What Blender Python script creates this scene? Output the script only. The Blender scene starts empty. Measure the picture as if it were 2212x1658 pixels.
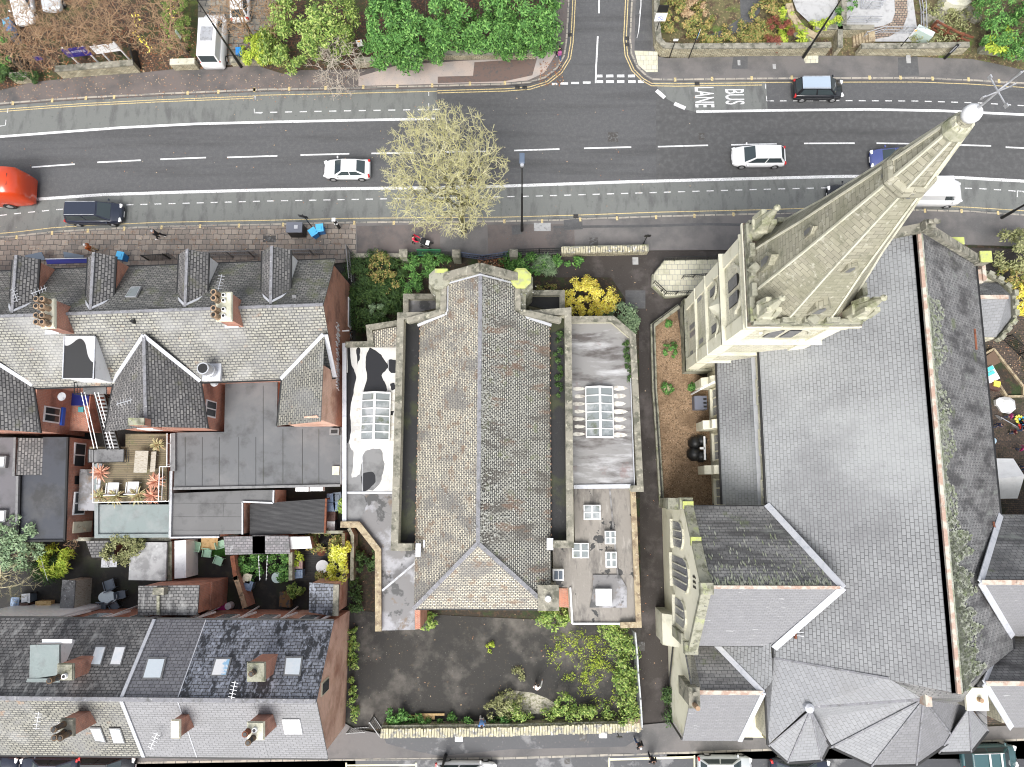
import bpy, math, random
import numpy as np
from mathutils import Vector, Matrix
random.seed(7)
RAD = math.radians
SC = bpy.context.scene
COL = SC.collection
# survey camera: turns a point of the survey sheet and a height into a place
CF, CX, CY, CH = 1534.0, 1106.0, 829.0, 57.0
_n = Vector((1127 - CX, -(1060 - CY), -CF)).normalized()
_y = (Vector((0, 1, 0)) - _n * _n[1]).normalized()
_z = -_n
_x = _y.cross(_z)
CM = Matrix((_x, _y, _z))
TILE = {'0': (0, 0, 1.0), 'T': (1390.7, 409.0, 2.0536)}
for r_, oy_ in ((1, 0), (2, 409.03), (3, 818.06), (4, 1221.6)):
 for c_, ox_ in ((1, 0), (2, 545.38), (3, 1090.75), (4, 1639.4)):
  TILE['%d%d' % (r_, c_)] = (ox_, oy_, 2.183 if (r_ == 4 and c_ > 1) else 3.8)
def px(t, x, y):
 ox, oy, k = TILE[t]
 return ox + x / k, oy + y / k
def W(t, x, y, z=0.0):
 a, b = px(t, x, y)
 d = CM @ Vector((a - CX, -(b - CY), -CF))
 s = (z - CH) / d[2]
 return Vector((d[0] * s, d[1] * s, z))
def WL(t, pts, z=0.0):
 return [W(t, p[0], p[1], z if len(p) < 3 else p[2]) for p in pts]
# materials
MATS = {}
def _rgb(c):
 return (c, c, c, 1) if isinstance(c, (int, float)) else (c[0], c[1], c[2], 1)
def mat(name, col, rough=0.8, layers=(), metal=0.0, bump=None, brick=None, spec=0.5, emit=None, island=None, slope=None, coat=0):
 """layers: (colour, scale, lo, hi[, stretch xyz[, amount]]) noise masks over the colour.
 brick: (c1, c2, mortar, width, height, mortar size)"""
 if name in MATS:
  return MATS[name]
 m = bpy.data.materials.new(name)
 m.use_nodes = True
 nt = m.node_tree
 N, L = nt.nodes, nt.links
 bs = N['Principled BSDF']
 bs.inputs['Roughness'].default_value = rough
 bs.inputs['Metallic'].default_value = metal
 bs.inputs['Specular IOR Level'].default_value = spec
 bs.inputs['Coat Weight'].default_value = coat
 rgb = N.new('ShaderNodeRGB')
 rgb.outputs[0].default_value = _rgb(col)
 cur = rgb.outputs[0]
 geo = N.new('ShaderNodeNewGeometry')
 bumpsock = None
 if brick:
  c1, c2, mo, bw, bh, ms = brick[:6]
  uv = N.new('ShaderNodeUVMap')
  bt = N.new('ShaderNodeTexBrick')
  nz = N.new('ShaderNodeTexNoise')
  nz.inputs['Scale'].default_value = 1.3
  L.new(uv.outputs[0], nz.inputs['Vector'])
  mx = N.new('ShaderNodeVectorMath'); mx.operation = 'SCALE'
  L.new(nz.outputs['Color'], mx.inputs[0]); mx.inputs['Scale'].default_value = bh * (brick[6] if len(brick) > 6 else 0.5)
  ad = N.new('ShaderNodeVectorMath'); ad.operation = 'ADD'
  L.new(uv.outputs[0], ad.inputs[0]); L.new(mx.outputs[0], ad.inputs[1])
  L.new(ad.outputs[0], bt.inputs['Vector'])
  bt.inputs['Color1'].default_value = _rgb(c1)
  bt.inputs['Color2'].default_value = _rgb(c2)
  bt.inputs['Mortar'].default_value = _rgb(mo)
  bt.inputs['Scale'].default_value = 1
  bt.inputs['Mortar Size'].default_value = ms
  bt.inputs['Mortar Smooth'].default_value = 0.3
  bt.inputs['Brick Width'].default_value = bw
  bt.inputs['Row Height'].default_value = bh
  cur = bt.outputs['Color']
  bumpsock = bt.outputs['Fac']
 if island:
  cr = N.new('ShaderNodeValToRGB')
  L.new(geo.outputs['Random Per Island'], cr.inputs[0])
  el = cr.color_ramp.elements
  el[0].color = _rgb(island[0]); el[1].color = _rgb(island[-1])
  for i, c in enumerate(island[1:-1]):
   e = el.new((i + 1) / (len(island) - 1)); e.color = _rgb(c)
  cur = cr.outputs[0]
 for ly in layers:
  c, sc, lo, hi = ly[:4]
  st = ly[4] if len(ly) > 4 and ly[4] else (1, 1, 1)
  am = ly[5] if len(ly) > 5 else 1.0
  mp = N.new('ShaderNodeMapping')
  mp.inputs['Scale'].default_value = st
  mp.inputs['Location'].default_value = (sc * 3.1, len(nt.nodes) * 1.7, 0)
  L.new(geo.outputs['Position'], mp.inputs[0])
  nz = N.new('ShaderNodeTexNoise')
  nz.inputs['Scale'].default_value = sc
  nz.inputs['Detail'].default_value = ly[6] if len(ly) > 6 else 6
  nz.inputs['Roughness'].default_value = 0.62
  L.new(mp.outputs[0], nz.inputs['Vector'])
  mr = N.new('ShaderNodeMapRange')
  mr.inputs['From Min'].default_value = lo
  mr.inputs['From Max'].default_value = hi
  mr.inputs['To Max'].default_value = am
  L.new(nz.outputs['Fac'], mr.inputs['Value'])
  mi = N.new('ShaderNodeMix'); mi.data_type = 'RGBA'
  L.new(mr.outputs[0], mi.inputs['Factor'])
  L.new(cur, mi.inputs['A'])
  mi.inputs['B'].default_value = _rgb(c)
  cur = mi.outputs['Result']
 L.new(cur, bs.inputs['Base Color'])
 if bump or bumpsock is not None:
  bn = N.new('ShaderNodeBump')
  if bumpsock is not None:
   bn.inputs['Strength'].default_value = 0.5
   bn.inputs['Distance'].default_value = 0.03
   bn.invert = True
   L.new(bumpsock, bn.inputs['Height'])
  else:
   nz = N.new('ShaderNodeTexNoise')
   nz.inputs['Scale'].default_value = bump[0]
   nz.inputs['Detail'].default_value = 5
   L.new(geo.outputs['Position'], nz.inputs['Vector'])
   bn.inputs['Strength'].default_value = bump[1]
   bn.inputs['Distance'].default_value = 0.05
   L.new(nz.outputs['Fac'], bn.inputs['Height'])
  L.new(bn.outputs[0], bs.inputs['Normal'])
 if emit:
  bs.inputs['Emission Color'].default_value = _rgb(emit[0]); bs.inputs['Emission Strength'].default_value = emit[1]
 MATS[name] = m
 return m
# mesh building
def tagit(o, label=None, cat=None, group=None, kind=None):
 if label: o['label'] = label
 if cat: o['category'] = cat
 if group: o['group'] = group
 if kind: o['kind'] = kind
 return o
WORLD = {}
def wl(o):
 return WORLD.get(o.name, Vector((0, 0, 0)))
def empty(name, loc, label=None, cat=None, group=None, rz=0.0):
 o = bpy.data.objects.new(name, None)
 COL.objects.link(o)
 o.location = loc
 o.rotation_euler = (0, 0, rz)
 o.empty_display_size = 0.3
 WORLD[o.name] = Vector(loc)
 return tagit(o, label, cat, group)
class B:
 def __init__(s):
  s.v = []; s.f = []; s.m = []; s.g = []
 def add(s, pts, faces, m=0):
  k = len(s.v); s.g.append((k, len(s.f)))
  s.v += [tuple(p) for p in pts]
  for f in faces:
   s.f.append(tuple(k + i for i in f)); s.m.append(m)
  return s
 def poly(s, pts, m=0):
  return s.add(pts, [tuple(range(len(pts)))], m)
 def slab(s, pts, t=0.12, m=0, mside=None):
  """solid plate: pts is the top outline (3d, any winding), t its thickness downwards"""
  pts = [Vector(p) for p in pts]
  a = 0
  for i in range(len(pts)):
   p, q = pts[i], pts[(i + 1) % len(pts)]
   a += p.x * q.y - q.x * p.y
  if a < 0: pts.reverse()
  n = len(pts)
  low = [p - Vector((0, 0, t)) for p in pts]
  s.add(pts + low, [tuple(range(n))], m)
  k = len(s.v) - 2 * n
  s.f.append(tuple(k + n + i for i in reversed(range(n)))); s.m.append(m if mside is None else mside)
  for i in range(n):
   j = (i + 1) % n
   s.f.append((k + i, k + n + i, k + n + j, k + j)); s.m.append(m if mside is None else mside)
  return s
 def prism(s, pts, z0, z1, m=0, mside=None):
  return s.slab([Vector((p[0], p[1], z1)) for p in pts], z1 - z0, m, mside)
 def box(s, x0, x1, y0, y1, z0, z1, m=0):
  return s.prism([(x0, y0), (x1, y0), (x1, y1), (x0, y1)], z0, z1, m)
 def obox(s, c, sx, sy, sz, rz=0.0, m=0, tilt=None):
  """box of full size sx, sy, sz centred on c, turned rz about z (tilt: extra Matrix)"""
  M = Matrix.Rotation(rz, 3, 'Z')
  if tilt is not None: M = M @ tilt
  c = Vector(c)
  P_ = [c + M @ Vector((sx / 2 * i, sy / 2 * j, sz / 2 * k)) for k in (-1, 1) for i, j in ((-1, -1), (1, -1), (1, 1), (-1, 1))]
  return s.add(P_, [(3, 2, 1, 0), (4, 5, 6, 7), (0, 1, 5, 4), (1, 2, 6, 5), (2, 3, 7, 6), (3, 0, 4, 7)], m)
 def bar(s, a, b, w=0.1, h=None, m=0):
  """rectangular bar from a to b"""
  a, b = Vector(a), Vector(b)
  h = h or w
  d = (b - a).normalized()
  up = Vector((0, 0, 1)) if abs(d.z) < 0.95 else Vector((0, 1, 0))
  sd = d.cross(up).normalized(); u2 = sd.cross(d)
  q = [(-1, -1), (1, -1), (1, 1), (-1, 1)]
  pts = [e + sd * w / 2 * i + u2 * h / 2 * j for e in (a, b) for i, j in q]
  return s.add(pts, [(0, 1, 2, 3), (7, 6, 5, 4), (0, 4, 5, 1), (1, 5, 6, 2), (2, 6, 7, 3), (3, 7, 4, 0)], m)
 def tube(s, a, b, r0, r1=None, n=8, m=0, caps=True):
  a, b = Vector(a), Vector(b)
  r1 = r0 if r1 is None else r1
  d = (b - a).normalized()
  up = Vector((0, 0, 1)) if abs(d.z) < 0.9 else Vector((1, 0, 0))
  e1 = d.cross(up).normalized(); e2 = d.cross(e1)
  pts = []
  for c, r in ((a, r0), (b, r1)):
   for i in range(n):
    t = 2 * math.pi * i / n
    pts.append(c + e1 * r * math.cos(t) + e2 * r * math.sin(t))
  fs = [(i, n + i, n + (i + 1) % n, (i + 1) % n) for i in range(n)]
  if caps: fs += [tuple(range(n)), tuple(reversed(range(n, 2 * n)))]
  return s.add(pts, fs, m)
 def lathe(s, c, prof, n=16, m=0):
  c = Vector(c)
  pts = []
  for r, z in prof:
   for i in range(n):
    t = 2 * math.pi * (i + 0.5) / n
    pts.append(c + Vector((r * math.cos(t), r * math.sin(t), z)))
  fs = []
  for k in range(len(prof) - 1):
   for i in range(n):
    j = (i + 1) % n
    fs.append((k * n + i, k * n + j, (k + 1) * n + j, (k + 1) * n + i))
  fs.append(tuple(reversed(range(n))))
  fs.append(tuple(range((len(prof) - 1) * n, len(prof) * n)))
  return s.add(pts, fs, m)
 def loft(s, rings, m=0, closed=True):
  n = len(rings[0]); pts = [p for r in rings for p in r]; fs = []
  for k in range(len(rings) - 1):
   for i in range(n if closed else n - 1):
    j = (i + 1) % n
    fs.append((k * n + i, k * n + j, (k + 1) * n + j, (k + 1) * n + i))
  if closed:
   fs.append(tuple(reversed(range(n)))); fs.append(tuple(range((len(rings) - 1) * n, len(rings) * n)))
  return s.add(pts, fs, m)
 def build(s, name, mats, parent=None, smooth=False, label=None, cat=None, group=None, kind=None, bevel=0.0, origin=None, sub=0):
  if not isinstance(mats, (list, tuple)): mats = [mats]
  if name in ('gutter', 'gutter_floor', 'moss_cap', 'landing', 'buttress', 'party_coping', 'roof_edge', 'chimney_cap') and 1 < len(s.g) < 5:
   out = None; ends = s.g[1:] + [(len(s.v), len(s.f))]
   for (v0, f0), (v1, f1) in zip(s.g, ends):
    q = B(); q.v = s.v[v0:v1]; q.f = [tuple(i - v0 for i in f) for f in s.f[f0:f1]]; q.m = s.m[f0:f1]
    o = q.build(name, mats, parent, smooth, label, cat, group, kind, bevel, origin, sub); out = out or o
   return out
  off = wl(parent) if parent is not None else (Vector(origin) if origin is not None else Vector((0, 0, 0)))
  v = np.array(s.v, dtype=np.float64).reshape(-1, 3) - np.array(off)
  me = bpy.data.meshes.new(name)
  me.from_pydata([tuple(r) for r in v], [], s.f)
  for mt in mats: me.materials.append(mt)
  me.polygons.foreach_set('material_index', s.m)
  me.update()
  uvl = me.uv_layers.new(name='UVMap')
  nl = len(me.loops)
  nrm = np.empty(len(me.polygons) * 3); me.polygons.foreach_get('normal', nrm); nrm = nrm.reshape(-1, 3)
  lt = np.empty(len(me.polygons), dtype=np.int32); me.polygons.foreach_get('loop_total', lt)
  li = np.empty(nl, dtype=np.int32); me.loops.foreach_get('vertex_index', li)
  fn = np.repeat(nrm, lt, axis=0)
  t = np.stack([-fn[:, 1], fn[:, 0], np.zeros(nl)], axis=1)
  ln = np.linalg.norm(t, axis=1)
  flat = ln < 0.12
  t[flat] = (1, 0, 0); ln[flat] = 1
  t /= ln[:, None]
  w = np.cross(fn, t)
  co = np.array(s.v).reshape(-1, 3)[li]
  uv = np.stack([(co * t).sum(1), (co * w).sum(1)], axis=1)
  uvl.data.foreach_set('uv', uv.astype(np.float32).ravel())
  if smooth: me.polygons.foreach_set('use_smooth', [True] * len(me.polygons))
  o = bpy.data.objects.new(name, me)
  COL.objects.link(o)
  if parent is not None: o.parent = parent
  else: o.location = off
  WORLD[o.name] = Vector(off)
  if bevel:
   bm = o.modifiers.new('bevel', 'BEVEL'); bm.width = bevel; bm.segments = 2; bm.limit_method = 'ANGLE'; bm.angle_limit = RAD(35)
  if sub:
   sm = o.modifiers.new('sub', 'SUBSURF'); sm.levels = sub; sm.render_levels = sub
  return tagit(o, label, cat, group, kind)
def sheet(name, pts, z, m, kind='structure', parent=None, **k):
 pts = [Vector((p[0], p[1], z)) for p in pts]
 a = sum(pts[i].x * pts[(i + 1) % len(pts)].y - pts[(i + 1) % len(pts)].x * pts[i].y for i in range(len(pts)))
 if a < 0: pts.reverse()
 return B().poly(pts).build(name, m, parent, kind=kind, **k)
def strip(b, pts, w, z, m=0):
 """flat ribbon of width w along pts"""
 pts = [Vector((p[0], p[1], z)) for p in pts]
 L, R = [], []
 for i, p in enumerate(pts):
  d = (pts[min(i + 1, len(pts) - 1)] - pts[max(i - 1, 0)]).normalized()
  n = Vector((-d.y, d.x, 0))
  L.append(p + n * w / 2); R.append(p - n * w / 2)
 for i in range(len(pts) - 1):
  b.poly([R[i], R[i + 1], L[i + 1], L[i]], m)
 return b
def wallrun(b, pts, w, z0, z1, m=0, cap=None, mcap=1):
 """thick wall along pts; cap=(extra width, height) adds coping stones"""
 pts = [Vector((p[0], p[1], 0)) for p in pts]
 def sides(w):
  L, R = [], []
  for i, p in enumerate(pts):
   d1 = (pts[i] - pts[i - 1]).normalized() if i else (pts[1] - pts[0]).normalized()
   d2 = (pts[i + 1] - pts[i]).normalized() if i < len(pts) - 1 else d1
   d = (d1 + d2).normalized(); n = Vector((-d.y, d.x, 0)) / max(0.5, d.dot(d1))
   L.append(p + n * w / 2); R.append(p - n * w / 2)
  return L, R
 L, R = sides(w)
 b.prism(R + L[::-1], z0, z1, m)
 if cap:
  L, R = sides(w + cap[0])
  b.prism(R + L[::-1], z1, z1 + cap[1], mcap)
 return b
def along(pts, step, off=0.0):
 """points and directions every step metres along a polyline"""
 out = []; need = off
 for i in range(len(pts) - 1):
  a, c = Vector(pts[i]), Vector(pts[i + 1]); l = (c - a).length; d = (c - a) / l if l else Vector((1, 0, 0))
  while need <= l:
   out.append((a + d * need, d)); need += step
  need -= l
 return out
def copy_tree(o, parent=None):
 c = o.copy(); COL.objects.link(c)
 if parent is not None: c.parent = parent
 for ch in [x for x in o.children]: copy_tree(ch, c)
 return c
def raw_mesh(name, v, f, m, parent=None, origin=None):
 off = np.array(wl(parent)) if parent is not None else np.array(origin if origin is not None else (0, 0, 0), dtype=float)
 v = np.asarray(v, dtype=float) - off; f = np.asarray(f, dtype=np.int32)
 me = bpy.data.meshes.new(name); k = f.shape[1]
 me.vertices.add(len(v)); me.vertices.foreach_set('co', v.ravel())
 me.loops.add(f.size); me.loops.foreach_set('vertex_index', f.ravel())
 me.polygons.add(len(f)); me.polygons.foreach_set('loop_start', np.arange(0, f.size, k, dtype=np.int32)); me.polygons.foreach_set('loop_total', np.full(len(f), k, dtype=np.int32))
 me.materials.append(m); me.update(); me.validate()
 o = bpy.data.objects.new(name, me); COL.objects.link(o)
 if parent is not None: o.parent = parent
 else: o.location = tuple(off)
 WORLD[o.name] = Vector(tuple(off)); return o
# material library
asphalt = mat('asphalt', (0.084, 0.085, 0.088), 0.8, [(0.11, 3.0, 0.45, 0.75), (0.045, 0.25, 0.48, 0.7, (0.2, 3, 1), 0.7), (0.18, 9, 0.5, 0.8, None, .35), (0.3, 40, 0.66, 0.74)], bump=(60, 0.3))
asphalt_side = mat('asphalt_side', 0.07, 0.8, [(0.12, 1.5, 0.5, 0.75, (3, 0.6, 1)), (0.035, 0.4, 0.5, 0.7), (0.18, 40, 0.66, 0.74)], bump=(60, 0.3))
buslane = mat('bus_lane_surface', (0.155, 0.162, 0.153), 0.85, [(0.09, 0.6, 0.5, 0.66, (2.2, 0.7, 1), 0.75), (0.23, 8, 0.55, 0.8, None, 0.5), (0.07, 3, 0.6, 0.7, None, 0.5)], bump=(60, 0.3))
path_brown = mat('brown_pavement', (0.14, 0.118, 0.11), 0.85, [(0.07, 0.5, 0.45, 0.68), (0.17, 12, 0.58, 0.72, None, 0.6), ((0.22, 0.09, 0.04), 7, 0.66, 0.7)], bump=(50, 0.3))
path_grey = mat('grey_pavement', (0.15, 0.14, 0.135), 0.8, [(0.08, 0.35, 0.45, 0.62, None, 0.7), (0.19, 14, 0.56, 0.75, None, 0.6)], bump=(50, 0.3))
path_pale = mat('pale_pavement', (0.42, 0.35, 0.31), 0.85, [(0.28, 0.7, 0.45, 0.65, None, 0.6), (0.1, 10, 0.6, 0.7, None, 0.6)])
flags = mat('paving_flags', 0.2, 0.8, [(0.08, 0.5, 0.5, 0.7, None, 0.6), ((0.19, 0.12, 0.08), 2.5, 0.55, 0.7, None, 0.7)], brick=((0.32, 0.275, 0.23), (0.2, 0.17, 0.145), 0.06, 0.6, 0.45, 0.025))
flags_pale = mat('pale_flags', 0.4, 0.8, [((0.3, 0.3, 0.2), 1, 0.5, 0.7, None, 0.6)], brick=((0.62, 0.6, 0.46), (0.55, 0.52, 0.4), 0.25, 0.45, 0.45, 0.018, 0.1))
white_line = mat('white_line', 0.72, 0.6, [(0.4, 5, 0.48, 0.68), (0.16, 30, 0.63, 0.68)])
worn_line = mat('worn_white_line', 0.72, 0.6, [(0.15, 14, 0.54, 0.6), (0.5, 3, 0.4, 0.7)])
yellow_line = mat('yellow_line', (0.6, 0.48, 0.24), 0.6, [((0.25, 0.2, 0.12), 12, 0.5, 0.62)])
kerb_m = mat('kerb_stone', (0.36, 0.33, 0.27), 0.8, [(0.14, 2, 0.5, 0.7)], brick=((0.4, 0.36, 0.3), (0.3, 0.28, 0.24), 0.08, 0.9, 0.5, 0.03, 0.0))
soil = mat('dark_soil', (0.035, 0.028, 0.02), 0.95, [((0.1, 0.06, 0.035), 4, 0.5, 0.72), ((0.03, 0.05, 0.015), 0.8, 0.5, 0.65)], bump=(8, 0.8))
leafsoil = mat('leaf_litter', (0.055, 0.04, 0.028), 0.95, [((0.16, 0.075, 0.04), 5, 0.5, 0.6), ((0.05, 0.065, 0.02), 0.5, 0.5, 0.62), ((0.3, 0.18, 0.12), 14, 0.64, 0.68)], bump=(12, 0.8))
lawn = mat('rough_grass', (0.05, 0.065, 0.02), 0.95, [((0.1, 0.075, 0.03), 3, 0.45, 0.65), ((0.12, 0.16, 0.03), 1.2, 0.52, 0.7)], bump=(20, 0.8))
gravel = mat('gravel', (0.3, 0.2, 0.12), 0.9, [((0.12, 0.075, 0.04), 9, 0.48, 0.6), ((0.62, 0.5, 0.36), 16, 0.58, 0.66), ((0.14, 0.09, 0.05), 0.35, 0.45, 0.62, None, 0.8)], bump=(22, 0.9))
yard = mat('shade_dark_yard', (0.018, 0.017, 0.015), 0.7, [((0.05, 0.042, 0.03), 1.1, 0.54, 0.7), ((0.03, 0.04, 0.015), 0.5, 0.5, 0.7)], bump=(30, 0.4))  # near-black base colour carries the deep shade of the yards
court = mat('car_park_asphalt', (0.03, 0.028, 0.025), 0.8, [((0.17, 0.155, 0.135), 0.3, 0.48, 0.68, None, 0.75), ((0.2, 0.19, 0.17), 9, 0.64, 0.7), ((0.02, 0.02, 0.02), 0.6, 0.52, 0.62, None, 0.5), ((0.12, 0.085, 0.05), 2.2, 0.62, 0.75)], bump=(40, 0.4))
rubble = mat('pale_rubble', (0.45, 0.42, 0.34), 0.9, [((0.2, 0.2, 0.12), 5, 0.45, 0.6), ((0.6, 0.58, 0.5), 16, 0.58, 0.66)], bump=(18, 1))
wetlane = mat('wet_tarmac', (0.04, 0.042, 0.048), 0.45, [((0.16, 0.16, 0.165), 0.45, 0.54, 0.6), ((0.1, 0.09, 0.085), 6, 0.6, 0.7)], bump=(50, 0.25))
paleconc = mat('pale_concrete', 0.42, 0.85, [(0.25, 2.5, 0.5, 0.75)], bump=(30, 0.2))
setts = mat('paved_setts', 0.2, 0.8, brick=((0.34, 0.27, 0.2), (0.24, 0.17, 0.13), 0.07, 0.3, 0.22, 0.03))
def slate(name, c1, c2, mo, bw, bh, ms, layers=(), rough=0.6, wob=0.5):
 return mat(name, 0.2, rough, layers, brick=(c1, c2, mo, bw, bh, ms, wob))
s_tan = slate('stone_slates', (0.31, 0.3, 0.25), (0.2, 0.195, 0.17), 0.045, 0.36, 0.21, 0.034, [(0.2, 0.3, 0.48, 0.66, None, 0.6), ((0.38, 0.38, 0.37), 0.22, 0.5, 0.66, None, 0.5), ((0.33, 0.2, 0.12), 0.9, 0.62, 0.7, None, 0.5)])
s_grey = slate('weathered_slates', (0.25, 0.24, 0.23), (0.14, 0.135, 0.135), 0.035, 0.36, 0.21, 0.036, [(0.07, 0.5, 0.47, 0.66, None, 0.6), ((0.13, 0.13, 0.08), 0.7, 0.58, 0.7, None, 0.6)])
s_front = slate('mossy_front_slates', (0.26, 0.25, 0.23), (0.15, 0.15, 0.14), 0.04, 0.34, 0.2, 0.03, [((0.06, 0.06, 0.055), 0.5, 0.48, 0.64, None, 0.7), ((0.12, 0.13, 0.06), 0.6, 0.54, 0.68, None, 0.8), ((0.3, 0.29, 0.27), 1.4, 0.6, 0.68, None, 0.6)])
s_dark = slate('dark_slates', (0.2, 0.195, 0.19), (0.11, 0.11, 0.11), 0.03, 0.34, 0.22, 0.028, [((0.03, 0.03, 0.032), 0.6, 0.5, 0.68, (2, 0.4, 1), 0.8), ((0.34, 0.34, 0.33), 1.3, 0.54, 0.68, (1.5, 0.4, 1), 0.7)])
s_blue = slate('blue_slates', (0.22, 0.235, 0.27), (0.15, 0.16, 0.19), 0.035, 0.36, 0.23, 0.028, [((0.02, 0.022, 0.026), 0.7, 0.51, 0.57, (1.6, 0.5, 1), 0.95), ((0.36, 0.39, 0.46), 3, 0.54, 0.62, (1.5, 0.8, 1), 0.6)])
s_plain = slate('plain_dark_slates', (0.19, 0.19, 0.205), (0.145, 0.145, 0.16), 0.055, 0.36, 0.23, 0.022, [((0.05, 0.05, 0.06), 0.8, 0.56, 0.66, (3, 0.4, 1), 0.6)])
s_pale = slate('pale_smooth_slates', (0.27, 0.27, 0.28), (0.235, 0.235, 0.245), 0.125, 0.42, 0.22, 0.018, [(0.2, 0.3, 0.5, 0.7, None, 0.5)], 0.5, 0.1)
s_chapel = slate('chapel_stone_slates', (0.6, 0.55, 0.43), (0.36, 0.335, 0.28), 0.07, 0.25, 0.165, 0.03, [((0.14, 0.135, 0.13), 0.35, 0.5, 0.6, (.7, 1.6, 1), 0.7), ((0.18, 0.12, 0.08), 1.4, 0.55, 0.64, None, 0.7), (0.07, 4.2, 0.6, 0.66, None, 0.6)])
s_chapel2 = slate('chapel_lightened_slates', (0.6, 0.585, 0.5), (0.4, 0.39, 0.34), 0.06, 0.25, 0.165, 0.04, [((0.09, 0.08, 0.07), 0.45, 0.49, 0.6, (0.5, 2.2, 1), 0.75), ((0.2, 0.12, 0.08), 0.5, 0.55, 0.64, (.5, 2.5, 1), 0.6), ((0.16, 0.18, 0.09), 1.2, 0.58, 0.68, None, 0.6)])  # base colour lightened to offset the shade on the east slope
s_church = slate('church_slates', (0.27, 0.275, 0.28), (0.22, 0.225, 0.23), 0.075, 0.38, 0.24, 0.02, [((0.34, 0.35, 0.35), 0.07, 0.45, 0.65, (0.5, 1.5, 1), 0.7), ((0.15, 0.15, 0.155), 0.16, 0.5, 0.7, None, 0.7), ((0.13, 0.13, 0.135), 2.2, 0.62, 0.68, None, 0.4)], 0.5, 0.25)
s_church_d = slate('church_shade_weathered_slates', (0.27, 0.265, 0.26), (0.19, 0.19, 0.19), 0.06, 0.38, 0.24, 0.02, [((0.05, 0.048, 0.05), 0.6, 0.46, 0.62, (0.35, 1.6, 1), 0.8), ((0.28, 0.3, 0.27), 0.9, 0.6, 0.72, (0.3, 1.6, 1), 0.7), ((0.12, 0.15, 0.06), 0.5, 0.62, 0.7, None, 0.6)], 0.55, 0.4)  # weather streaks, plus a darker tone painted for slopes turned from the sun
lichen = mat('lichened_slates', (0.36, 0.37, 0.32), 0.9, [((0.22, 0.24, 0.16), 1.5, 0.45, 0.6), (0.16, 6, 0.58, 0.66)], bump=(14, 0.8))
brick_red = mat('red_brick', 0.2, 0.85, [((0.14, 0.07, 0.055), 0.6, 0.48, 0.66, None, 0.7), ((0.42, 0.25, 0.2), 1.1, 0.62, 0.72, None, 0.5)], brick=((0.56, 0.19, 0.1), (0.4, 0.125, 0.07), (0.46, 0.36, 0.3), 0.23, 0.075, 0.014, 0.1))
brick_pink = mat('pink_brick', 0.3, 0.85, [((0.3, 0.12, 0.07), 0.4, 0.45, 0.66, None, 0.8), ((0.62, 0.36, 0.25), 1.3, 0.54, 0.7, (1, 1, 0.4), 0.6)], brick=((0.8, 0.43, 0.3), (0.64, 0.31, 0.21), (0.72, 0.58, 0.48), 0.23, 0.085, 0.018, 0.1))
stone = mat('cream_stone', 0.5, 0.85, [((0.3, 0.29, 0.19), 0.5, 0.5, 0.68, None, 0.7), ((0.17, 0.15, 0.11), 1.0, 0.6, 0.72, None, 0.6), ((0.36, 0.36, 0.2), 0.3, 0.52, 0.68, None, 0.5)], brick=((0.7, 0.67, 0.53), (0.56, 0.53, 0.42), (0.34, 0.32, 0.26), 0.5, 0.26, 0.014, 0.1))
stone_spire = mat('spire_stone', 0.4, 0.85, [((0.25, 0.245, 0.17), 0.5, 0.46, 0.64, None, 0.75), ((0.16, 0.16, 0.11), 1.6, 0.56, 0.68, None, 0.7), ((0.62, 0.6, 0.5), 2.6, 0.58, 0.68, None, 0.6)], brick=((0.4, 0.38, 0.29), (0.3, 0.285, 0.22), (0.15, 0.14, 0.1), 0.55, 0.3, 0.014, 0.1), )
ashlar = mat('smooth_cream_stone', (0.62, 0.6, 0.48), 0.85, [((0.36, 0.36, 0.27), 0.9, 0.5, 0.66, None, 0.7), ((0.2, 0.18, 0.13), 2, 0.62, 0.7, None, 0.7)], bump=(12, 0.4))
ashlar_bright = mat('clean_cream_stone', (0.78, 0.75, 0.6), 0.85, [((0.5, 0.47, 0.3), 0.8, 0.52, 0.7, None, 0.6)], bump=(12, 0.3))
mossy = mat('mossy_stone', (0.3, 0.295, 0.23), 0.9, [((0.14, 0.14, 0.095), 1.6, 0.48, 0.62), ((0.33, 0.36, 0.18), 1.2, 0.58, 0.72), (0.07, 5, 0.6, 0.68)], bump=(12, 0.6))
limegreen = mat('bright_moss', (0.42, 0.46, 0.14), 0.9, [((0.33, 0.34, 0.2), 3, 0.5, 0.66)], bump=(14, 0.5))
coping = mat('stone_coping', (0.25, 0.235, 0.19), 0.85, [((0.1, 0.1, 0.075), 1.5, 0.46, 0.62), ((0.4, 0.38, 0.3), 3, 0.56, 0.68)], bump=(14, 0.5))
coping_tan = mat('tan_coping', (0.38, 0.31, 0.2), 0.85, [((0.2, 0.15, 0.1), 2, 0.46, 0.62), ((0.5, 0.44, 0.32), 5, 0.56, 0.68)], bump=(14, 0.5))
wallstone = mat('garden_wall_stone', 0.3, 0.85, [((0.13, 0.12, 0.08), 1.2, 0.5, 0.68, None, 0.7)], brick=((0.5, 0.46, 0.33), (0.34, 0.3, 0.2), (0.12, 0.11, 0.08), 0.36, 0.17, 0.02, 0.3))
ridge_red = mat('terracotta_ridge', (0.4, 0.28, 0.22), 0.85, [((0.5, 0.47, 0.4), 1.6, 0.44, 0.56), ((0.2, 0.16, 0.13), 4, 0.64, 0.7)], bump=(12, 0.5))
ridge_grey = mat('grey_ridge_tiles', (0.2, 0.2, 0.215), 0.8, [(0.12, 3, 0.5, 0.66), (0.36, 6, 0.58, 0.68)], bump=(12, 0.4))
lead = mat('pale_lead', (0.52, 0.53, 0.56), 0.5, [((0.4, 0.42, 0.46), 2.5, 0.5, 0.68)], bump=(8, 0.3))
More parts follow.
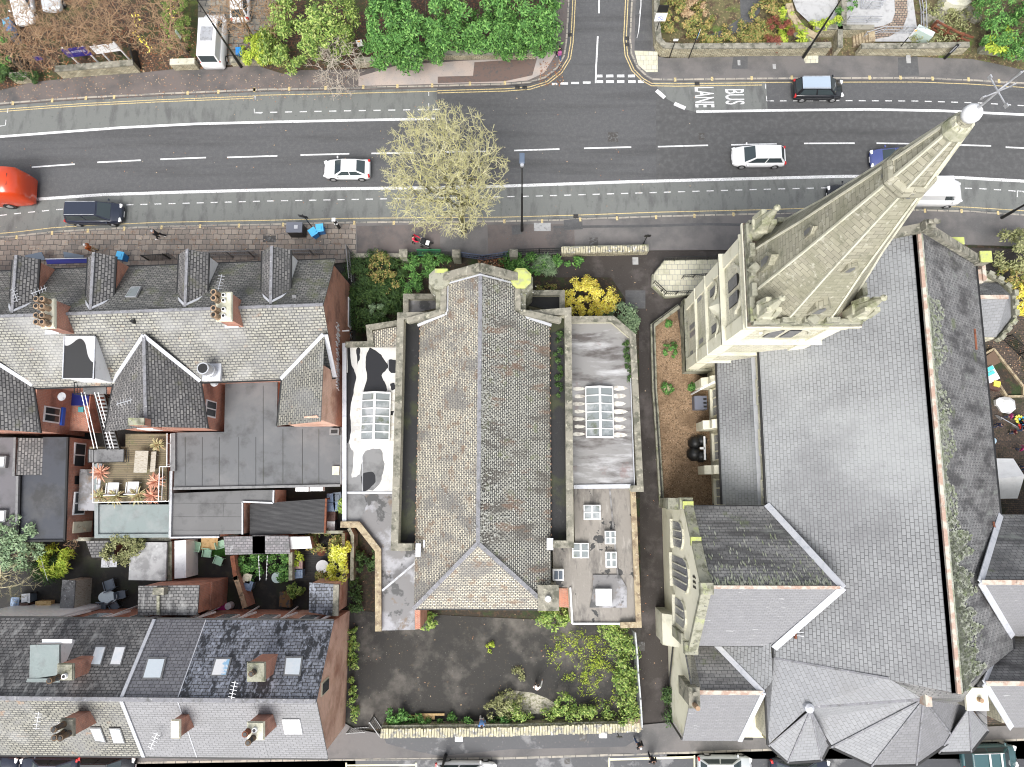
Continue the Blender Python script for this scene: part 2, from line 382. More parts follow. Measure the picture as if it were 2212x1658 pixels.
felt = mat('grey_felt_roof', (0.12, 0.13, 0.135), 0.8, [(0.06, 0.6, 0.5, 0.66, None, 0.7), (0.17, 0.35, 0.52, 0.7, None, 0.6), (0.15, 25, 0.6, 0.7, None, 0.4)], brick=(0.15, 0.14, 0.07, 9.0, 1.0, 0.018, 0.0))
felt_up = mat('grey_felt_strips', (0.13, 0.135, 0.14), 0.8, [(0.05, 0.5, 0.5, 0.66, None, 0.7), (0.19, 0.3, 0.5, 0.7, None, 0.7), (0.15, 25, 0.6, 0.7, None, 0.4)], bump=(30, 0.3))
felt_green = mat('green_grey_felt_roof', (0.22, 0.26, 0.255), 0.8, [(0.15, 1, 0.5, 0.7, None, 0.6), (0.34, 0.5, 0.5, 0.7, None, 0.5)], bump=(30, 0.3))
felt_blue = mat('blue_black_felt_roof', (0.045, 0.05, 0.062), 0.55, [(0.075, 0.3, 0.5, 0.66, None, 0.7), (0.02, 0.7, 0.52, 0.66, None, 0.6)], bump=(30, 0.3))
felt_dark = mat('black_felt', (0.01, 0.01, 0.011), 0.6, [((0.03, 0.035, 0.012), 0.5, 0.5, 0.6), (0.035, 3, 0.62, 0.7)], bump=(20, 0.3))
membrane = mat('ponding_roof_membrane', (0.6, 0.59, 0.56), 0.5, [((0.42, 0.41, 0.39), 0.8, 0.46, 0.66), ((0.28, 0.27, 0.26), 0.5, 0.58, 0.7, None, 0.5)], bump=(2, 0.1))
puddle = mat('standing_water', (0.02, 0.02, 0.022), 0.12)
damp = mat('damp_patch', (0.2, 0.2, 0.2), 0.35, [(0.1, 0.7, 0.45, 0.65)])
membrane_grey = mat('grey_roof_membrane', (0.17, 0.165, 0.165), 0.5, [((0.32, 0.32, 0.34), 0.4, 0.49, 0.58), ((0.06, 0.06, 0.06), 0.8, 0.54, 0.6), ((0.16, 0.12, 0.09), 1.4, 0.58, 0.68)], bump=(6, 0.2))
membrane_wet = mat('streaked_roof_membrane', (0.23, 0.225, 0.22), 0.45, [((0.09, 0.08, 0.075), 0.55, 0.47, 0.62, (0.6, 2, 1)), ((0.5, 0.5, 0.51), 0.5, 0.54, 0.7, (0.5, 2.2, 1), 0.8), ((0.2, 0.12, 0.11), 0.7, 0.6, 0.7, None, 0.6)], bump=(5, 0.25))
membrane_brown = mat('brown_stained_membrane', (0.23, 0.21, 0.185), 0.55, [((0.11, 0.1, 0.09), 0.9, 0.5, 0.66, (1.5, 0.6, 1)), ((0.4, 0.38, 0.34), 1.2, 0.55, 0.7, (2.2, 0.4, 1), 0.7), ((0.03, 0.03, 0.03), 0.6, 0.62, 0.63)], bump=(5, 0.3))
white = mat('white_paint', 0.8, 0.45, [(0.62, 3, 0.55, 0.75)])
cream_paint = mat('cream_paint', (0.7, 0.65, 0.5), 0.6, [((0.5, 0.46, 0.34), 2, 0.55, 0.7)])
black_m = mat('black_metal', 0.012, 0.45)
grey_m = mat('grey_metal', 0.22, 0.45, [(0.14, 3, 0.5, 0.7)], metal=0.3)
galv = mat('galvanised_metal', (0.55, 0.56, 0.58), 0.4, [(0.35, 4, 0.5, 0.7)], metal=0.5)
glass = mat('dark_window_glass', (0.03, 0.035, 0.04), 0.08, spec=0.6)
glass_lead = mat('leaded_glass', (0.13, 0.135, 0.16), 0.3, brick=((0.2, 0.205, 0.23), (0.15, 0.155, 0.18), 0.33, 0.28, 0.28, 0.02, 0.0))
glass_sky = mat('skylight_glass', (0.62, 0.68, 0.72), 0.12, [(0.78, 0.5, 0.45, 0.6)], spec=0.6)
glass_roof = mat('rooflight_glass', (0.22, 0.245, 0.25), 0.15, [((0.36, 0.38, 0.39), 0.8, 0.5, 0.62), ((0.13, 0.15, 0.11), 1.1, 0.55, 0.65)])
blue_glass = mat('blue_skylight_glass', (0.3, 0.5, 0.68), 0.12, [(0.75, 0.7, 0.48, 0.52)])
wood = mat('deck_boards', 0.2, 0.8, [((0.1, 0.08, 0.04), 0.8, 0.5, 0.68, None, 0.7), ((0.1, 0.13, 0.04), 1, 0.56, 0.7, None, 0.5)], brick=((0.22, 0.18, 0.11), (0.165, 0.13, 0.08), 0.05, 3.0, 0.14, 0.012, 0.0))
timber = mat('weathered_timber', (0.42, 0.39, 0.33), 0.8, [((0.22, 0.18, 0.12), 4, 0.48, 0.66, (1, 6, 1))])
pine = mat('yellow_timber', (0.6, 0.42, 0.2), 0.75, [((0.4, 0.25, 0.1), 5, 0.5, 0.66)])
rust = mat('rusty_steel', (0.2, 0.07, 0.035), 0.85, [((0.1, 0.035, 0.02), 3, 0.48, 0.62)])
terracotta = mat('terracotta_pot', (0.36, 0.24, 0.15), 0.85, [((0.12, 0.09, 0.06), 3, 0.48, 0.62), ((0.5, 0.42, 0.3), 4, 0.58, 0.7)])
corrug = mat('black_corrugated_sheet', (0.03, 0.03, 0.032), 0.5, [(0.075, 2, 0.5, 0.7, (0.4, 3, 1), 0.6)])
blue_p = mat('blue_plastic', (0.02, 0.2, 0.55), 0.4, [((0.03, 0.3, 0.7), 3, 0.5, 0.7)])
blue_l = mat('light_blue_plastic', (0.1, 0.5, 0.85), 0.35)
grey_p = mat('grey_plastic', (0.12, 0.15, 0.19), 0.45)
greyb_p = mat('blue_grey_plastic', (0.17, 0.24, 0.36), 0.45, [((0.3, 0.38, 0.5), 2.5, 0.5, 0.7)])
brown_p = mat('brown_plastic', (0.09, 0.045, 0.035), 0.5)
navy_sign = mat('navy_board', (0.03, 0.02, 0.2), 0.5)
mint = mat('mint_plastic', (0.42, 0.68, 0.5), 0.5)
turf = mat('artificial_turf', (0.04, 0.13, 0.02), 0.95, [((0.06, 0.2, 0.03), 8, 0.5, 0.6)])
rubber = mat('rubber', 0.018, 0.8)
bark = mat('bark', (0.1, 0.085, 0.06), 0.9, [((0.05, 0.04, 0.03), 5, 0.5, 0.6)])
yellow_twig = mat('lichened_twigs', (0.4, 0.38, 0.2), 0.9, island=[(0.3, 0.28, 0.17), (0.46, 0.44, 0.27), (0.55, 0.52, 0.22), (0.62, 0.59, 0.4)])
pale_twig = mat('pale_twigs', (0.5, 0.45, 0.38), 0.9, island=[(0.36, 0.31, 0.25), (0.56, 0.5, 0.42)])
brown_twig = mat('brown_twigs', (0.3, 0.2, 0.12), 0.9, island=[(0.22, 0.13, 0.08), (0.42, 0.29, 0.17), (0.33, 0.21, 0.12)])
def leafm(name, *cols):
 m = mat(name, cols[0], 0.75, island=list(cols))
 return m
lf_green = leafm('evergreen_leaves', (0.02, 0.06, 0.012), (0.06, 0.17, 0.03), (0.1, 0.25, 0.05), (0.2, 0.38, 0.09))
lf_yg = leafm('yellow_green_leaves', (0.05, 0.1, 0.02), (0.14, 0.24, 0.04), (0.26, 0.36, 0.07), (0.42, 0.48, 0.16))
lf_lime = leafm('lime_leaves', (0.16, 0.28, 0.02), (0.36, 0.46, 0.04), (0.5, 0.55, 0.08))
lf_dark = leafm('dark_ivy_leaves', (0.02, 0.05, 0.012), (0.04, 0.09, 0.02), (0.08, 0.14, 0.03))
lf_yellow = leafm('yellow_leaves', (0.55, 0.42, 0.03), (0.75, 0.66, 0.06), (0.85, 0.8, 0.2), (0.5, 0.3, 0.06))
lf_mix = leafm('mixed_autumn_leaves', (0.06, 0.1, 0.02), (0.22, 0.25, 0.06), (0.4, 0.27, 0.1), (0.1, 0.14, 0.03))
lf_olive = leafm('olive_leaves', (0.12, 0.14, 0.05), (0.24, 0.25, 0.1), (0.34, 0.34, 0.17))
lf_grey = leafm('grey_green_leaves', (0.1, 0.16, 0.09), (0.2, 0.3, 0.15), (0.34, 0.44, 0.26))
lf_red = leafm('red_brown_leaves', (0.13, 0.035, 0.02), (0.25, 0.08, 0.045), (0.2, 0.05, 0.04))
lf_rust = leafm('fallen_leaves', (0.2, 0.07, 0.03), (0.35, 0.15, 0.06), (0.12, 0.05, 0.03), (0.5, 0.36, 0.2))
lf_phor = leafm('pink_strap_leaves', (0.5, 0.2, 0.12), (0.7, 0.4, 0.28), (0.35, 0.12, 0.07))
lf_phog = leafm('variegated_strap_leaves', (0.2, 0.19, 0.07), (0.5, 0.46, 0.25), (0.3, 0.16, 0.08))
# ground, roads, pavements, markings
KZ = 0.12
def D(pts, z=0.0): return WL('0', pts, z)
ground = B().poly([(-160, -120, -0.03), (160, -120, -0.03), (160, 160, -0.03), (-160, 160, -0.03)]).build('ground', soil, kind='structure')
ku = [(-120, 238), (0, 227.6), (109, 219.5), (184, 214.5), (342, 206.6), (572.6, 197), (782, 193.4), (1091, 185.5), (1143, 181.6), (1177.6, 171), (1204, 150), (1220, 123.7), (1225, 92), (1227.6, 52.6), (1230, 0), (1233, -60)]
kr = [(1363, -60), (1363, 0), (1359, 87), (1362, 118.4), (1375, 147.4), (1393.4, 165.8), (1409, 175), (1459, 175.8), (1663, 173.2), (1876, 172.4), (1981.5, 172.4), (2086.8, 176.3), (2212, 184), (2340, 196)]
kl = [(-120, 535), (0, 513), (34, 510.3), (113, 501), (192, 496), (342, 489.3), (572.6, 485), (756, 480.6), (1091, 478), (1254, 473.5), (1417, 467.4), (1663, 461.6), (1850, 455), (1971, 453.7), (2086.8, 456.4), (2212, 464.3), (2340, 477)]
road = sheet('road', D(ku + kr + kl[::-1]), 0.0, asphalt)
wu = [(-120, 311), (0, 296), (105, 288), (263, 276.3), (421, 268.4), (572.6, 264.5), (760, 260.5), (940, 257.4)]
wl2 = [(-120, 466), (0, 447), (79, 431), (224, 421), (395, 415.6), (550, 411.5), (730, 408.5), (940, 406), (1091, 402.6), (1354, 393.4), (1663.5, 385.5), (1823.6, 381.6), (1960, 382), (2071, 384.2), (2212, 392), (2340, 402)]
b = B(); b.poly([(p.x, p.y, 0.006) for p in D(ku[:7] + [(944, 189)] + [(944, 257)] + wu[::-1][1:])])
b.poly([(p.x, p.y, 0.006) for p in D(wl2 + kl[::-1])])
b.poly([(p.x, p.y, 0.006) for p in D([(1409, 176), (1459, 176.8), (1655, 174.5), (1658, 239), (1500, 242), (1478, 236), (1440, 214)])])
b.build('bus_lane_surface', buslane, road, kind='structure')
b = B()
for q in (((1415, 190), (1660, 239), (1720, 380), (1417, 385)), ((1663, 176), (1780, 174), (1780, 237), (1665, 239))):
 pass
b.poly([(p.x, p.y, 0.005) for p in D([(1417, 190), (1498, 243), (1900, 238), (2212, 250), (2212, 388), (1960, 380), (1663, 384), (1418, 391)])])
b.build('road_patch', path_grey if False else mat('newer_asphalt', 0.075, 0.75, [(0.11, 2.5, 0.45, 0.72), (0.045, 0.3, 0.5, 0.7, (0.25, 3, 1), 0.6), (0.18, 40, 0.66, 0.74)], bump=(60, 0.3)), road, kind='structure')
Z1 = 0.014
b = B()
strip(b, D(wu), 0.22, Z1); strip(b, D([(1504, 242), (1663.4, 239.3), (1876, 237), (2034, 240), (2212, 248.5), (2330, 258)]), 0.22, Z1)
b.build('edge_line', white_line, road)
b = B(); strip(b, D(wl2), 0.26, Z1); b.build('worn_edge_line', worn_line, road)
b = B()
for t, x0, y0, x1, y1 in (('11', 262, 1375, 615, 1350), ('11', 800, 1335, 1155, 1318), ('11', 1317, 1310, 1692, 1296), ('11', 1865, 1295, 2277, 1282), ('12', 395, 1275, 795, 1265), ('12', 977, 1262, 1335, 1256), ('12', 1580, 1250, 1940, 1245), ('13', 75, 1238, 448, 1226), ('13', 650, 1220, 1037, 1210), ('13', 1255, 1207, 1667, 1195), ('13', 1857, 1192, 2230, 1183), ('14', 370, 1180, 785, 1178), ('14', 965, 1178, 1370, 1184), ('14', 1530, 1190, 1905, 1200), ('14', 2025, 1211, 2400, 1228)):
 strip(b, [W(t, x0, y0), W(t, x1, y1)], 0.13, Z1)
b.build('centre_line', white_line, road)
b = B()
def dashes(pts, step, ln, w):
 P_ = D(pts)
 for p, d in along(P_, step): strip(b, [p, p + d * ln], w, Z1)
dashes([(0, 466), (70, 458.5), (129, 453), (279, 443), (572, 435), (845, 430), (1148, 424.5), (1633, 410), (1775, 406.6), (1950, 404), (2113, 408), (2168, 411.3), (2260, 420)], 1.2, 0.6, 0.09)
dashes([(552, 244), (700, 241), (935, 237)], 1.28, 0.62, 0.1)
dashes([(1656.5, 218.8), (1800, 218), (1981, 219), (2113, 223), (2212, 229), (2300, 236)], 1.12, 0.58, 0.09)
b.build('bay_line', worn_line, road)
b = B()
for x0, x1 in ((755, 800), (830, 890), (920, 980), (1010, 1068)): strip(b, [W('13', x0, 627), W('13', x1, 626)], 0.25, Z1)
for x0, x1 in ((755, 805), (830, 895), (920, 980), (1012, 1072), (1092, 1140)): strip(b, [W('13', x0, 673), W('13', x1, 673)], 0.25, Z1)
for x0, x1, y in ((385, 430, 692), (455, 518, 688), (545, 608, 684), (640, 703, 681)): strip(b, [W('13', x0, y), W('13', x1, y)], 0.2, Z1)
strip(b, [W('13', 762, 300), W('13', 748, 560), W('13', 745, 685)], 0.14, Z1 + .002)
strip(b, [W('13', 773, -200), W('13', 772, 112)], 0.14, Z1)
strip(b, [W('13', 1243, 745), W('13', 1312, 805)], 0.34, Z1); strip(b, [W('13', 1390, 852), W('13', 1480, 892)], 0.34, Z1)
b.build('give_way_marking', white_line, road)
b = B()
for pts in ([(2140, 690), (2140, 730)], [(2146, 790), (2149, 832), (2176, 832)]): strip(b, [W('13', *p) for p in pts], 0.07, Z1)
for pts in ([(20, 790), (24, 820)], [(15, 895), (16, 930), (75, 932)], [(1447, 750), (1447, 790)], [(1447, 850), (1447, 905), (1400, 905)]): strip(b, [W('12', *p) for p in pts], 0.07, Z1)
for pts in ([(68, 890), (60, 930)], [(50, 985), (46, 1030), (0, 1038)], [(2098, 780), (2098, 820)]): strip(b, [W('11', *p) for p in pts], 0.07, Z1)
for pts in ([(2120, 1620), (2120, 1570), (2176, 1573)],): strip(b, [W('14', *p) for p in pts], 0.08, Z1)
b.build('bay_corner', worn_line, road)
def offs(pts, o):
 P_ = D(pts); out = []
 for i, p in enumerate(P_):
  d = (P_[min(i + 1, len(P_) - 1)] - P_[max(i - 1, 0)]).normalized()
  out.append(p + Vector((-d.y, d.x, 0)) * o)
 return out
b = B()
strip(b, offs(ku[:5] + [(548, 198.5)], -0.42), 0.07, Z1); strip(b, offs(ku[:5] + [(548, 198.5)], -0.62), 0.07, Z1)
strip(b, offs([(548, 198.5), (782, 193.4), (945, 189.5)], -0.36), 0.07, Z1)
strip(b, offs([(945, 189.5)] + ku[7:], -0.3), 0.08, Z1); strip(b, offs([(945, 189.5)] + ku[7:], -0.52), 0.08, Z1)
strip(b, offs(kr[:8] + [(1645, 173.2)], -0.26), 0.08, Z1); strip(b, offs(kr[:8] + [(1645, 173.2)], -0.48), 0.08, Z1)
strip(b, offs([(1645, 173.2)] + kr[9:], -0.24), 0.07, Z1)
strip(b, offs(kl, 0.34), 0.07, Z1)
b.build('yellow_line', yellow_line, road)
def lettering(word, t, x0, x1, y0, y1):
 cu = bpy.data.curves.new('t', 'FONT'); cu.body = word; cu.size = 1.0; cu.extrude = 0.0; cu.resolution_u = 4; cu.offset = 0.012
 o = bpy.data.objects.new('t', cu); COL.objects.link(o)
 bpy.context.view_layer.update()
 me = bpy.data.meshes.new_from_object(o.evaluated_get(bpy.context.evaluated_depsgraph_get()))
 bpy.data.objects.remove(o)
 xs = [v.co.x for v in me.vertices]; ys = [v.co.y for v in me.vertices]
 a, c = W(t, x0, y0), W(t, x1, y1)
 for v in me.vertices:
  u = (v.co.x - min(xs)) / (max(xs) - min(xs)); w = (v.co.y - min(ys)) / (max(ys) - min(ys))
  v.co = (a.x + (c.x - a.x) * w, a.y + (c.y - a.y) * u, Z1 + 0.004)
 me.materials.clear(); me.materials.append(worn_line if False else white_line)
 o = bpy.data.objects.new('lettering', me); COL.objects.link(o); o.parent = road
 return o
lettering('LANE', '13', 1557, 1720, 718, 884)
lettering('BUS', '13', 1805, 1968, 735, 860)
def cover(t, x0, y0, x1, y1, z=0.012, m=None, name='manhole_cover'):
 a, c = W(t, x0, y0), W(t, x1, y1)
 b = B(); b.box(a.x, c.x, c.y, a.y, z - 0.004, z + 0.004)
 return b
mh = mat('iron_cover', (0.07, 0.065, 0.06), 0.6, [(0.14, 5, 0.5, 0.6)], metal=0.2)
mh2 = mat('pale_cover', 0.36, 0.8, [(0.2, 4, 0.5, 0.7)])
for i, (t, x0, y0, x1, y1, z, m, la) in enumerate((('13', 843, 1088, 930, 1168, 0.012, mh, 'square iron cover with a diagonal seam in the traffic lane'), ('13', 1588, 1095, 1640, 1150, 0.014, mh, 'small square cover in the road below the lane lettering'),
 ('23', 238, 282, 375, 348, KZ + .01, mh2, 'large pale rectangular chamber cover beside the street lamp foot'), ('23', 692, 402, 764, 468, KZ + .01, mh, 'square brown cover on the pavement above the chapel forecourt'), ('13', 1905, 502, 1930, 545, KZ + .01, mh2, 'small pale cover in a dark patch of the upper right pavement'),
 ('14', 1200, 462, 1242, 528, KZ + .01, mh2, 'pale oblong cover on pavement under the garden wall'), ('14', 108, 535, 136, 575, KZ + .01, mh2, 'small pale cover on pavement above the black people carrier'), ('22', 92, 385, 195, 440, KZ + .01, mh, 'dark square cover in the paving flags below the dark bin'),
 ('23', 1046, 560, 1095, 620, 0.024, mh2, 'pale cover on the forecourt just inside the stone wall'), ('43', 628, 360, 660, 402, 0.024, mh, 'brown square cover halfway down the narrow alley'), ('43', 350, 785, 385, 828, KZ + .01, mh, 'reddish square cover on the lower pavement beside the stone wall'), ('43', 280, 912, 306, 938, 0.012, mh, 'patterned iron cover in the gutter of the back street'))):
 cover(t, x0, y0, x1, y1, z).build('manhole_cover', m, label=la, cat='manhole cover')
g = B(); n = 0
for t, x, y, s, la in (('13', 1005, 318, 0, 'upper of the two gully grates in the side road right kerb'), ('13', 1005, 368, 0, 'lower of the two gully grates in the side road right kerb'), ('13', 1577, 690, 1, 'gully grate on the yellow lines above the lane lettering'), ('13', 527, 288, 0, 'gully grate in the side road left kerb'), ('13', 102, 722, 1, 'left gully grate at the corner below the evergreens'), ('13', 162, 722, 1, 'right gully grate at the corner below the evergreens'), ('23', 582, 222, 1, 'gully grate in the lower kerb right of the street lamp')):
 c = W(t, x, y); b = B(); b.obox((c.x, c.y, 0.018), 0.42, 0.36, 0.012)
 for k in range(5): b.obox((c.x - .16 + .08 * k, c.y, 0.03), 0.035, 0.34, 0.016, m=1)
 b.build('gully_grate', [black_m, mh], label=la, cat='gully grate', group='gully grates along the kerbs')
# pavements
pu_top = [(1200, -60), (1197, 0), (1193, 60), (1178, 112), (1118, 127), (980, 126), (850, 140), (790, 150), (650, 152), (611, 160), (548, 140), (521, 143), (470, 148), (373, 150), (300, 158), (170, 167), (135, 171), (70, 178), (0, 196), (-120, 208)]
pave_u = B().prism(D(ku + pu_top, KZ), -0.1, KZ).build('pavement', path_brown, kind='structure')
b = B(); b.poly([(p.x, p.y, KZ + .005) for p in D([(775, 168), (860, 143), (1165, 123), (1190, 110), (1200, 120), (1175, 160), (1140, 176), (1090, 181), (945, 183.5), (775, 188)])]); b.build('pavement_patch', path_pale, pave_u, kind='structure')
b = B(); b.poly([(p.x, p.y, KZ + .010) for p in D([(1025, 137), (1160, 128), (1150, 165), (1090, 178), (946, 182), (946, 168), (1022, 166)])]); b.build('brown_patch', mat('brown_patch', (0.15, 0.105, 0.09), .85, [(0.09, 4, .5, .7)]), pave_u, kind='structure')
pur_top = [(2340, 165), (2212, 152), (2150, 138), (2100, 128), (1900, 121), (1780, 121), (1663, 121), (1440, 126), (1420, 122), (1411, 100), (1409, 50), (1409, -60)]
pave_r = B().prism(D(kr + pur_top, KZ), -0.1, KZ).build('pavement', path_grey, kind='structure')
b = B(); b.poly([(p.x, p.y, KZ + .005) for p in D([(1373, -10), (1409, -10), (1407, 111), (1370, 111)])]); b.poly([(p.x, p.y, KZ + .005) for p in D([(1938, 127), (1980, 124), (1984, 166), (1938, 166)])]); b.poly([(p.x, p.y, KZ + .005) for p in D([(1583, 125), (1614, 124), (1614, 151), (1580, 151)])]); b.build('asphalt_patch', asphalt, pave_r, kind='structure')
b = B(); b.poly([(p.x, p.y, KZ + .005) for p in D([(1370, 112), (1420, 114), (1420, 158), (1396, 158), (1378, 143)])]); b.poly([(p.x, p.y, KZ + .005) for p in D([(1733, 121), (1767, 121), (1766, 138), (1738, 139)])]); b.build('paving_slab', flags_pale, pave_r, kind='structure')
pl_bot = [(2340, 545), (2212, 532), (2060, 528), (1900, 530), (1640, 540), (1400, 541), (1091, 552), (770, 556), (600, 566), (-120, 640)]
pave_l = B().prism(D(kl + pl_bot, KZ), -0.1, KZ).build('pavement', path_grey, kind='structure')
b = B(); b.poly([(p.x, p.y, KZ + .005) for p in D([(-120, 540), (0, 518), (34, 515), (113, 506), (192, 501), (342, 494), (572.6, 490), (756, 485), (769, 485), (771, 565), (600, 585), (-120, 640)])]); b.build('paving_flags', flags, pave_l, kind='structure')
b = B(); b.poly([(p.x, p.y, KZ + .005) for p in D([(771, 490), (950, 486), (952, 548), (772, 555)])]); b.poly([(p.x, p.y, KZ + .005) for p in D([(1053, 487), (1240, 485), (1242, 546), (1055, 549)])]); b.build('reddish_asphalt', path_brown, pave_l, kind='structure')
b = B(); strip(b, D([(1195, 492), (1400, 490), (1520, 486), (1640, 488)]), 0.22, KZ + .012); strip(b, D([(1218, 488), (1258, 486)]), 0.9, KZ + .015); strip(b, D([(1106, 499), (1127, 497)]), 0.8, KZ + .012)
b.build('trench_patch', asphalt, pave_l, kind='structure')
def kerb(pts, sgn, host, skip=()):
 b = B(); P_ = D(pts)
 q = offs(pts, sgn * 0.07)
 strip(b, q, 0.15, KZ + .012)
 b.build('kerb', kerb_m, host, kind='structure')
kerb(ku, 1, pave_u); kerb(kr, 1, pave_r); kerb(kl, -1, pave_l)
b = B()
for t, x, y in (('11', 107, 850), ('11', 430, 828), ('11', 706, 808), ('11', 938, 800), ('11', 1542, 765), ('11', 1793, 757), ('11', 2088, 742), ('12', 15, 738), ('12', 302, 732), ('12', 600, 724), ('12', 910, 717), ('12', 1190, 711), ('12', 1475, 704), ('12', 1785, 690), ('12', 2072, 684)):
 c = W(t, x, y, KZ); b.obox((c.x, c.y, KZ + .02), 0.2, 0.36, 0.012)
b.build('kerb_blip', yellow_line, pave_u)
b = B()
for t, x, y in (('13', 1397, 657), ('13', 1700, 650), ('13', 2025, 645), ('14', 270, 640), ('14', 908, 640), ('14', 1162, 640), ('14', 1425, 648), ('14', 1720, 655), ('14', 1970, 668)):
 c = W(t, x, y, KZ); b.obox((c.x, c.y, KZ + .02), 0.2, 0.36, 0.012)
b.build('kerb_blip', yellow_line, pave_r)
b = B()
for t, x, y in (('21', 137, 395), ('21', 428, 360), ('21', 722, 342), ('21', 1020, 325), ('21', 1327, 315), ('21', 1643, 306), ('21', 1962, 300), ('22', 252, 292), ('22', 836, 277), ('22', 1160, 277), ('22', 2068, 265), ('23', 305, 262), ('23', 618, 250), ('23', 920, 240), ('23', 1240, 231), ('23', 1555, 220), ('23', 1875, 208), ('24', 1362, 178), ('24', 1663, 182), ('24', 1962, 196)):
 c = W(t, x, y, KZ); b.obox((c.x, c.y, KZ + .02), 0.18, 0.34, 0.012)
b.build('kerb_blip', yellow_line, pave_l)
# gardens on the far side of the road
sheet('leafy_front_garden', D([(-200, -120), (1240, -120), (1200, -60), (1197, 0), (1193, 60), (1178, 112), (1118, 127), (980, 126), (850, 140), (790, 150), (611, 160), (548, 140), (373, 150), (300, 158), (135, 171), (70, 178), (0, 196), (-200, 210)]), 0.01, leafsoil)
sheet('grassy_drive', D([(395, -60), (430, -60), (425, 130), (395, 110)]), 0.03, lawn)
sheet('paved_drive', D([(420, -100), (640, -100), (560, 142), (425, 140)]), 0.02, mat('drive_flags', 0.2, .85, [(0.07, 1, .5, .66, None, .7)], brick=((0.26, 0.24, 0.2), (0.15, 0.14, 0.12), 0.04, 0.9, 0.6, 0.03)))
sheet('rough_garden', D([(1409, -120), (2400, -120), (2400, 150), (2212, 152), (2100, 128), (1900, 121), (1663, 121), (1440, 124), (1411, 100)]), 0.01, mat('rough_garden_soil', (0.12, 0.11, 0.05), .95, [((0.07, 0.045, 0.03), 1.2, .46, .6), ((0.3, 0.22, 0.12), 5, .56, .64), ((0.1, 0.16, 0.03), .7, .54, .66)], bump=(14, .9)))
sheet('dark_path', D([(1560, -60), (1600, -60), (1640, 0), (1642, 25), (1625, 50), (1590, 72), (1550, 82), (1520, 80), (1560, 66), (1600, 40), (1598, 0)]), 0.03, asphalt)
sheet('paved_terrace', D([(1712, -60), (1960, -60), (1976, 60), (1978, 95), (1880, 95), (1830, 62), (1750, 58), (1718, 28), (1708, 0)]), 0.30, paleconc)
b = B(); strip(b, D([(1945, -20), (1947, 30), (1938, 56), (1915, 68), (1880, 74)], 0.3), 1.1, 0.31); b.build('curved_sett_path', setts, kind='structure')
# ground around the buildings
sheet('forecourt', D([(1091, 552), (1400, 541), (1640, 540), (1900, 530), (2240, 540), (2240, 600), (1500, 700), (1460, 690), (1452, 1560), (1380, 1572), (1384, 1350), (1380, 690), (1320, 600), (1200, 600), (1120, 580)]), 0.012, mat('forecourt_asphalt', (0.045, 0.038, 0.034), .85, [((0.12, 0.105, 0.1), .3, .52, .68, None, .8), ((0.03, 0.025, 0.022), .5, .54, .68), (0.16, 14, .64, .7)], bump=(40, .4)))
b = B(); b.poly([(p.x, p.y, 0.018) for p in D([(1351, 628), (1394, 628), (1394, 667), (1351, 667)])]); b.build('asphalt_patch', asphalt, kind='structure')
sheet('car_park', D([(765, 1320), (1385, 1350), (1384, 1575), (765, 1575)]), 0.008, court)
sheet('rubble_patch', D([(1088, 1500), (1110, 1492), (1150, 1497), (1180, 1508), (1200, 1520), (1190, 1540), (1120, 1545), (1085, 1530)]), 0.016, rubble)
sheet('yard_ground', D([(-200, 560), (768, 560), (768, 1720), (-200, 1720)]), 0.0, yard)
gv = [(1409, 705), (1462, 668), (1480, 800), (1530, 820), (1540, 1100), (1430, 1100)]
sheet('gravel_bed', D(gv), 0.05, gravel)
sheet('churchyard', D([(2060, 560), (2400, 545), (2400, 1640), (2060, 1640)]), 0.0, mat('churchyard_ground', (0.085, 0.065, 0.05), .9, [((0.16, 0.11, 0.08), 6, .54, .64), ((0.03, 0.035, 0.015), .6, .5, .66)], brick=((0.1, 0.07, 0.05), (0.065, 0.05, 0.04), 0.03, 0.3, 0.16, 0.02)))
sheet('alley_right_yard', D([(1440, 1100), (2060, 1100), (2060, 1640), (1440, 1640)]), 0.0, yard)
kb = [(-120, 1652), (300, 1649), (715, 1642.5), (1091, 1639.5), (1480, 1627.5), (1800, 1616), (2212, 1599), (2340, 1593)]
back = sheet('back_street', D(kb + [(2340, 1900), (-120, 1900)]), 0.0, wetlane)
pb = B().prism(D(kb + [(2340, 1560), (1640, 1595), (1455, 1560), (1384, 1567), (1100, 1580), (835, 1588), (765, 1575), (740, 1560), (600, 1600), (-120, 1615)], KZ), -0.1, KZ).build('lower_pavement', path_grey, kind='structure')
b = B(); b.poly([(p.x, p.y, KZ + .005) for p in D([(830, 1592), (1100, 1583), (1384, 1570), (1386, 1590), (1350, 1612), (1100, 1618), (950, 1632), (880, 1618), (835, 1605)])]); b.build('wet_patch', wetlane, pb, kind='structure')
b = B(); strip(b, offs(kb, 0.07), 0.15, KZ + .012); b.build('kerb', kerb_m, pb, kind='structure')
b = B()
strip(b, D([(748, 1654), (900, 1652.5)]), 0.12, Z1); strip(b, D([(748, 1648), (748, 1668)]), 0.12, Z1 + .003); strip(b, D([(899, 1648), (899, 1668)]), 0.12, Z1 + .003)
strip(b, D([(1318, 1641), (1498, 1636)]), 0.16, Z1); strip(b, D([(1316, 1637), (1316, 1668)]), 0.12, Z1 + .003); strip(b, D([(1500, 1632), (1500, 1668)]), 0.12, Z1 + .003)
b.build('bay_line', mat('cream_line', (0.7, 0.66, 0.45), .6, [(0.4, 9, .55, .66)]), back)
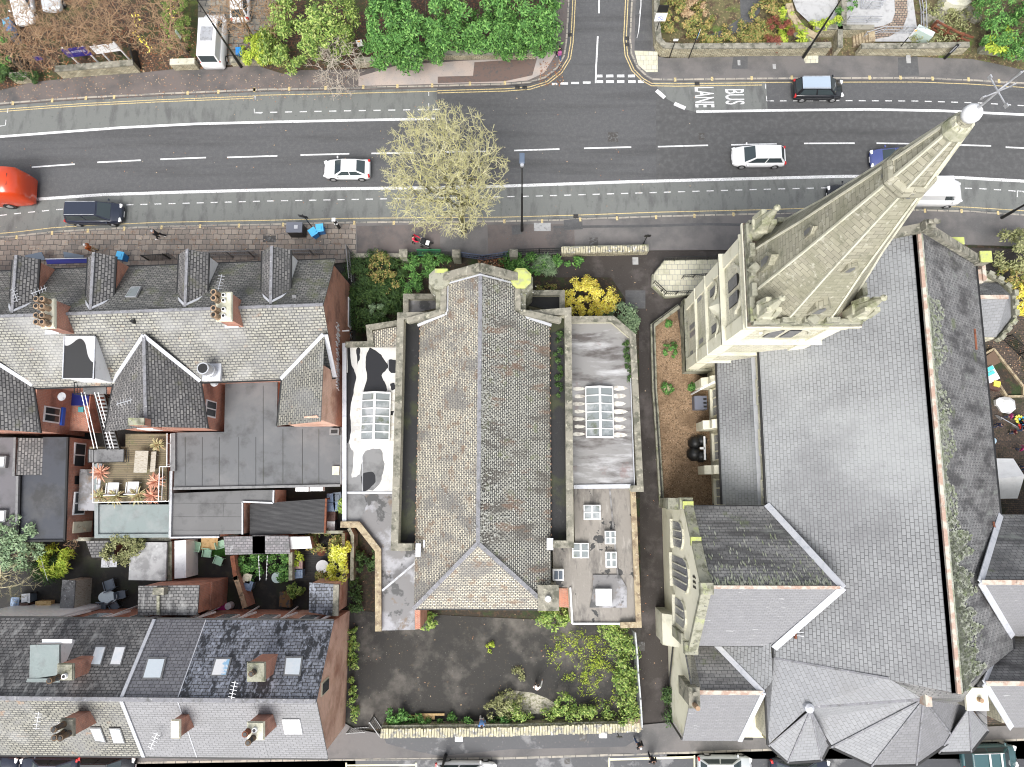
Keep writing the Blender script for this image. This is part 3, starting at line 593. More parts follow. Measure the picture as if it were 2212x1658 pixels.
# the church: nave, aisle, transepts, chancel, tower and spire
church = empty('church', (20, 3, 0), 'large cream stone church with grey slate roofs and a tall spire over its corner tower', 'church')
def ribbon3(b, pts, w, h, m=0):
 for i in range(len(pts) - 1): b.bar(pts[i], pts[i + 1], w, h, m)
 return b
def gable_window(b, plane_x, y, z0, z1, w, side=-1, n=1):
 """arched opening on a wall facing -x or +x: returns outline in the wall plane"""
 pts = [(y - w / 2, z0), (y + w / 2, z0), (y + w / 2, z1 - w / 2)]
 for k in range(1, 6):
  a = math.pi * k / 6; pts.append((y + w / 2 * math.cos(a), z1 - w / 2 + w / 2 * math.sin(a) * 1.2))
 pts.append((y - w / 2, z1 - w / 2))
 return pts
def wall_panel(b, pts, frame, t, m=0):
 """extruded panel from 2-d outline pts; frame(u, v, d) -> point, d = distance out of the wall"""
 n = len(pts)
 P_ = [frame(u, v, t) for u, v in pts] + [frame(u, v, -0.05) for u, v in pts]
 b.add(P_, [tuple(range(n)), tuple(reversed(range(n, 2 * n)))] + [(i, n + i, n + (i + 1) % n, (i + 1) % n) for i in range(n)], m)
def fx(x, s):    # wall facing s*x
 return (lambda u, v, d: Vector((x + s * d, u, v)))
def fy(y, s):
 return (lambda u, v, d: Vector((u, y + s * d, v)))
NZ, EZ = 14.0, 8.0
R1, R2 = W('24', 1312, 368, NZ), W('44', 940, 605, NZ)
rx = (R1.x + R2.x) / 2; R1.x = rx; R2.x = rx
le1, le2 = W('24', 15, 1290, EZ), W('44', 106, 485, EZ)
re1, re2 = W('24', 1665, 570, EZ), W('44', 1157, 435, EZ)
lx, rxx = rx - 8.3, rx + 7.3
yN = W('24', 1312, 368, NZ).y; yS = R2.y
yNe = W('24', 1665, 570, EZ).y
wl_ = B(); wl_.box(lx + .35, rxx - .35, yS + .2, yNe - .1, 0, EZ - .1)
wl_.prism([(lx + .35, yNe - .1), (rxx - .35, yNe - .1), (rxx - .35, yNe - .5), (lx + .35, yNe - .5)], 0, EZ + .2)
n0 = yNe - .3
wl_.add([(lx + .3, n0, EZ), (rxx - .3, n0, EZ), (rx, n0, NZ), (lx + .3, n0 - .4, EZ), (rxx - .3, n0 - .4, EZ), (rx, n0 - .4, NZ)], [(2, 1, 0), (3, 4, 5), (0, 3, 5, 2), (1, 2, 5, 4)])
wl_.build('nave_wall', stone, church)
b = B(); b.slab([(rx, n0, NZ), (rx, yS, NZ), (lx, yS + .6, EZ), (lx, n0, EZ)], .14); b.build('west_roof', s_church, church)
b = B(); b.slab([(rx, n0, NZ), (rx, yS, NZ), (rxx, yS + 1.2, EZ), (rxx, n0, EZ)], .14); b.build('east_roof', s_church_d, church)
b = B(); b.bar((rx, n0, NZ + .03), (rx, yS, NZ + .03), .22, .16); b.build('ridge', ridge_red, church)
b = B()
for s in (-1, 1): b.bar((rx + s * .2, n0, NZ - .1), (rx + s * .2, yS, NZ - .1), .22, .05); b.build('lichen_band', lichen, church)
def flecks(parent, A_, B_, C_, n, pw, m_, size=.16, seed=1, st=1.0, name='lichen_growth'):
 """small lichen flakes on the plane A + u(B-A) + v(C-A), thinning out with v"""
 r = np.random.default_rng(seed); A_, B_, C_ = [np.array(q, float) for q in (A_, B_, C_)]; U = B_ - A_; V = C_ - A_; nn = np.cross(U, V); nn /= np.linalg.norm(nn); nn *= np.sign(nn[2])
 u = r.random((n, 1)); v = r.random((n, 1)) ** pw * (.6 + .4 * np.sin(u * 37) * np.sin(u * 13 + 2)); c = A_ + u * U + v * V + nn * .03
 e1 = U / np.linalg.norm(U); e2 = V / np.linalg.norm(V); s = size * (.4 + r.random((n, 1)))
 q = np.stack([c - e1 * s * .5, c + e2 * s * st * .7, c + e1 * s * .5 + e2 * s * .1, c - e2 * s * st * .6], 1).reshape(-1, 3)
 o = raw_mesh(name, q, np.arange(4 * n).reshape(-1, 4), m_, parent); o['kind'] = 'stuff'; return o
lf_lich = leafm('lichen_flakes', (.3, .32, .24), (.42, .43, .36), (.22, .26, .14), (.36, .36, .33))
flecks(church, (rx + .2, n0 - 4, NZ - .15), (rx + .2, yS, NZ - .15), (rx + 2.6, n0 - 4, NZ - 2.1), 3600, 3, lf_lich, .17, 1, 1.6)
flecks(church, (rx + .2, yS + 9, NZ - .15), (rx + .2, yS, NZ - .15), (rx + 3.6, yS + 9, NZ - 2.9), 2600, 1.8, lf_lich, .2, 2, 2)
b = B()
b.bar((lx - .1, n0 + .05, EZ + .25), (rx, n0 + .05, NZ + .75), .55, .4); b.bar((rxx + .1, n0 + .05, EZ + .25), (rx, n0 + .05, NZ + .75), .55, .4)
b.obox((rx, n0 + .05, NZ + 1.0), .6, .6, .7); b.tube((rx, n0 + .05, NZ + 1.2), (rx, n0 + .05, NZ + 1.9), .14, .14, 8); b.obox((rx, n0 + .05, NZ + 1.7), .7, .2, .2)
b.obox((rxx + .1, n0 + .1, EZ + .5), .75, .75, .9); b.build('gable_coping', coping, church)
b = B(); b.obox((rxx - 2.9, n0 + .6, EZ + 2.6), .9, .5, .5); b.obox((rxx + .1, n0 + .1, EZ + 1.0), .8, .8, .12); b.build('moss_cap', limegreen, church)
b = B(); b.bar((lx - .05, n0, EZ - .06), (lx - .05, yS + .6, EZ - .06), .14, .14); b.bar((rxx + .05, n0, EZ - .06), (rxx + .05, yS + 1.2, EZ - .06), .14, .14); b.build('gutter', black_m, church)
yt = W('33', 2100, 0, 7).y
for i, (ya, yb) in enumerate(((0, 200), (415, 625), (835, 1045), (-430, -260))):
 y0, y1 = W('33', 2100, yb, 7).y, W('33', 2100, ya, 7).y
 b = B()
 for k in range(3):
  u0 = y0 + (y1 - y0) * (k + .08) / 3; u1 = y0 + (y1 - y0) * (k + .92) / 3
  wall_panel(b, [(u0, 6.35), (u1, 6.35), (u1, 7.6), (u0, 7.6)], fx(lx + .35, -1), .02)
 w_ = b.build('clerestory_window', glass_lead, church)
 b = B()
 for k in range(4):
  u = y0 + (y1 - y0) * k / 3; b.obox((lx + .33, u, 7.0), .1, .1, 1.5)
 b.obox((lx + .33, (y0 + y1) / 2, 7.65), .12, y1 - y0 + .1, .1); b.obox((lx + .3, (y0 + y1) / 2, 6.28), .16, y1 - y0 + .1, .12); b.build('mullion', ashlar, w_)
# west aisle
ax0, ax1 = W('33', 1760, 400, 4).x, lx + .33
ay1, ay0 = W('23', 1735, 1425, 4).y, -1.0
b = B(); b.box(ax0 + .3, ax1, ay0, ay1 + .3, 0, 3.9); b.build('aisle_wall', stone, church)
b = B(); b.slab([(ax0, ay1 + .4, 4), (ax0, ay0, 4), (ax1, ay0, 6.0), (ax1, ay1 + .4, 6.0)], .12); b.build('aisle_roof', s_church, church)
b = B(); b.bar((ax0 - .06, ay1, 3.95), (ax0 - .06, ay0, 3.95), .13, .13); b.build('gutter', black_m, church)
b = B(); b.bar((ax1 - .1, ay1 + .3, 6.03), (ax1 - .1, ay0 - .5, 6.03), .34, .06); b.build('lead_flashing', lead, church)
for yz0, yz1 in ((350, 410), (715, 785), (-5, 60)):
 y = W('33', 1620, (yz0 + yz1) / 2, 2.4).y
 b = B(); b.box(ax0 - .75, ax0 + .4, y - .32, y + .32, 0, 2.2); b.box(ax0 - .35, ax0 + .4, y - .3, y + .3, 2.2, 3.4)
 b.slab([(ax0 - .78, y - .34, 2.25), (ax0 - .78, y + .34, 2.25), (ax0 - .2, y + .34, 2.75), (ax0 - .2, y - .34, 2.75)], .3)
 b.slab([(ax0 - .36, y - .34, 3.3), (ax0 - .36, y + .34, 3.3), (ax0 + .35, y + .34, 3.75), (ax0 + .35, y - .34, 3.75)], .25)
 b.build('buttress', ashlar_bright, church, bevel=.02)
for yz0, yz1 in ((80, 300), (455, 665), (830, 1040)):
 y0, y1 = W('33', 1700, yz1, 2.6).y, W('33', 1700, yz0, 2.6).y
 b = B(); wall_panel(b, [(y0, 1.5), (y1, 1.5), (y1, 3.5), (y0, 3.5)], fx(ax0 + .3, -1), .03); wn = b.build('aisle_window', glass_lead, church)
 b = B()
 for k in range(4): b.obox((ax0 + .26, y0 + (y1 - y0) * k / 3, 2.5), .1, .1, 2.1)
 b.obox((ax0 + .26, (y0 + y1) / 2, 3.05), .08, y1 - y0, .08); b.obox((ax0 + .24, (y0 + y1) / 2, 3.58), .14, y1 - y0 + .2, .14); b.obox((ax0 + .2, (y0 + y1) / 2, 1.42), .26, y1 - y0 + .2, .14)
 b.build('mullion', ashlar_bright, wn)
b = B(); p = W('23', 1610, 1640, 3.2); q = W('23', 1725, 1580, 4.0); b.bar(p, q, .12, .12); b.bar(p, (p.x, p.y, 0), .1); b.build('downpipe', white, church)
# west transept
TZ, TE = 12.0, 8.0
ta = W('43', 955, 112, TZ); tb_ = W('44', 385, 95, TZ); ty = (ta.y + tb_.y) / 2
tx = 11.05; yU = W('33', 1700, 1045, TE).y; yL = W('43', 1000, 380, TE).y
yU = min(yU, -.95)
xin = W('44', 385, 95, TZ).x
b = B(); b.box(tx + .2, lx + .8, yL + .3, yU - .3, 0, TE - .05)
b.add([(tx, yL + .2, 0), (tx, yU - .2, 0), (tx, yU - .2, TE), (tx, ty, TZ), (tx, yL + .2, TE), (tx + .5, yL + .2, 0), (tx + .5, yU - .2, 0), (tx + .5, yU - .2, TE), (tx + .5, ty, TZ), (tx + .5, yL + .2, TE)], [(0, 1, 2, 3, 4), (9, 8, 7, 6, 5), (0, 5, 6, 1), (1, 6, 7, 2), (2, 7, 8, 3), (3, 8, 9, 4), (4, 9, 5, 0)])
b.build('transept_wall', ashlar_bright, church)
v1 = W('34', 92, 1352, TE); v1.x = lx; v2 = W('44', 95, 262, TE); v2.x = lx
tip_ = Vector((xin, ty, TZ))
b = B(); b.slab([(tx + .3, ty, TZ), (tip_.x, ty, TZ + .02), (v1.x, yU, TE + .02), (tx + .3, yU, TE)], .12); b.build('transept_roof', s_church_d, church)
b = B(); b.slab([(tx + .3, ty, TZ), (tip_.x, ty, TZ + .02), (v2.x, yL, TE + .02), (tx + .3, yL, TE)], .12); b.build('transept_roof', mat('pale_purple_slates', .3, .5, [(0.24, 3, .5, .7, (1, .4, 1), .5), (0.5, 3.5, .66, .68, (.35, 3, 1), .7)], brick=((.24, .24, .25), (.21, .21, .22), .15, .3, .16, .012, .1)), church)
flecks(church, (tx + .4, ty + .15, TZ - .03), (tip_.x - .5, ty + .15, TZ - .03), (tx + .4, yU, TE + .04), 450, 2.6, lf_lich, .07, 3, 3.5)
b = B(); b.bar((tx + .3, ty, TZ + .05), (tip_.x, ty, TZ + .05), .2, .12); b.build('ridge', ridge_red, church)
b = B()
def onslope(y, x):   # height of nave west slope at x
 return EZ + (x - lx) / (rx - lx) * (NZ - EZ)
b.bar((tip_.x + .1, ty, TZ + .12), (lx - .05, yU + .1, TE + .14), .42, .07); b.bar((tip_.x + .1, ty, TZ + .12), (lx - .05, yL - .1, TE + .14), .42, .07); b.build('lead_flashing', lead, church)
b = B(); b.bar((tx + .15, yU + .25, TE + .15), (tx + .15, ty, TZ + .4), .62, .34); b.bar((tx + .15, yL - .25, TE + .15), (tx + .15, ty, TZ + .4), .62, .34)
b.obox((tx + .1, ty, TZ + .55), .8, .7, .5)
b.obox((tx + .05, yU + .15, TE + .1), .9, .8, .5); b.obox((tx + .05, yL - .1, TE + .1), .9, .8, .5); b.build('gable_coping', mossy, church, bevel=.03)
b = B(); b.obox((tx + .12, yU - 2.2, 10.25), .66, .55, .3); b.obox((tx + .12, yU + .05, TE + .45), .7, .5, .2); b.build('moss_cap', limegreen, church)
b = B(); b.box(tx - .25, tx + .6, yU - .3, yU + .45, 0, 6.6); b.slab([(tx - .8, yU - .3, 6.4), (tx - .8, yU + .5, 6.4), (tx + .5, yU + .5, 7.9), (tx + .5, yU - .3, 7.9)], .9)
b.box(tx - .25, tx + .6, yL - .2, yL + .5, 0, 6.6); b.build('buttress', mossy, church)
for yc, z0, z1, w_ in ((ty + 2.75, 4.0, 7.3, 1.75), (ty + .15, 3.4, 8.6, 2.1), (ty - 2.6, 4.0, 7.3, 1.75)):
 b = B(); wall_panel(b, gable_window(b, 0, yc, z0, z1, w_), fx(tx, -1), .025); wn = b.build('arched_window', glass_lead, church)
 b = B()
 for k in (-1, 0, 1) if w_ > 2 else (-.5, .5): b.obox((tx - .03, yc + k * w_ / 4 * (1 if w_ > 2 else 1.3), (z0 + z1) / 2 - .3), .1, .09, z1 - z0 - .8)
 pts = gable_window(b, 0, yc, z0, z1, w_ + .16)
 for i in range(2, len(pts) - 1): b.bar((tx - .05, pts[i][0], pts[i][1]), (tx - .05, pts[i + 1][0], pts[i + 1][1]), .14, .12)
 b.obox((tx - .1, yc, z0 - .1), .25, w_ + .3, .16)
 b.build('tracery', ashlar, wn)
b = B()
for k in range(3): wall_panel(b, [(ty + .45 - .32 * k, 9.7), (ty + .3 - .32 * k, 9.7), (ty + .3 - .32 * k, 10.5), (ty + .45 - .32 * k, 10.3)], fx(tx, -1), .03)
b.build('vent_slit', black_m, church)
b = B(); b.bar((tx + .3, yL + .02, TE - .1), (lx, yL + .02, TE - .1), .13, .13); b.bar((tx + .3, yU - .02, TE - .1), (lx, yU - .02, TE - .1), .13, .13); b.build('gutter', black_m, church)
# south-west lower wing
WZ, WE = 8.0, 4.6
w1, w2 = W('43', 905, 598, WZ), W('43', 1215, 600, WZ); wy = w1.y; wx0 = w1.x; wyl = W('43', 1000, 828, WE).y
gx = W('43', 830, 828, WE).x
wx0 = gx + .1
wyu = 2 * wy - wyl
b = B(); b.box(gx + .25, w2.x + 1.2, wyl + .2, yL + .3, 0, WE - .1)
b.add([(gx + .2, wyl + .2, 0), (gx + .2, yL, 0), (gx + .2, wyu, WE), (gx + .2, wy, WZ), (gx + .2, wyl + .2, WE), (gx + .7, wyl + .2, 0), (gx + .7, yL, 0), (gx + .7, wyu, WE), (gx + .7, wy, WZ), (gx + .7, wyl + .2, WE)], [(0, 1, 2, 3, 4), (9, 8, 7, 6, 5), (1, 6, 7, 2), (2, 7, 8, 3), (3, 8, 9, 4), (4, 9, 5, 0)])
b.build('wing_wall', ashlar_bright, church)
xe = w2.x
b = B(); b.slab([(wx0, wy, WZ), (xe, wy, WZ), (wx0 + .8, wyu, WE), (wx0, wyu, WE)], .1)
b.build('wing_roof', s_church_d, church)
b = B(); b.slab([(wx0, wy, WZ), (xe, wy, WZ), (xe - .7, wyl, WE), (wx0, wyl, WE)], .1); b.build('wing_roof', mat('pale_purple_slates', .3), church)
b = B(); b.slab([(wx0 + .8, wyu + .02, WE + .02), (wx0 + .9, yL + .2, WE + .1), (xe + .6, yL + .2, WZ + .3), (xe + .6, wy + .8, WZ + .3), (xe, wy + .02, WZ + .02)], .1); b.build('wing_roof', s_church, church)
b = B(); b.bar((wx0, wy, WZ + .05), (xe, wy, WZ + .05), .26, .14); b.build('ridge', ridge_red, church)
b = B(); b.bar((xe, wy, WZ + .12), (wx0 + .8, wyu, WE + .14), .35, .07); b.bar((xe + .05, wy, WZ + .05), (xe - .65, wyl, WE + .05), .3, .08); b.build('lead_flashing', lead, church)
b = B(); c = W('43', 893, 625, 8.6); b.obox((c.x, c.y, 6.9), .6, 1.15, 3.2); b.obox((c.x, c.y, 8.55), .72, 1.3, .15); b.tube((c.x, c.y + .3, 8.6), (c.x, c.y + .3, 8.9), .16, .14, 10); ch_ = b.build('chimney', coping, church)
b = B(); b.tube((c.x, c.y - .4, 8.6), (c.x, c.y - .4, 9.5), .17, .15, 10); b.build('chimney_pot', terracotta, ch_)
b = B(); b.bar((gx, wyl + .1, WE - .1), (xe + .3, wyl + .1, WE - .1), .12, .12); b.bar((gx + .05, wyl + .15, WE), (gx + .05, wyl + .15, 0), .1); b.bar((gx + .08, wyu + .5, WE - .4), (gx + .08, wyl + 2, .2), .1); b.build('gutter', black_m, church)
b = B(); b.box(gx - .7, gx + .3, yL - .9, yL + 1.2, 0, 3.2); b.slab([(gx - .8, yL - .95, 3.2), (gx - .8, yL + 1.25, 3.2), (gx + .4, yL + 1.25, 4.2), (gx + .4, yL - .95, 4.2)], .9); b.build('side_porch', ashlar, church)
# chancel and apse
AZ, AE = 11.2, 7.0
A = W('44', 775, 632, AZ)
rim = [W('44', x, y, AE) for x, y in ((258, 730), (340, 857), (530, 946), (742, 941), (920, 817), (985, 668))]
up = [W('44', 22, 438, AE), W('44', 42, 848, AE)]
lt = W('44', 240, 668, 8.8)
b = B(); b.slab([(lx, yS + .55, EZ - .1), (rx - 2.9, yS + .3, 11.9), A, (lt.x, lt.y, 8.8), up[1], up[0]], .12)
b.slab([A, (lt.x, lt.y, 8.8), rim[0]], .1)
b.slab([A, rim[0], rim[1]], .1); b.slab([A, rim[1], rim[2]], .1); b.build('chancel_roof', mat('chancel_slates', .3, .5, [(0.22, .4, .5, .7, None, .5)], brick=((.27, .275, .285), (.235, .24, .25), .16, .42, .27, .014, .1)), church)
b = B(); b.slab([A, rim[2], rim[3]], .1); b.slab([A, rim[3], rim[4]], .1); b.slab([A, rim[4], rim[5]], .1); b.build('apse_roof', mat('apse_slates', .22, .5, [(.16, .8, .5, .7, None, .6)], brick=((.22, .22, .23), (.185, .185, .195), .13, .42, .27, .014, .1)), church)
b = B(); b.slab([(rx - 2.9, yS + .3, 11.9), (rx, yS, NZ - .02), (rxx - .2, yS + 1.2, EZ), rim[5], A], .1); b.slab([(rxx - .2, yS + 1.2, EZ), W('44', 1068, 510, EZ), W('44', 1078, 775, AE - .2), W('44', 1000, 660, AE + .6), rim[5]], .1); b.build('chancel_roof', s_church_d, church)
b = B()
for r in rim[1:5]: b.bar(A + Vector((0, 0, .04)), r + Vector((0, 0, .04)), .12, .08)
b.bar(A + Vector((0, 0, .04)), lt + Vector((0, 0, .02)), .16, .08)
b.bar((lx, yS + .55, EZ - .02), (rx - 2.9, yS + .3, 11.96), .12, .06)
b.build('hip_roll', ridge_grey, church)
b = B(); ribbon3(b, rim, .15, .15); ribbon3(b, up, .15, .15); b.build('gutter', black_m, church)
b = B(); b.prism([(p.x * .99 + .2, p.y * .985 + .1) for p in [up[0], up[1]] + rim[1:5]] + [(rxx - .5, yS), (lx + .3, yS + .6)], 0, AE - .15); b.build('chancel_wall', stone, church)
b = B(); b.obox((A.x - .02, A.y + .15, AZ + .3), .38, .8, .7); b.build('ridge_stub', ridge_red, church)
for nm, tipp, rm, m_ in (('L', W('44', 243, 684, 9.0), ((45, 852), (135, 932), (295, 921), (330, 852), (258, 732)), 'chancel_slates'), ('R', W('44', 990, 672, 9.0), ((1080, 780), (1000, 881), (848, 886), (920, 817)), 'chancel_slates')):
 rr = [W('44', x, y, 6.6) for x, y in rm]
 b = B()
 for i in range(len(rr) - 1): b.slab([tipp, rr[i], rr[i + 1]], .1)
 tr = b.build('turret_roof', MATS[m_], church)
 b = B()
 for r in rr: b.bar(tipp + Vector((0, 0, .03)), r + Vector((0, 0, .03)), .1, .06)
 b.build('hip_roll', ridge_grey, tr)
 b = B(); ribbon3(b, rr, .14, .14); b.build('gutter', black_m, tr)
 b = B(); cc = sum(rr, Vector()) / len(rr); b.prism([cc + (r - cc) * .9 for r in rr], 0, 6.45); b.build('turret_wall', stone, tr)
b = B(); b.lathe(W('44', 240, 675, 9.0), [(.3, -.5), (.3, 0), (.12, .15)], 10); b.build('turret_cap', lead, church)
b = B(); c = W('44', 1025, 630, 10.2); b.obox((c.x, c.y, 8.2), 1.15, 1.1, 3.8); cz = b.build('chimney', coping, church)
b = B(); b.obox((c.x, c.y, 10.2), 1.35, 1.35, .2); b.build('chimney_cap', ashlar_bright, cz); b = B(); b.tube((c.x + .1, c.y, 10.3), (c.x + .1, c.y, 10.6), .16, .14, 10); b.build('chimney_pot', terracotta, cz)
b = B(); p = [W('43', 1210, 432, 5.2), W('44', 70, 380, 5.2), W('44', 95, 430, 5.6), W('44', 20, 440, 5.2)]; b.slab(p, .1); b.build('corner_roof', lead, church)
for t, xa, ya, xb, yb in (('34', 238, 1222, 250, 1410), ('44', 166, 235, 172, 345)):
 pa, pb_ = [0, 0]
 z = 9.0
 for _ in range(15): pa = W(t, xa, ya, z); z = onslope(0, pa.x) + .25
 pb_ = W(t, xb, yb, z); b = B(); b.bar(pa, pb_, .1, .3); sb_ = b.build('ladder_board', rust, church)
 b = B()
 for f in (.2, .8):
  q = pa.lerp(pb_, f); b.bar(q + Vector((-.5, -.1, -.2)), q + Vector((.45, -.1, .3)), .05); b.bar(q + Vector((-.5, .12, -.2)), q + Vector((.45, .12, .3)), .05)
 b.build('bracket', galv, sb_)
for t, xa, ya, xb, yb in (('34', 1915, 1175, 1940, 1345), ('24', 1760, 1150, 1775, 1320)):
 pa = W(t, xa, ya, 8.9); pb_ = W(t, xb, yb, 8.9); b = B(); b.bar(pa, pb_, .12, .35); b.build('ladder_board', rust, church)
# east side: canted chapel and two transepts
cz0 = 5.2
o = [W('24', x, y, cz0) for x, y in ((1690, 700), (1815, 690), (1960, 765), (2065, 865), (2072, 1060), (1950, 1216), (1790, 1212))]
rdA, rdB = W('24', 1640, 888, 8.0), W('24', 2062, 868, 8.0)
rdB = W('24', 2040, 888, 7.6)
b = B(); b.slab([rdA, rdB, o[3], o[2], W('24', 1800, 770, 5.8), (rxx, o[1].y - .8, 6.4)], .1); b.build('chapel_roof', s_church_d, church)
b = B(); b.slab([rdA, rdB, o[5], o[6], (rxx - .2, o[6].y, 5.6)], .1); b.slab([rdB, o[3], o[4]], .1); b.slab([rdB, o[4], o[5]], .1); b.build('chapel_roof', mat('chancel_slates', .3), church)
b = B(); b.bar(rdA + Vector((0, 0, .05)), rdB + Vector((0, 0, .05)), .28, .14); b.build('ridge', ridge_red, church)
b = B(); ribbon3(b, [W('24', 1700, 800, 8.0), W('24', 1628, 868, 8.2), W('24', 1752, 1145, 8.2), W('24', 1785, 1195, 8)], .35, .08); b.build('lead_flashing', lead, church)
b = B(); c_ = sum(o, Vector()) / len(o); b.prism([c_ + (q - c_) * 1.03 for q in o[1:]] + [(rxx - .5, o[6].y), (rxx - .5, o[0].y)], 0, cz0 - .2); b.build('chapel_wall', stone, church)
b = B(); oo = [c_ + (q - c_) * 1.1 for q in o]; ribbon3(b, [Vector((p.x, p.y, cz0)) for p in [Vector((rxx, oo[0].y, 0))] + oo[1:6]], .28, .4)
for p, d in along([Vector((p.x, p.y, cz0 + .3)) for p in oo[1:6]], .75): b.obox(p, .42, .3, .35, math.atan2(d.y, d.x))
b.build('battlement', mossy, church)
b = B(); b.obox(W('24', 1775, 720, 7.2), .9, 1.0, .3); b.obox(W('24', 1770, 700, 6.4), .25, 1.6, 2.2); b.build('dormer_cheek', ridge_red, church)
for (ya, yb, yc, rz, ez, nm, xr, zz) in ((1083, 1254, 1375, 12.0, 8.0, 'a', 2119, 0), (1378, 1472, 1572, 10.5, 7.0, 'b', 2128, 1)):
 ra = W('0', xr, yb + 4, rz); y_u, y_l = W('0', 2190, ya, ez).y, W('0', 2190, yc, ez).y
 if zz == 0: y_u = 2 * ra.y - y_l
 X1 = 44
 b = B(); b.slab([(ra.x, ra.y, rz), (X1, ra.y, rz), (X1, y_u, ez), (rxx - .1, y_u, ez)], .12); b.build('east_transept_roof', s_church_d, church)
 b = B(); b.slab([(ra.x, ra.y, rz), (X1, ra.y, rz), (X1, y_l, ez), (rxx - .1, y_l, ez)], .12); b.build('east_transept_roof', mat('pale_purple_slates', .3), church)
 b = B(); b.bar((ra.x, ra.y, rz + .05), (X1, ra.y, rz + .05), .28, .14); b.build('ridge', ridge_red, church)
 b = B(); b.bar((ra.x - .1, ra.y, rz + .1), (rxx - .05, y_u, ez + .12), .4, .07); b.bar((ra.x - .1, ra.y, rz + .1), (rxx - .05, y_l, ez + .12), .4, .07); b.build('lead_flashing', lead, church)
 b = B(); b.box(rxx - .5, X1 - .3, y_l + .25, y_u - .25, 0, ez - .1); b.build('east_transept_wall', stone, church)
# tower
X0, X1, Y0, Y1 = 13.2, 18.9, 9.6, 15.0
tower = B(); tower.box(X0, X1, Y0, Y1, 0, 17.2); tower = tower.build('tower', stone, church)
b = B(); b.box(X0 - .22, X1 + .1, Y0 - .25, Y1 + .22, 0, 1.5)
b.slab([(X0 - .22, Y0 - .25, 1.5), (X0 - .22, Y1 + .22, 1.5), (X0 + .02, Y1 + .22, 1.8), (X0 + .02, Y0 - .25, 1.8)], .3); b.build('plinth', mossy, tower)
for (x, y) in ((X0, Y0), (X0, Y1), (X1, Y0), (X1, Y1)):
 b = B(); sx = -1 if x == X0 else 1; sy = -1 if y == Y0 else 1
 b.box(x - .12 if sx < 0 else x - .75, x + .75 if sx < 0 else x + .12, y - .12 if sy < 0 else y - .75, y + .75 if sy < 0 else y + .12, 1.4, 16.7)
 b.build('corner_buttress', ashlar_bright, tower)
for z, h, o_ in ((4.6, .16, .18), (7.6, .22, .2), (11.6, .4, .26), (12.05, .12, .34), (15.9, .18, .22)):
 b = B(); b.box(X0 - o_, X1 + o_, Y0 - o_, Y1 + o_, z, z + h); b.build('string_course', coping if z in (11.6,) else ashlar, tower, bevel=.03)
b = B(); b.box(X0 - .3, X1 + .3, Y0 - .3, Y1 + .3, 16.75, 17.05); b.box(X0 - .42, X1 + .42, Y0 - .42, Y1 + .42, 17.05, 17.35); b.build('cornice', ashlar, tower, bevel=.04)
b = B(); b.box(X0 - .36, X1 + .36, Y0 - .36, Y1 + .36, 17.35, 17.5); b.build('dark_course', mat('dirty_stone', (.16, .13, .1), .9, [(.3, 3, .54, .66)], bump=(14, .5)), tower)
b = B()
for a, c in (((X0 - .2, Y0 - .2), (X1 + .2, Y0 - .2)), ((X1 + .2, Y0 - .2), (X1 + .2, Y1 + .2)), ((X1 + .2, Y1 + .2), (X0 - .2, Y1 + .2)), ((X0 - .2, Y1 + .2), (X0 - .2, Y0 - .2))):
 a, c = Vector((*a, 17.75)), Vector((*c, 17.75)); b.bar(a, c, .32, .5)
 for f in (.3, .5, .7):
  q = a.lerp(c, f); b.obox((q.x, q.y, 18.2), .75 if a.y == c.y else .3, .3 if a.y == c.y else .75, .5)
 m_ = a.lerp(c, .5); b.obox((m_.x, m_.y, 18.5), .5, .5, .5, RAD(45))
b.build('parapet', mossy, tower, bevel=.03)
def louvre(frame, u, z0, z1, w, n=7):
 b = B(); wall_panel(b, gable_window(b, 0, u, z0, z1, w), frame, .02); o = b.build('belfry_opening', black_m, tower)
 b = B()
 for k in range(n):
  z = z0 + .2 + (z1 - z0 - .7) * k / (n - 1); wall_panel(b, [(u - w / 2 + .04, z), (u + w / 2 - .04, z), (u + w / 2 - .04, z + .09), (u - w / 2 + .04, z + .09)], frame, .08)
 b.build('louvre', grey_m, o)
 return o
def hood(frame, u, zc, r, t=.18, legs=.9):
 b = B(); last = None
 for k in range(13):
  a = math.pi * k / 12; p = frame(u + r * math.cos(a), zc + r * math.sin(a) * 1.05, .12)
  if last is not None: b.bar(last, p, t, t)
  last = p
 for s in (-1, 1): b.bar(frame(u + s * r, zc, .12), frame(u + s * (r + .25), zc - .12, .12), t, t)
 b.build('hood_mould', ashlar, tower)
W_, S_ = fx(X0, -1), fy(Y0, -1)
N_, E_ = fy(Y1, 1), fx(X1, 1)
for fr, c0 in ((W_, (Y0 + Y1) / 2), (S_, (X0 + X1) / 2), (N_, (X0 + X1) / 2), (E_, (Y0 + Y1) / 2)):
 for s in (-.52, .52): louvre(fr, c0 + s, 12.9, 15.1, .78)
 hood(fr, c0, 14.6, 1.35)
for u in (11.0, 13.6): louvre(W_, u, 8.6, 10.4, .55, 5); hood(W_, u, 10.0, .5, .12)
b = B(); b.add([W_(11.7, 9.6, 0), W_(12.9, 9.6, 0), W_(12.9, 10.5, 0), W_(12.3, 11.3, 0), W_(11.7, 10.5, 0), W_(12.3, 10.0, .55)], [(0, 1, 5), (1, 2, 5), (2, 3, 5), (3, 4, 5), (4, 0, 5)]); b.build('carved_bracket', ashlar, tower)
for u, z0, z1, w in ((10.9, 5.0, 6.2, .35), (12.0, 2.3, 3.9, .4), (12.6, 2.3, 3.9, .4), (14.1, 5.0, 6.2, .35), (10.6, 2.2, 3.0, .3)):
 b = B(); wall_panel(b, gable_window(b, 0, u, z0, z1, w), W_, .02); b.build('lancet', glass_lead, tower)
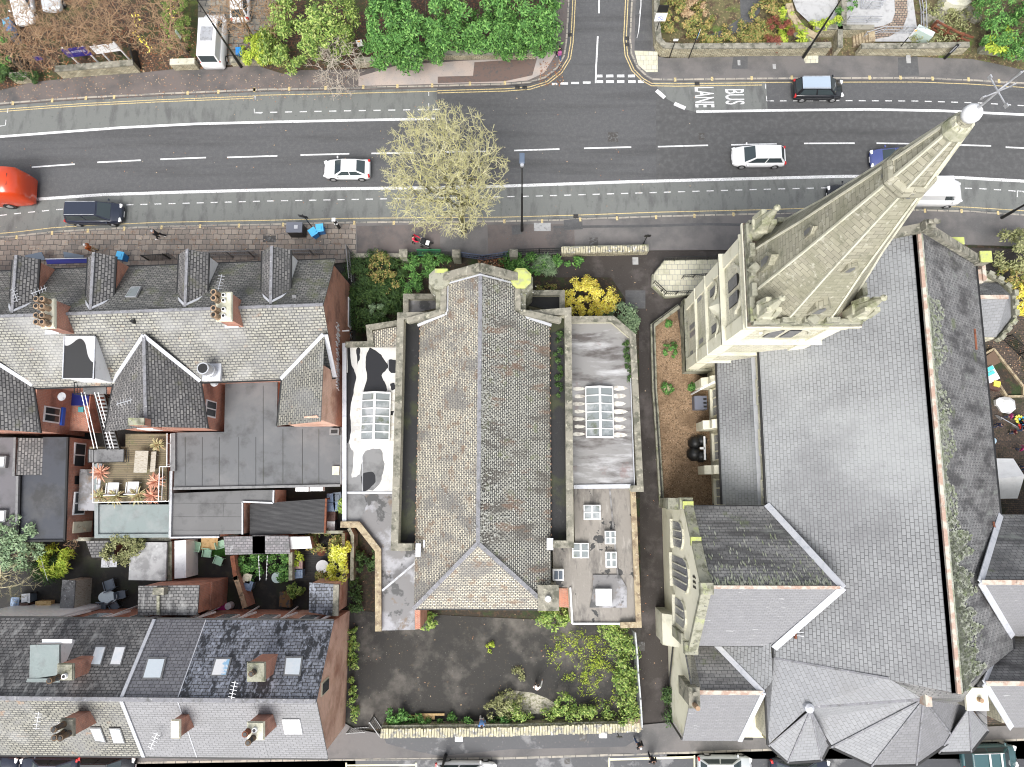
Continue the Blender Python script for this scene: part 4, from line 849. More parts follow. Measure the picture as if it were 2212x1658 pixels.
for i, (x, y) in enumerate(((X0 + .25, Y0 + .25), (X0 + .25, Y1 - .25), (X1 - .25, Y0 + .25), (X1 - .25, Y1 - .25))):
 b = B(); b.lathe((x, y, 17.4), [(.52, 0), (.52, 1.3), (.62, 1.4), (.62, 1.55), (.48, 1.6), (.09, 3.7)], 8); b.lathe((x, y, 21.0), [(.07, 0), (.17, .12), (.18, .26), (.08, .38), (.05, .5)], 8)
 for k in range(4):
  a = math.pi / 4 + k * math.pi / 2; b.bar((x + .5 * math.cos(a), y + .5 * math.sin(a), 18.7), (x + .36 * math.cos(a), y + .4 * math.sin(a), 20.0), .3, .24)
 b.build('pinnacle', mat('grey_cream_stone', (.42, .41, .31), .85, [((.24, .25, .15), 1.2, .48, .64), ((.6, .57, .45), 2, .58, .68)], bump=(14, .6)), tower)
tp = W('0', 2106, 240, 34.0); bc = Vector(((X0 + X1) / 2, (Y0 + Y1) / 2, 17.4))
def spc(z):
 return bc.lerp(tp, (z - 17.4) / (34.0 - 17.4))
def ring(z, r, n=8, ph=math.pi / 8):
 c = spc(z); return [Vector((c.x + r * math.cos(ph + 2 * math.pi * k / n), c.y + r * math.sin(ph + 2 * math.pi * k / n), z)) for k in range(n)]
def srad(z):
 return float(np.interp(z, (17.4, 19, 21, 23, 28, 33.6), (3.2, 2.9, 2.5, 2.08, 1.2, .27)))
b = B(); b.loft([ring(z, srad(z) + (.18 if z < 18 else 0)) for z in (17.4, 18.2, 19, 21, 23, 25.5, 28, 30.8, 33.6)]); spire = b.build('spire', stone_spire, tower)
b = B()
for k in range(8):
 zs = (17.6, 19, 21, 23, 28, 33.4)
 for za, zb_ in zip(zs, zs[1:]): b.bar(ring(za, srad(za) + .01)[k], ring(zb_, srad(zb_) + .01)[k], .1, .1)
b.build('spire_rib', ashlar, spire)
b = B(); b.loft([ring(z, srad(z) + o_) for z, o_ in ((29.3, .06), (29.5, .16), (29.8, .16), (30.0, .05))]); b.build('spire_band', stone_spire, spire)
b = B(); b.loft([ring(z, r) for z, r in ((32.4, .38), (32.8, .5), (33.2, .42), (33.5, .24))]); b.build('finial', MATS['grey_cream_stone'], spire)
b = B(); b.lathe((tp.x, tp.y, 33.5), [(.12, 0), (.28, .12), (.34, .3), (.3, .5), (.15, .65)], 12); b.build('finial_ball', mat('white_stone', .8, .7), spire, smooth=True)
b = B(); q0 = Vector((tp.x, tp.y, 34.2)); b.tube(q0, q0 + Vector((0, 0, 2.1)), .05, .03, 8); q1 = q0 + Vector((0, 0, 1.0))
for a in range(4):
 d = Vector((math.cos(a * math.pi / 2 + .4), math.sin(a * math.pi / 2 + .4), 0)); b.bar(q1, q1 + d * .5, .035); b.obox(q1 + d * .55, .12, .04, .16, a * math.pi / 2 + .4)
d = Vector((.8, .6, 0)); b.bar(q0 + Vector((0, 0, 1.5)) - d * .5, q0 + Vector((0, 0, 1.5)) + d * .6, .04); b.obox(q0 + Vector((0, 0, 1.5)) + d * .6, .25, .03, .25, .64)
b.build('weather_vane', galv, spire)
for z, k, sc in ((18.9, 5, .8), (18.9, 3, .8), (18.9, 7, .8), (18.9, 1, .8), (23.2, 3, .5), (23.2, 7, .5), (23.2, 5, .5), (29.2, 5, .3), (29.2, 3, .3), (29.2, 7, .3)):
 r1 = ring(z, srad(z)); a = (r1[k] + r1[(k + 1) % 8]) / 2; c = spc(z); n_ = (a - c); n_.z = 0; n_.normalize(); t_ = Vector((-n_.y, n_.x, 0))
 w = .5 * sc; h = 1.5 * sc
 o_ = a + n_ * .14 * sc
 pf = [o_ - t_ * w, o_ + t_ * w, o_ + t_ * w + Vector((0, 0, h)), o_ + Vector((0, 0, h + .8 * sc)), o_ - t_ * w + Vector((0, 0, h))]
 pbk = [p - n_ * .9 * sc for p in pf]
 b = B(); b.add(pf + pbk, [(0, 1, 2, 3, 4), (9, 8, 7, 6, 5), (0, 5, 6, 1), (1, 6, 7, 2), (2, 7, 8, 3), (3, 8, 9, 4), (4, 9, 5, 0)]); lu = b.build('lucarne', stone_spire, spire)
 b = B(); oo_ = o_ + n_ * .02; b.add([oo_ - t_ * w * .5 + Vector((0, 0, .2 * sc)), oo_ + t_ * w * .5 + Vector((0, 0, .2 * sc)), oo_ + t_ * w * .5 + Vector((0, 0, h * .9)), oo_ + Vector((0, 0, h + .35 * sc)), oo_ - t_ * w * .5 + Vector((0, 0, h * .9))], [(0, 1, 2, 3, 4)]); b.build('lucarne_opening', grey_m, lu)
# the old chapel between terrace and church
chapel = empty('chapel', (-2.6, 3, 0), 'long gabled stone chapel with mottled tan slates and flat roofed side annexes, in the middle', 'chapel')
CZ, CE = 10.0, 6.0
r1, r2 = W('22', 1845, 660, CZ), W('32', 1880, 1352, CZ)
cxr = (r1.x + r2.x) / 2; r1.x = r2.x = cxr
xl = (W('22', 1352, 1200, CE).x + W('32', 1362, 1200, CE).x) / 2; xr = (W('23', 357, 1100, CE).x + W('33', 388, 1300, CE).x) / 2
yfull = W('22', 1400, 1075, 6.6).y; yb = W('42', 900, 204, CE).y
xnl, xnr, yfr = W('22', 1590, 800, 7.9).x, W('23', 88, 800, 7.9).x, r1.y
b = B(); b.box(xl + .3, xr - .3, yb + .3, yfull, 0, CE - .05); b.box(xnl + .2, xnr - .2, yfull - .1, yfr, 0, 7.8)
b.add([(xnl - .1, yfr, 7.8), (xnr + .1, yfr, 7.8), (cxr, yfr, CZ), (xnl - .1, yfr - .4, 7.8), (xnr + .1, yfr - .4, 7.8), (cxr, yfr - .4, CZ)], [(2, 1, 0), (3, 4, 5), (0, 3, 5, 2), (1, 2, 5, 4)])
b.build('wall', stone, chapel)
zn = CZ - (cxr - xnl) / (cxr - xl) * (CZ - CE)
for x, xn, m_ in ((xl, xnl, s_chapel), (xr, xnr, s_chapel2)):
 zx = CZ - abs(cxr - xn) / abs(cxr - x) * (CZ - CE)
 b = B(); b.slab([r1, r2, (x, yb, CE), (x, yfull, CE), (xn, yfull + .25, zx), (xn, yfr, zx)], .12); b.build('roof', m_, chapel)
b = B(); b.slab([r2, (xl, yb, CE), (xr, yb, CE)], .12); b.build('hip_roof', s_chapel, chapel)
lf_pale = leafm('pale_lichen_flakes', (.42, .42, .38), (.34, .34, .3), (.5, .5, .46))
flecks(chapel, (cxr + .15, r1.y, CZ + .0), (cxr + .15, r2.y, CZ + .0), (xr, r1.y, CE + .05), 1500, 2.6, lf_pale, .09, 5, 1.5)
flecks(chapel, (cxr - .15, r1.y, CZ + .0), (cxr - .15, r2.y, CZ + .0), (xl, r1.y, CE + .05), 400, 1.6, lf_pale, .08, 6, 1.2)
b = B(); b.bar(r1 + Vector((0, 0, .05)), r2 + Vector((0, 0, .05)), .26, .14)
b.bar(r2 + Vector((0, 0, .05)), Vector((xl, yb, CE + .05)), .28, .12); b.bar(r2 + Vector((0, 0, .05)), Vector((xr, yb, CE + .05)), .28, .12); b.build('ridge', ridge_grey, chapel)
b = B(); b.bar((xl, yb - .05, CE - .1), (xr, yb - .05, CE - .1), .12); b.build('gutter', black_m, chapel)
b = B(); pc = (cxr, yfr, CZ + .45); b.bar((xnl - .25, yfr, zn + .3), pc, .6, .35); b.bar((xnr + .25, yfr, zn + .3), pc, .6, .35)
b.build('gable_coping', coping_tan if False else coping, chapel, bevel=.03)
for nm, x, xn in (('l', xl, xnl), ('r', xr, xnr)):
 b = B(); s = -1 if x < cxr else 1
 b.bar((xn - .15 * -s, yfr - .2, 8.0), (xn - .15 * -s, yfull + .35, 8.0), .42, .5)
 b.bar((xn, yfull + .4, 7.6), (x + s * .75, yfull - .15, 6.9), .42, .5)
 b.build('front_parapet', coping, chapel, bevel=.02)
 b = B(); b.bar((xn - s * .12, yfr - .3, zn + .12), (xn - s * .12, yfull + .3, zn + .12), .12, .06); b.bar((xn - s * .1, yfull + .2, zn + .05), (x + s * .1, yfull - .35, 6.4), .2, .08); b.bar((xn, yfr - .42, zn + .2), (cxr, yfr - .42, CZ + .2), .1, .08); b.build('lead_flashing', lead, chapel)
for t, x, y, z in (('22', 1535, 740, 8.2), ('23', 130, 735, 8.2)):
 c = W(t, x, y, z); b = B(); b.lathe((c.x, c.y, 0), [(.95, 0), (.95, 7.3), (.8, 7.7), (.72, 8.2)], 8); b.obox((c.x, c.y - 1.2, 3.6), .7, 1.8, 7.2); bt = b.build('corner_turret', mossy, chapel)
 b = B(); b.lathe((c.x, c.y, 8.2), [(.8, -.02), (.8, .12), (.6, .2)], 8); b.build('cap', limegreen if t == '23' else mossy, bt)
b = B(); b.obox(W('22', 1550, 672, 8.4), .9, .3, .1); b.build('moss_cap', limegreen, chapel)
lpx, rpx = W('22', 1208, 1300, 7).x, W('33', 530, 700, 7).x
ptop, pbot = W('22', 1208, 1040, 7).y, W('32', 1208, 1385, 7).y
ptr, pbr = W('23', 492, 1000, 7).y, W('33', 555, 1362, 7).y
b = B(); wallrun(b, [(xl - .05, pbot), (lpx, pbot), (lpx, ptop), (xnl - .3, yfull + .3)], .38, 0, 6.8, 0, (.12, .2), 1); b.build('west_parapet', [stone, coping], chapel)
b = B(); wallrun(b, [(xr + .1, pbr), (rpx, pbr), (rpx, ptr), (xnr + .3, yfull + .3)], .38, 0, 6.8, 0, (.12, .2), 1); b.build('east_parapet', [stone, coping], chapel)
b = B(); b.box(lpx, xl + .2, pbot, ptop, 5.2, 5.6); b.box(xr - .2, rpx, pbr, ptr, 5.2, 5.6); b.build('gutter_floor', felt_dark, chapel)
b = B()
for x in (xl, xr):
 y = yfull - .5
 while y > pbot: b.obox((x, y, CE - .08), .12, .1, .1); y -= .55
b.build('gutter_bracket', mat('rust_bits', (.35, .2, .12), .8), chapel)
b = B(); c = W('22', 1560, 1010, 7); b.obox((xl + .9, pbot + .2, 6.6), .5, .5, .1); b.obox((xr - .1, pbr, 6.8), .45, .8, .12); b.obox((xl + .35, pbot - .2, 6.9), .35, .9, .12); b.build('lead_flashing', lead, chapel)
AZ_ = 4.6
def flat(name, t, pts, z, m, parent, wallm=stone, zb=0.0, th=.12):
 P_ = WL(t, pts, z) if t else [Vector((p[0], p[1], z)) for p in pts]
 b = B(); b.prism(P_, z - th, z, 0); o = b.build(name, m, parent)
 c = sum(P_, Vector()) / len(P_)
 b = B(); b.prism([c + (p - c) * .985 for p in P_], zb, z - th - .003); b.build('wall', wallm, o if parent is None else parent)
 return o
wa = [W('22', 770, 1295, AZ_), W('22', 1190, 1295, AZ_), W('32', 1190, 940, AZ_), W('32', 762, 940, AZ_)]
flat('west_annex_roof', None, wa, AZ_, membrane, chapel)
wb = [W('32', 760, 941, AZ_), W('32', 1190, 941, AZ_), W('32', 1190, 1400, AZ_), W('32', 1368, 1410, AZ_), W('42', 785, 190, AZ_), W('42', 765, 190, AZ_), W('42', 766, 305, AZ_), W('42', 610, 308, AZ_), W('32', 1050, 1400, AZ_), W('32', 870, 1200, AZ_), W('32', 745, 1195, AZ_)]
wb = [(p.x, p.y, 0) for p in wb]
flat('west_annex_roof', None, wb, AZ_ - .02, membrane_grey, chapel)
b = B(); wallrun(b, [W('32', 722, 1200, 5), W('32', 865, 1200, 5), W('32', 1030, 1410, 5), W('42', 593, 312, 5)], .34, 0, 4.85, 0, (.1, .15), 1); b.build('annex_parapet', [brick_red, coping_tan], chapel)
b = B(); wallrun(b, [W('22', 762, 1275, 5), W('22', 970, 1272, 5), W('22', 955, 1135, 5), W('22', 1185, 1100, 5)], .34, 0, 4.85, 0, (.1, .15), 1); b.build('annex_parapet', [stone, coping], chapel)
b = B(); wallrun(b, [W('22', 752, 1262, 4.9), W('32', 752, 1200, 4.9)], .22, 0, 4.75, 0, (.08, .1), 1); b.build('side_coping', [brick_pink, lead], chapel)
b = B(); b.slab([W('22', 975, 1168, 4.7), W('22', 1185, 1130, 5.4), W('22', 1185, 1298, 5.4), W('22', 975, 1298, 4.7)], .1); b.build('slate_strip', s_chapel, chapel)
def pool(t, pts, z, m_, n=3, j=7, seed=1, name='puddle'):
 rr = random.Random(seed); P_ = [Vector((x, y, 0)) for x, y in pts]
 for _ in range(n):
  Q = []
  for i, p in enumerate(P_):
   q = P_[(i + 1) % len(P_)]; h = P_[i - 1]; k = P_[(i + 2) % len(P_)]
   Q += [p, (p + q) * .5625 - (h + k) * .0625 + Vector((rr.uniform(-j, j), rr.uniform(-j, j), 0))]
  P_ = Q; j *= .5
 B().poly([W(t, p.x, p.y, z) for p in P_]).build(name, m_, chapel)
pool('22', [(965, 1300), (1030, 1340), (1080, 1400), (1112, 1460), (1060, 1530), (1100, 1620), (1060, 1700), (905, 1710), (940, 1560), (930, 1400)], AZ_ + .012, puddle, seed=1)
pool('22', [(1118, 1400), (1185, 1410), (1187, 1490), (1140, 1510), (1110, 1470)], AZ_ + .008, puddle, 2, 6, 2)
pool('22', [(778, 1300), (800, 1310), (815, 1450), (850, 1560), (820, 1700), (775, 1700)], AZ_ + .008, puddle, 3, 9, 3)
pool('32', [(768, 0), (810, 0), (830, 120), (800, 300), (800, 480), (768, 500)], AZ_ + .012, puddle, 3, 9, 4)
pool('32', [(768, 520), (800, 560), (830, 620), (810, 790), (850, 810), (890, 740), (900, 640), (960, 585), (1060, 590), (1085, 700), (1060, 830), (1000, 910), (900, 930), (768, 925)], AZ_ + .006, damp, 2, 12, 5)
pool('32', [(905, 780), (990, 770), (1010, 850), (950, 910), (905, 910)], AZ_ + .012, puddle, 2, 10, 6)
pool('32', [(1125, 260), (1160, 255), (1150, 310), (1128, 330)], AZ_ + .01, puddle, 2, 5, 7); pool('22', [(1130, 1600), (1165, 1590), (1180, 1640), (1140, 1650)], AZ_ + .01, puddle, 2, 6, 8); pool('22', [(850, 1320), (885, 1310), (880, 1400), (860, 1440)], AZ_ + .01, puddle, 2, 8, 9)
pool('32', [(770, 960), (880, 950), (925, 990), (920, 1080), (860, 1180), (770, 1170)], AZ_ + .012, damp, 2, 9, 10)
b = B()
for x in (905, 1118): b.bar(W('22', x, 1300, AZ_ + .01), W('32', x, 930, AZ_ + .01), .03, .03)
b.bar(W('32', 762, 938, AZ_ + .04), W('32', 1185, 938, AZ_ + .04), .16, .06); b.build('roof_seam', white if False else lead, chapel)
b = B(); b.bar(W('42', 612, 120, 5.4), W('32', 1365, 1490, 5.0), .14); b.bar(W('32', 1335, 1520, 5.0), W('32', 1355, 1420, 5.6), .12); b.build('roof_pipe', galv, chapel)
b = B(); b.prism(WL('42', [(765, 188), (792, 200), (792, 300), (768, 302)], 4.65), 0, 4.7); b.build('brick_pier', brick_red, chapel)
def rooflight(t, x0, y0, x1, y1, z, n, h=.75, label=None):
 a, c = W(t, x0, y0, z + h * .5), W(t, x1, y1, z + h * .5); xm = (a.x + c.x) / 2
 b = B(); b.box(a.x, c.x, c.y, a.y, z - .05, z + .25); fr = b.build('rooflight', white, chapel)
 b = B(); b.slab([(a.x + .05, a.y - .05, z + .3), (a.x + .05, c.y + .05, z + .3), (xm, c.y + .05, z + h), (xm, a.y - .05, z + h)], .04); b.build('pane', glass_roof, fr)
 b = B(); b.slab([(c.x - .05, a.y - .05, z + .3), (c.x - .05, c.y + .05, z + .3), (xm, c.y + .05, z + h), (xm, a.y - .05, z + h)], .04); b.build('pane', glass_roof, fr)
 b = B(); b.bar((xm, a.y, z + h + .02), (xm, c.y, z + h + .02), .16, .08)
 for k in range(n + 1):
  y = a.y + (c.y - a.y) * k / n; w = .12 if k in (0, n) else .07
  b.bar((a.x, y, z + .32), (xm, y, z + h + .03), w, .06); b.bar((c.x, y, z + .32), (xm, y, z + h + .03), w, .06)
 for x in (a.x, c.x): b.bar((x, a.y, z + .3), (x, c.y, z + .3), .07, .07)
 b.build('glazing_bar', white, fr)
 return fr
rooflight('32', 898, 118, 1120, 505, AZ_, 6)
ea = [W('23', 515, 1090, AZ_), W('23', 880, 1085, AZ_), W('23', 1030, 1215, AZ_), W('33', 1060, 890, AZ_), W('33', 560, 890, AZ_)]
flat('east_annex_roof', None, ea, AZ_, membrane_wet, chapel)
b = B(); wallrun(b, [W('23', 515, 1068, 5.3), W('23', 885, 1065, 5.3), W('23', 1050, 1205, 5.3), W('33', 1112, 905, 5.3), W('33', 1035, 905, 5.3)], .36, 0, 5.15, 0, (.1, .15), 1); b.build('annex_parapet', [stone, coping], chapel)
b = B(); b.bar(W('23', 525, 1092, 4.9), W('23', 880, 1088, 4.9), .06, .3); b.bar(W('23', 880, 1088, 4.9), W('23', 1030, 1215, 4.9), .06, .3); b.bar(W('33', 1030, 0, 4.8), W('33', 1062, 885, 4.8), .05, .3); b.bar(W('33', 565, 890, 4.7), W('33', 1035, 885, 4.7), .3, .08); b.build('lead_flashing', lead, chapel)
rooflight('33', 663, 72, 893, 482, AZ_, 6)
drip = mat('pale_drip_mark', (.62, .6, .54), .6, [((.4, .37, .33), 3, .48, .62)])
for k in range(7):
 for t, xa, xb, y, wd in (('33', 892, 1010 - 8 * (k % 3), 80 + k * 64, 26), ('33', 560 + 12 * (k % 2), 664, 85 + k * 62, 20), ('32', 1120, 1180, 130 + k * 62, 18), ('32', 830, 897, 130 + k * 62, 18)):
  q = [(xa + (xb - xa) * f, y + wd * g) for f, g in ((0, -.5), (.25, -.8), (.75, -.6), (1, 0), (.7, .6), (.25, .8), (0, .5))]
  B().poly([W(t, x_, y_, AZ_ + .016) for x_, y_ in q][::-1]).build('drip_mark', drip, chapel)
eb = [W('33', 565, 893, 4.2), W('33', 1040, 893, 4.2), W('33', 1080, 1650, 4.2), W('43', 622, 275, 4.2), W('43', 312, 278, 4.2), W('43', 300, 105, 4.2), W('43', 228, 103, 4.2), W('33', 392, 1385, 4.2), W('33', 575, 1385, 4.2)]
flat('east_annex_roof', None, [(p.x, p.y, 0) for p in eb], 4.2, membrane_brown, chapel)
b = B(); wallrun(b, [W('33', 1052, 925, 4.7), W('43', 632, 282, 4.7), W('43', 545, 284, 4.7)], .3, 0, 4.5, 0, (.1, .14), 1); b.build('annex_parapet', [stone, coping_tan], chapel)
b = B(); b.bar(W('43', 318, 275, 4.3), W('43', 545, 275, 4.3), .12, .16); b.bar(W('43', 308, 105, 4.3), W('43', 318, 275, 4.3), .12, .16); b.build('roof_edge', white, chapel)
b = B(); wallrun(b, [W('33', 860, 900, 4.3), W('33', 930, 1658, 4.3)], .12, 4.2, 4.3, 0); b.build('roof_seam', membrane_wet, chapel)
b = B(); b.prism(WL('43', [(415, 45), (540, 45), (575, 105), (575, 200), (400, 200), (415, 120)], 4.35), 4.1, 4.32); b.build('raised_deck', membrane_grey, chapel)
for t, x0, y0, x1, y1, nx, ny, z in (('33', 645, 1038, 786, 1160, 2, 2, 4.2), ('33', 820, 1252, 910, 1360, 2, 2, 4.2), ('33', 552, 1352, 690, 1475, 2, 2, 4.2), ('33', 825, 1424, 920, 1552, 2, 2, 4.2), ('43', 428, 112, 505, 190, 1, 1, 4.35)):
 a, c = W(t, x0, y0, z + .4), W(t, x1, y1, z + .4)
 b = B(); b.box(a.x, c.x, c.y, a.y, z - .05, z + .4); sk = b.build('skylight', white, chapel)
 b = B(); b.box(a.x + .08, c.x - .08, c.y + .08, a.y - .08, z + .38, z + .46); b.build('pane', glass_roof if nx > 1 else glass_sky, sk)
 if nx > 1:
  b = B(); b.box((a.x + c.x) / 2 - .06, (a.x + c.x) / 2 + .06, c.y, a.y, z + .4, z + .5); b.box(a.x, c.x, (a.y + c.y) / 2 - .035, (a.y + c.y) / 2 + .035, z + .4, z + .49); b.build('glazing_bar', white, sk)
b = B(); c = W('33', 437, 1612, 4.6); b.box(c.x - .4, c.x + .4, c.y - .4, c.y + .4, 4.2, 4.75); ac = b.build('vent_box', white, chapel)
b = B(); b.box(c.x - .28, c.x - .02, c.y - .28, c.y + .28, 4.75, 4.78); b.box(c.x + .04, c.x + .3, c.y - .28, c.y + .28, 4.75, 4.78); b.build('vent_grille', grey_p, ac)
b = B(); c = W('43', 203, 150, 7.0); b.box(c.x - .6, c.x + .65, c.y - .8, c.y + .7, 0, 6.9); b.box(c.x - .7, c.x + .75, c.y - .9, c.y + .8, 6.9, 7.05); chm = b.build('chimney', coping, chapel)
b = B(); b.tube((c.x, c.y - .1, 7.0), (c.x, c.y - .1, 7.35), .24, .2, 12); b.build('chimney_pot', white, chm)
b = B(); b.prism(WL('43', [(240, 110), (300, 108), (302, 200), (240, 195)], 2.5), 0, 2.5); b.build('brick_lobby', brick_red, chapel)
for t, pts, wallp in (('22', [(1275, 900), (1515, 900), (1515, 975), (1360, 1010), (1275, 1005)], [(1520, 880), (1258, 880), (1258, 1010)]), ('23', [(200, 870), (450, 870), (450, 990), (330, 985), (155, 945), (155, 900)], [(190, 850), (470, 850), (470, 990)])):
 flat('porch_roof', t, pts, 3.2, felt_dark if t == '23' else membrane_grey, chapel)
 b = B(); wallrun(b, WL(t, wallp, 3.8), .34, 0, 3.65, 0, (.08, .14), 1); b.build('porch_parapet', [stone, coping], chapel)
# upper terrace, facing the main road
RR = W('22', 580, 950, 9.5); RL = W('21', 0, 1045, 9.5)
dv = (RR - RL).normalized(); nv = Vector((-dv.y, dv.x, 0))
def F(s, t, z=0.0):
 p = RR + dv * s + nv * t; return Vector((p.x, p.y, z))
def toF(p):
 d = Vector((p.x - RR.x, p.y - RR.y, 0)); return d.dot(dv), d.dot(nv)
FT, RT, RZ, FZ = 4.3, -4.55, 9.5, 6.4
RZE = 6.2
sA = toF(W('0', 112, 681, 9.5))[0]; sB = toF(W('0', 500, 668, 9.5))[0]
END = -46
houses = []
for nm, s0, s1, la in (('a', END, sA, 'left edge terraced house with a chimney of eight clay pots'), ('b', sA, sB, 'middle terraced house with a wide gabled rear wing and white box dormer'), ('c', sB, 0, 'end terraced house with a tall red brick gable wall beside the overgrown garden')):
 h = empty('terraced_house', F((s0 + s1) / 2 if nm != 'a' else -30, 0), la, 'house', 'houses of the upper terrace'); houses.append(h)
 e = -.25 if nm == 'c' else 0.0
 b = B(); b.prism([F(s0 + .01, FT - .25), F(s1 + e, FT - .25), F(s1 + e, RT + .3), F(s0 + .01, RT + .3)], 0, 6.1)
 if nm == 'c':
  b.add([F(e, FT - .25, 6.1), F(e, RT + .3, 6.1), F(e, 0, RZ - .12), F(e - .4, FT - .25, 6.1), F(e - .4, RT + .3, 6.1), F(e - .4, 0, RZ - .12)], [(0, 2, 1), (3, 4, 5), (0, 3, 5, 2), (1, 2, 5, 4)])
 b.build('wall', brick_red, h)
 b = B(); b.slab([F(s0, 0, RZ), F(s1, 0, RZ), F(s1, FT, FZ), F(s0, FT, FZ)], .12); b.build('front_roof', s_front, h)
 b = B(); b.slab([F(s0, 0, RZ), F(s1, 0, RZ), F(s1, RT, RZE), F(s0, RT, RZE)], .12); b.build('rear_roof', s_tan, h)
 b = B(); b.bar(F(s0, 0, RZ + .04), F(s1, 0, RZ + .04), .2, .12); b.build('ridge', ridge_grey, h)
 b = B(); b.bar(F(s0, FT + .05, FZ - .08), F(s1, FT + .05, FZ - .08), .12); b.bar(F(s0, RT - .05, RZE - .08), F(s1, RT - .05, RZE - .08), .12); b.build('gutter', black_m, h)
hA, hB, hC = houses
def dormer(h, ridge_pt, back_pt, xl_pt, xr_pt, cheek):
 sr, tf = toF(W(*ridge_pt, 9.3)); sb = toF(W(*back_pt, 9.3))[0]; s = (sr + sb) / 2
 sl = toF(W(*xl_pt, 8.35))[0]; s2 = toF(W(*xr_pt, 8.35))[0]; hw = (s2 - sl) / 2
 tf = FT + .15; te = 1.45; ze = 8.35
 b = B(); b.slab([F(s, tf, 9.3), F(s, .25, 9.3), F(s - hw, te, ze), F(s - hw, tf, ze)], .08); o = b.build('dormer', s_pale if False else s_grey, h)
 b = B(); b.slab([F(s, tf, 9.3), F(s, .25, 9.3), F(s + hw, te, ze), F(s + hw, tf, ze)], .08); b.build('dormer_roof', s_grey, o)
 b = B(); b.bar(F(s, tf, 9.33), F(s, .25, 9.33), .2, .1); b.build('ridge', ridge_grey, o)
 for sg in (-1, 1):
  x = s + sg * (hw - .1)
  b = B(); b.add([F(x, tf - .15, FZ), F(x, te - .1, ze - .02), F(x, tf - .15, ze - .02), F(x - sg * .12, tf - .15, FZ), F(x - sg * .12, te - .1, ze - .02), F(x - sg * .12, tf - .15, ze - .02)], [(0, 1, 2) if sg > 0 else (2, 1, 0), (5, 4, 3) if sg > 0 else (3, 4, 5), (0, 2, 5, 3), (1, 0, 3, 4), (2, 1, 4, 5)]); b.build('dormer_cheek', cheek if sg > 0 else brick_red, o)
  b = B(); b.bar(F(s + sg * (hw + .04), tf, ze - .05), F(s + sg * (hw + .04), te, ze - .05), .1); b.build('gutter', black_m, o)
  b = B(); b.bar(F(s + sg * (hw + .1), te - .1, ze + .05), F(s + sg * .08, .42, 9.34), .15, .06); b.build('lead_flashing', lead, o)
 b = B(); b.add([F(s - hw + .1, tf - .15, FZ - 1.5), F(s + hw - .1, tf - .15, FZ - 1.5), F(s + hw - .1, tf - .15, ze), F(s, tf - .15, 9.22), F(s - hw + .1, tf - .15, ze)], [(4, 3, 2, 1, 0)]); b.build('dormer_front', brick_red, o)
 b = B(); b.bar(F(s - .55, tf - .12, FZ + 1.3), F(s + .55, tf - .12, FZ + 1.3), .08, 1.3); b.build('dormer_window', white, o)
dormer(hA, ('21', 130, 562), ('21', 105, 1040), ('21', 90, 700), ('21', 305, 700), brick_red)
dormer(hB, ('21', 760, 525), ('21', 755, 1010), ('21', 712, 700), ('21', 938, 700), brick_red)
dormer(hB, ('21', 1535, 495), ('21', 1525, 980), ('21', 1458, 700), ('21', 1700, 700), white)
dormer(hC, ('22', 155, 465), ('22', 155, 950), ('22', 72, 650), ('22', 306, 650), white)
def chimney(parent, t, x0, y0, x1, y1, z, zb, pots, capm=ashlar, wall=brick_red, rot=None):
 P_ = WL(t, [(x0, y0), (x1, y0), (x1, y1), (x0, y1)], z); c = sum(P_, Vector()) / 4
 b = B(); b.prism([c + (p - c) * .9 for p in P_], zb, z - .14); ch = b.build('chimney', wall, parent)
 b = B(); b.prism(P_, z - .26, z - .1); b.prism([c + (p - c) * .92 for p in P_], z - .1, z); b.build('chimney_cap', capm, ch)
 for (u, v, h, r, m_) in pots:
  q = P_[0].lerp(P_[1], u).lerp(P_[3].lerp(P_[2], u), v)
  b = B(); q.z = z - .02; b.lathe(q, [(r * 1.05, 0), (r * .9, h * .2), (r * .8, h * .85), (r * 1.0, h * .87), (r * .95, h), (r * .6, h), (r * .6, h - .25)], 12)
  p_ = b.build('chimney_pot', m_, ch)
  b = B(); b.lathe((q.x, q.y, z + h - .2), [(r * .58, 0), (r * .58, .21)], 12); b.build('flue', black_m, p_)
 return ch
t1 = terracotta
whitecap = white
c1 = chimney(hA, '21', 330, 895, 445, 1140, 10.9, 8.2, [(u, v, .75, .2, t1) for u in (.2, .62) for v in (.12, .36, .66, .88)], ashlar)
c2 = chimney(hB, '21', 1765, 840, 1900, 1082, 10.9, 8.2, [(.18, v, .75, .21, t1) for v in (.12, .32, .66, .88)] + [(.55, v, .16, .15, whitecap) for v in (.14, .32, .62, .84)], ashlar)
b = B(); b.bar(F(toF(W('21', 395, 1165, 8.6))[0], -1.1, 8.9), F(toF(W('21', 510, 1175, 8.6))[0], -1.1, 8.9), .3, .06); b.build('lead_flashing', lead, hA)
b = B(); b.bar(W('21', 1845, 1125, 8.9), W('21', 1960, 1122, 8.9), .3, .06); b.build('lead_flashing', lead, hB)
def roofwin(parent, t, pts, zs, glassm, framem=grey_m, h=.1, name='roof_window'):
 """pts traced corners, zs heights of the roof there"""
 P_ = [W(t, p[0], p[1], z + h) for p, z in zip(pts, zs)]
 c = sum(P_, Vector()) / 4
 b = B(); b.slab(P_, .2); o = b.build(name, framem, parent)
 b = B(); b.slab([c + (p - c) * .84 + Vector((0, 0, .025)) for p in P_], .05); b.build('pane', glassm, o)
 return o
def frz(y):   # front slope height
 return RZ - (RZ - FZ) * max(0, y) / FT
roofwin(hB, '21', [(1075, 800), (1155, 798), (1112, 885), (1022, 885)], [8.1, 8.1, 8.75, 8.75], glass_roof, galv)
b = B(); q = W('21', 1100, 1090, 9.1); b.tube(q - Vector((0, 0, .5)), q + Vector((0, 0, .3)), .12, .12, 10); b.build('roof_vent', black_m, hB)
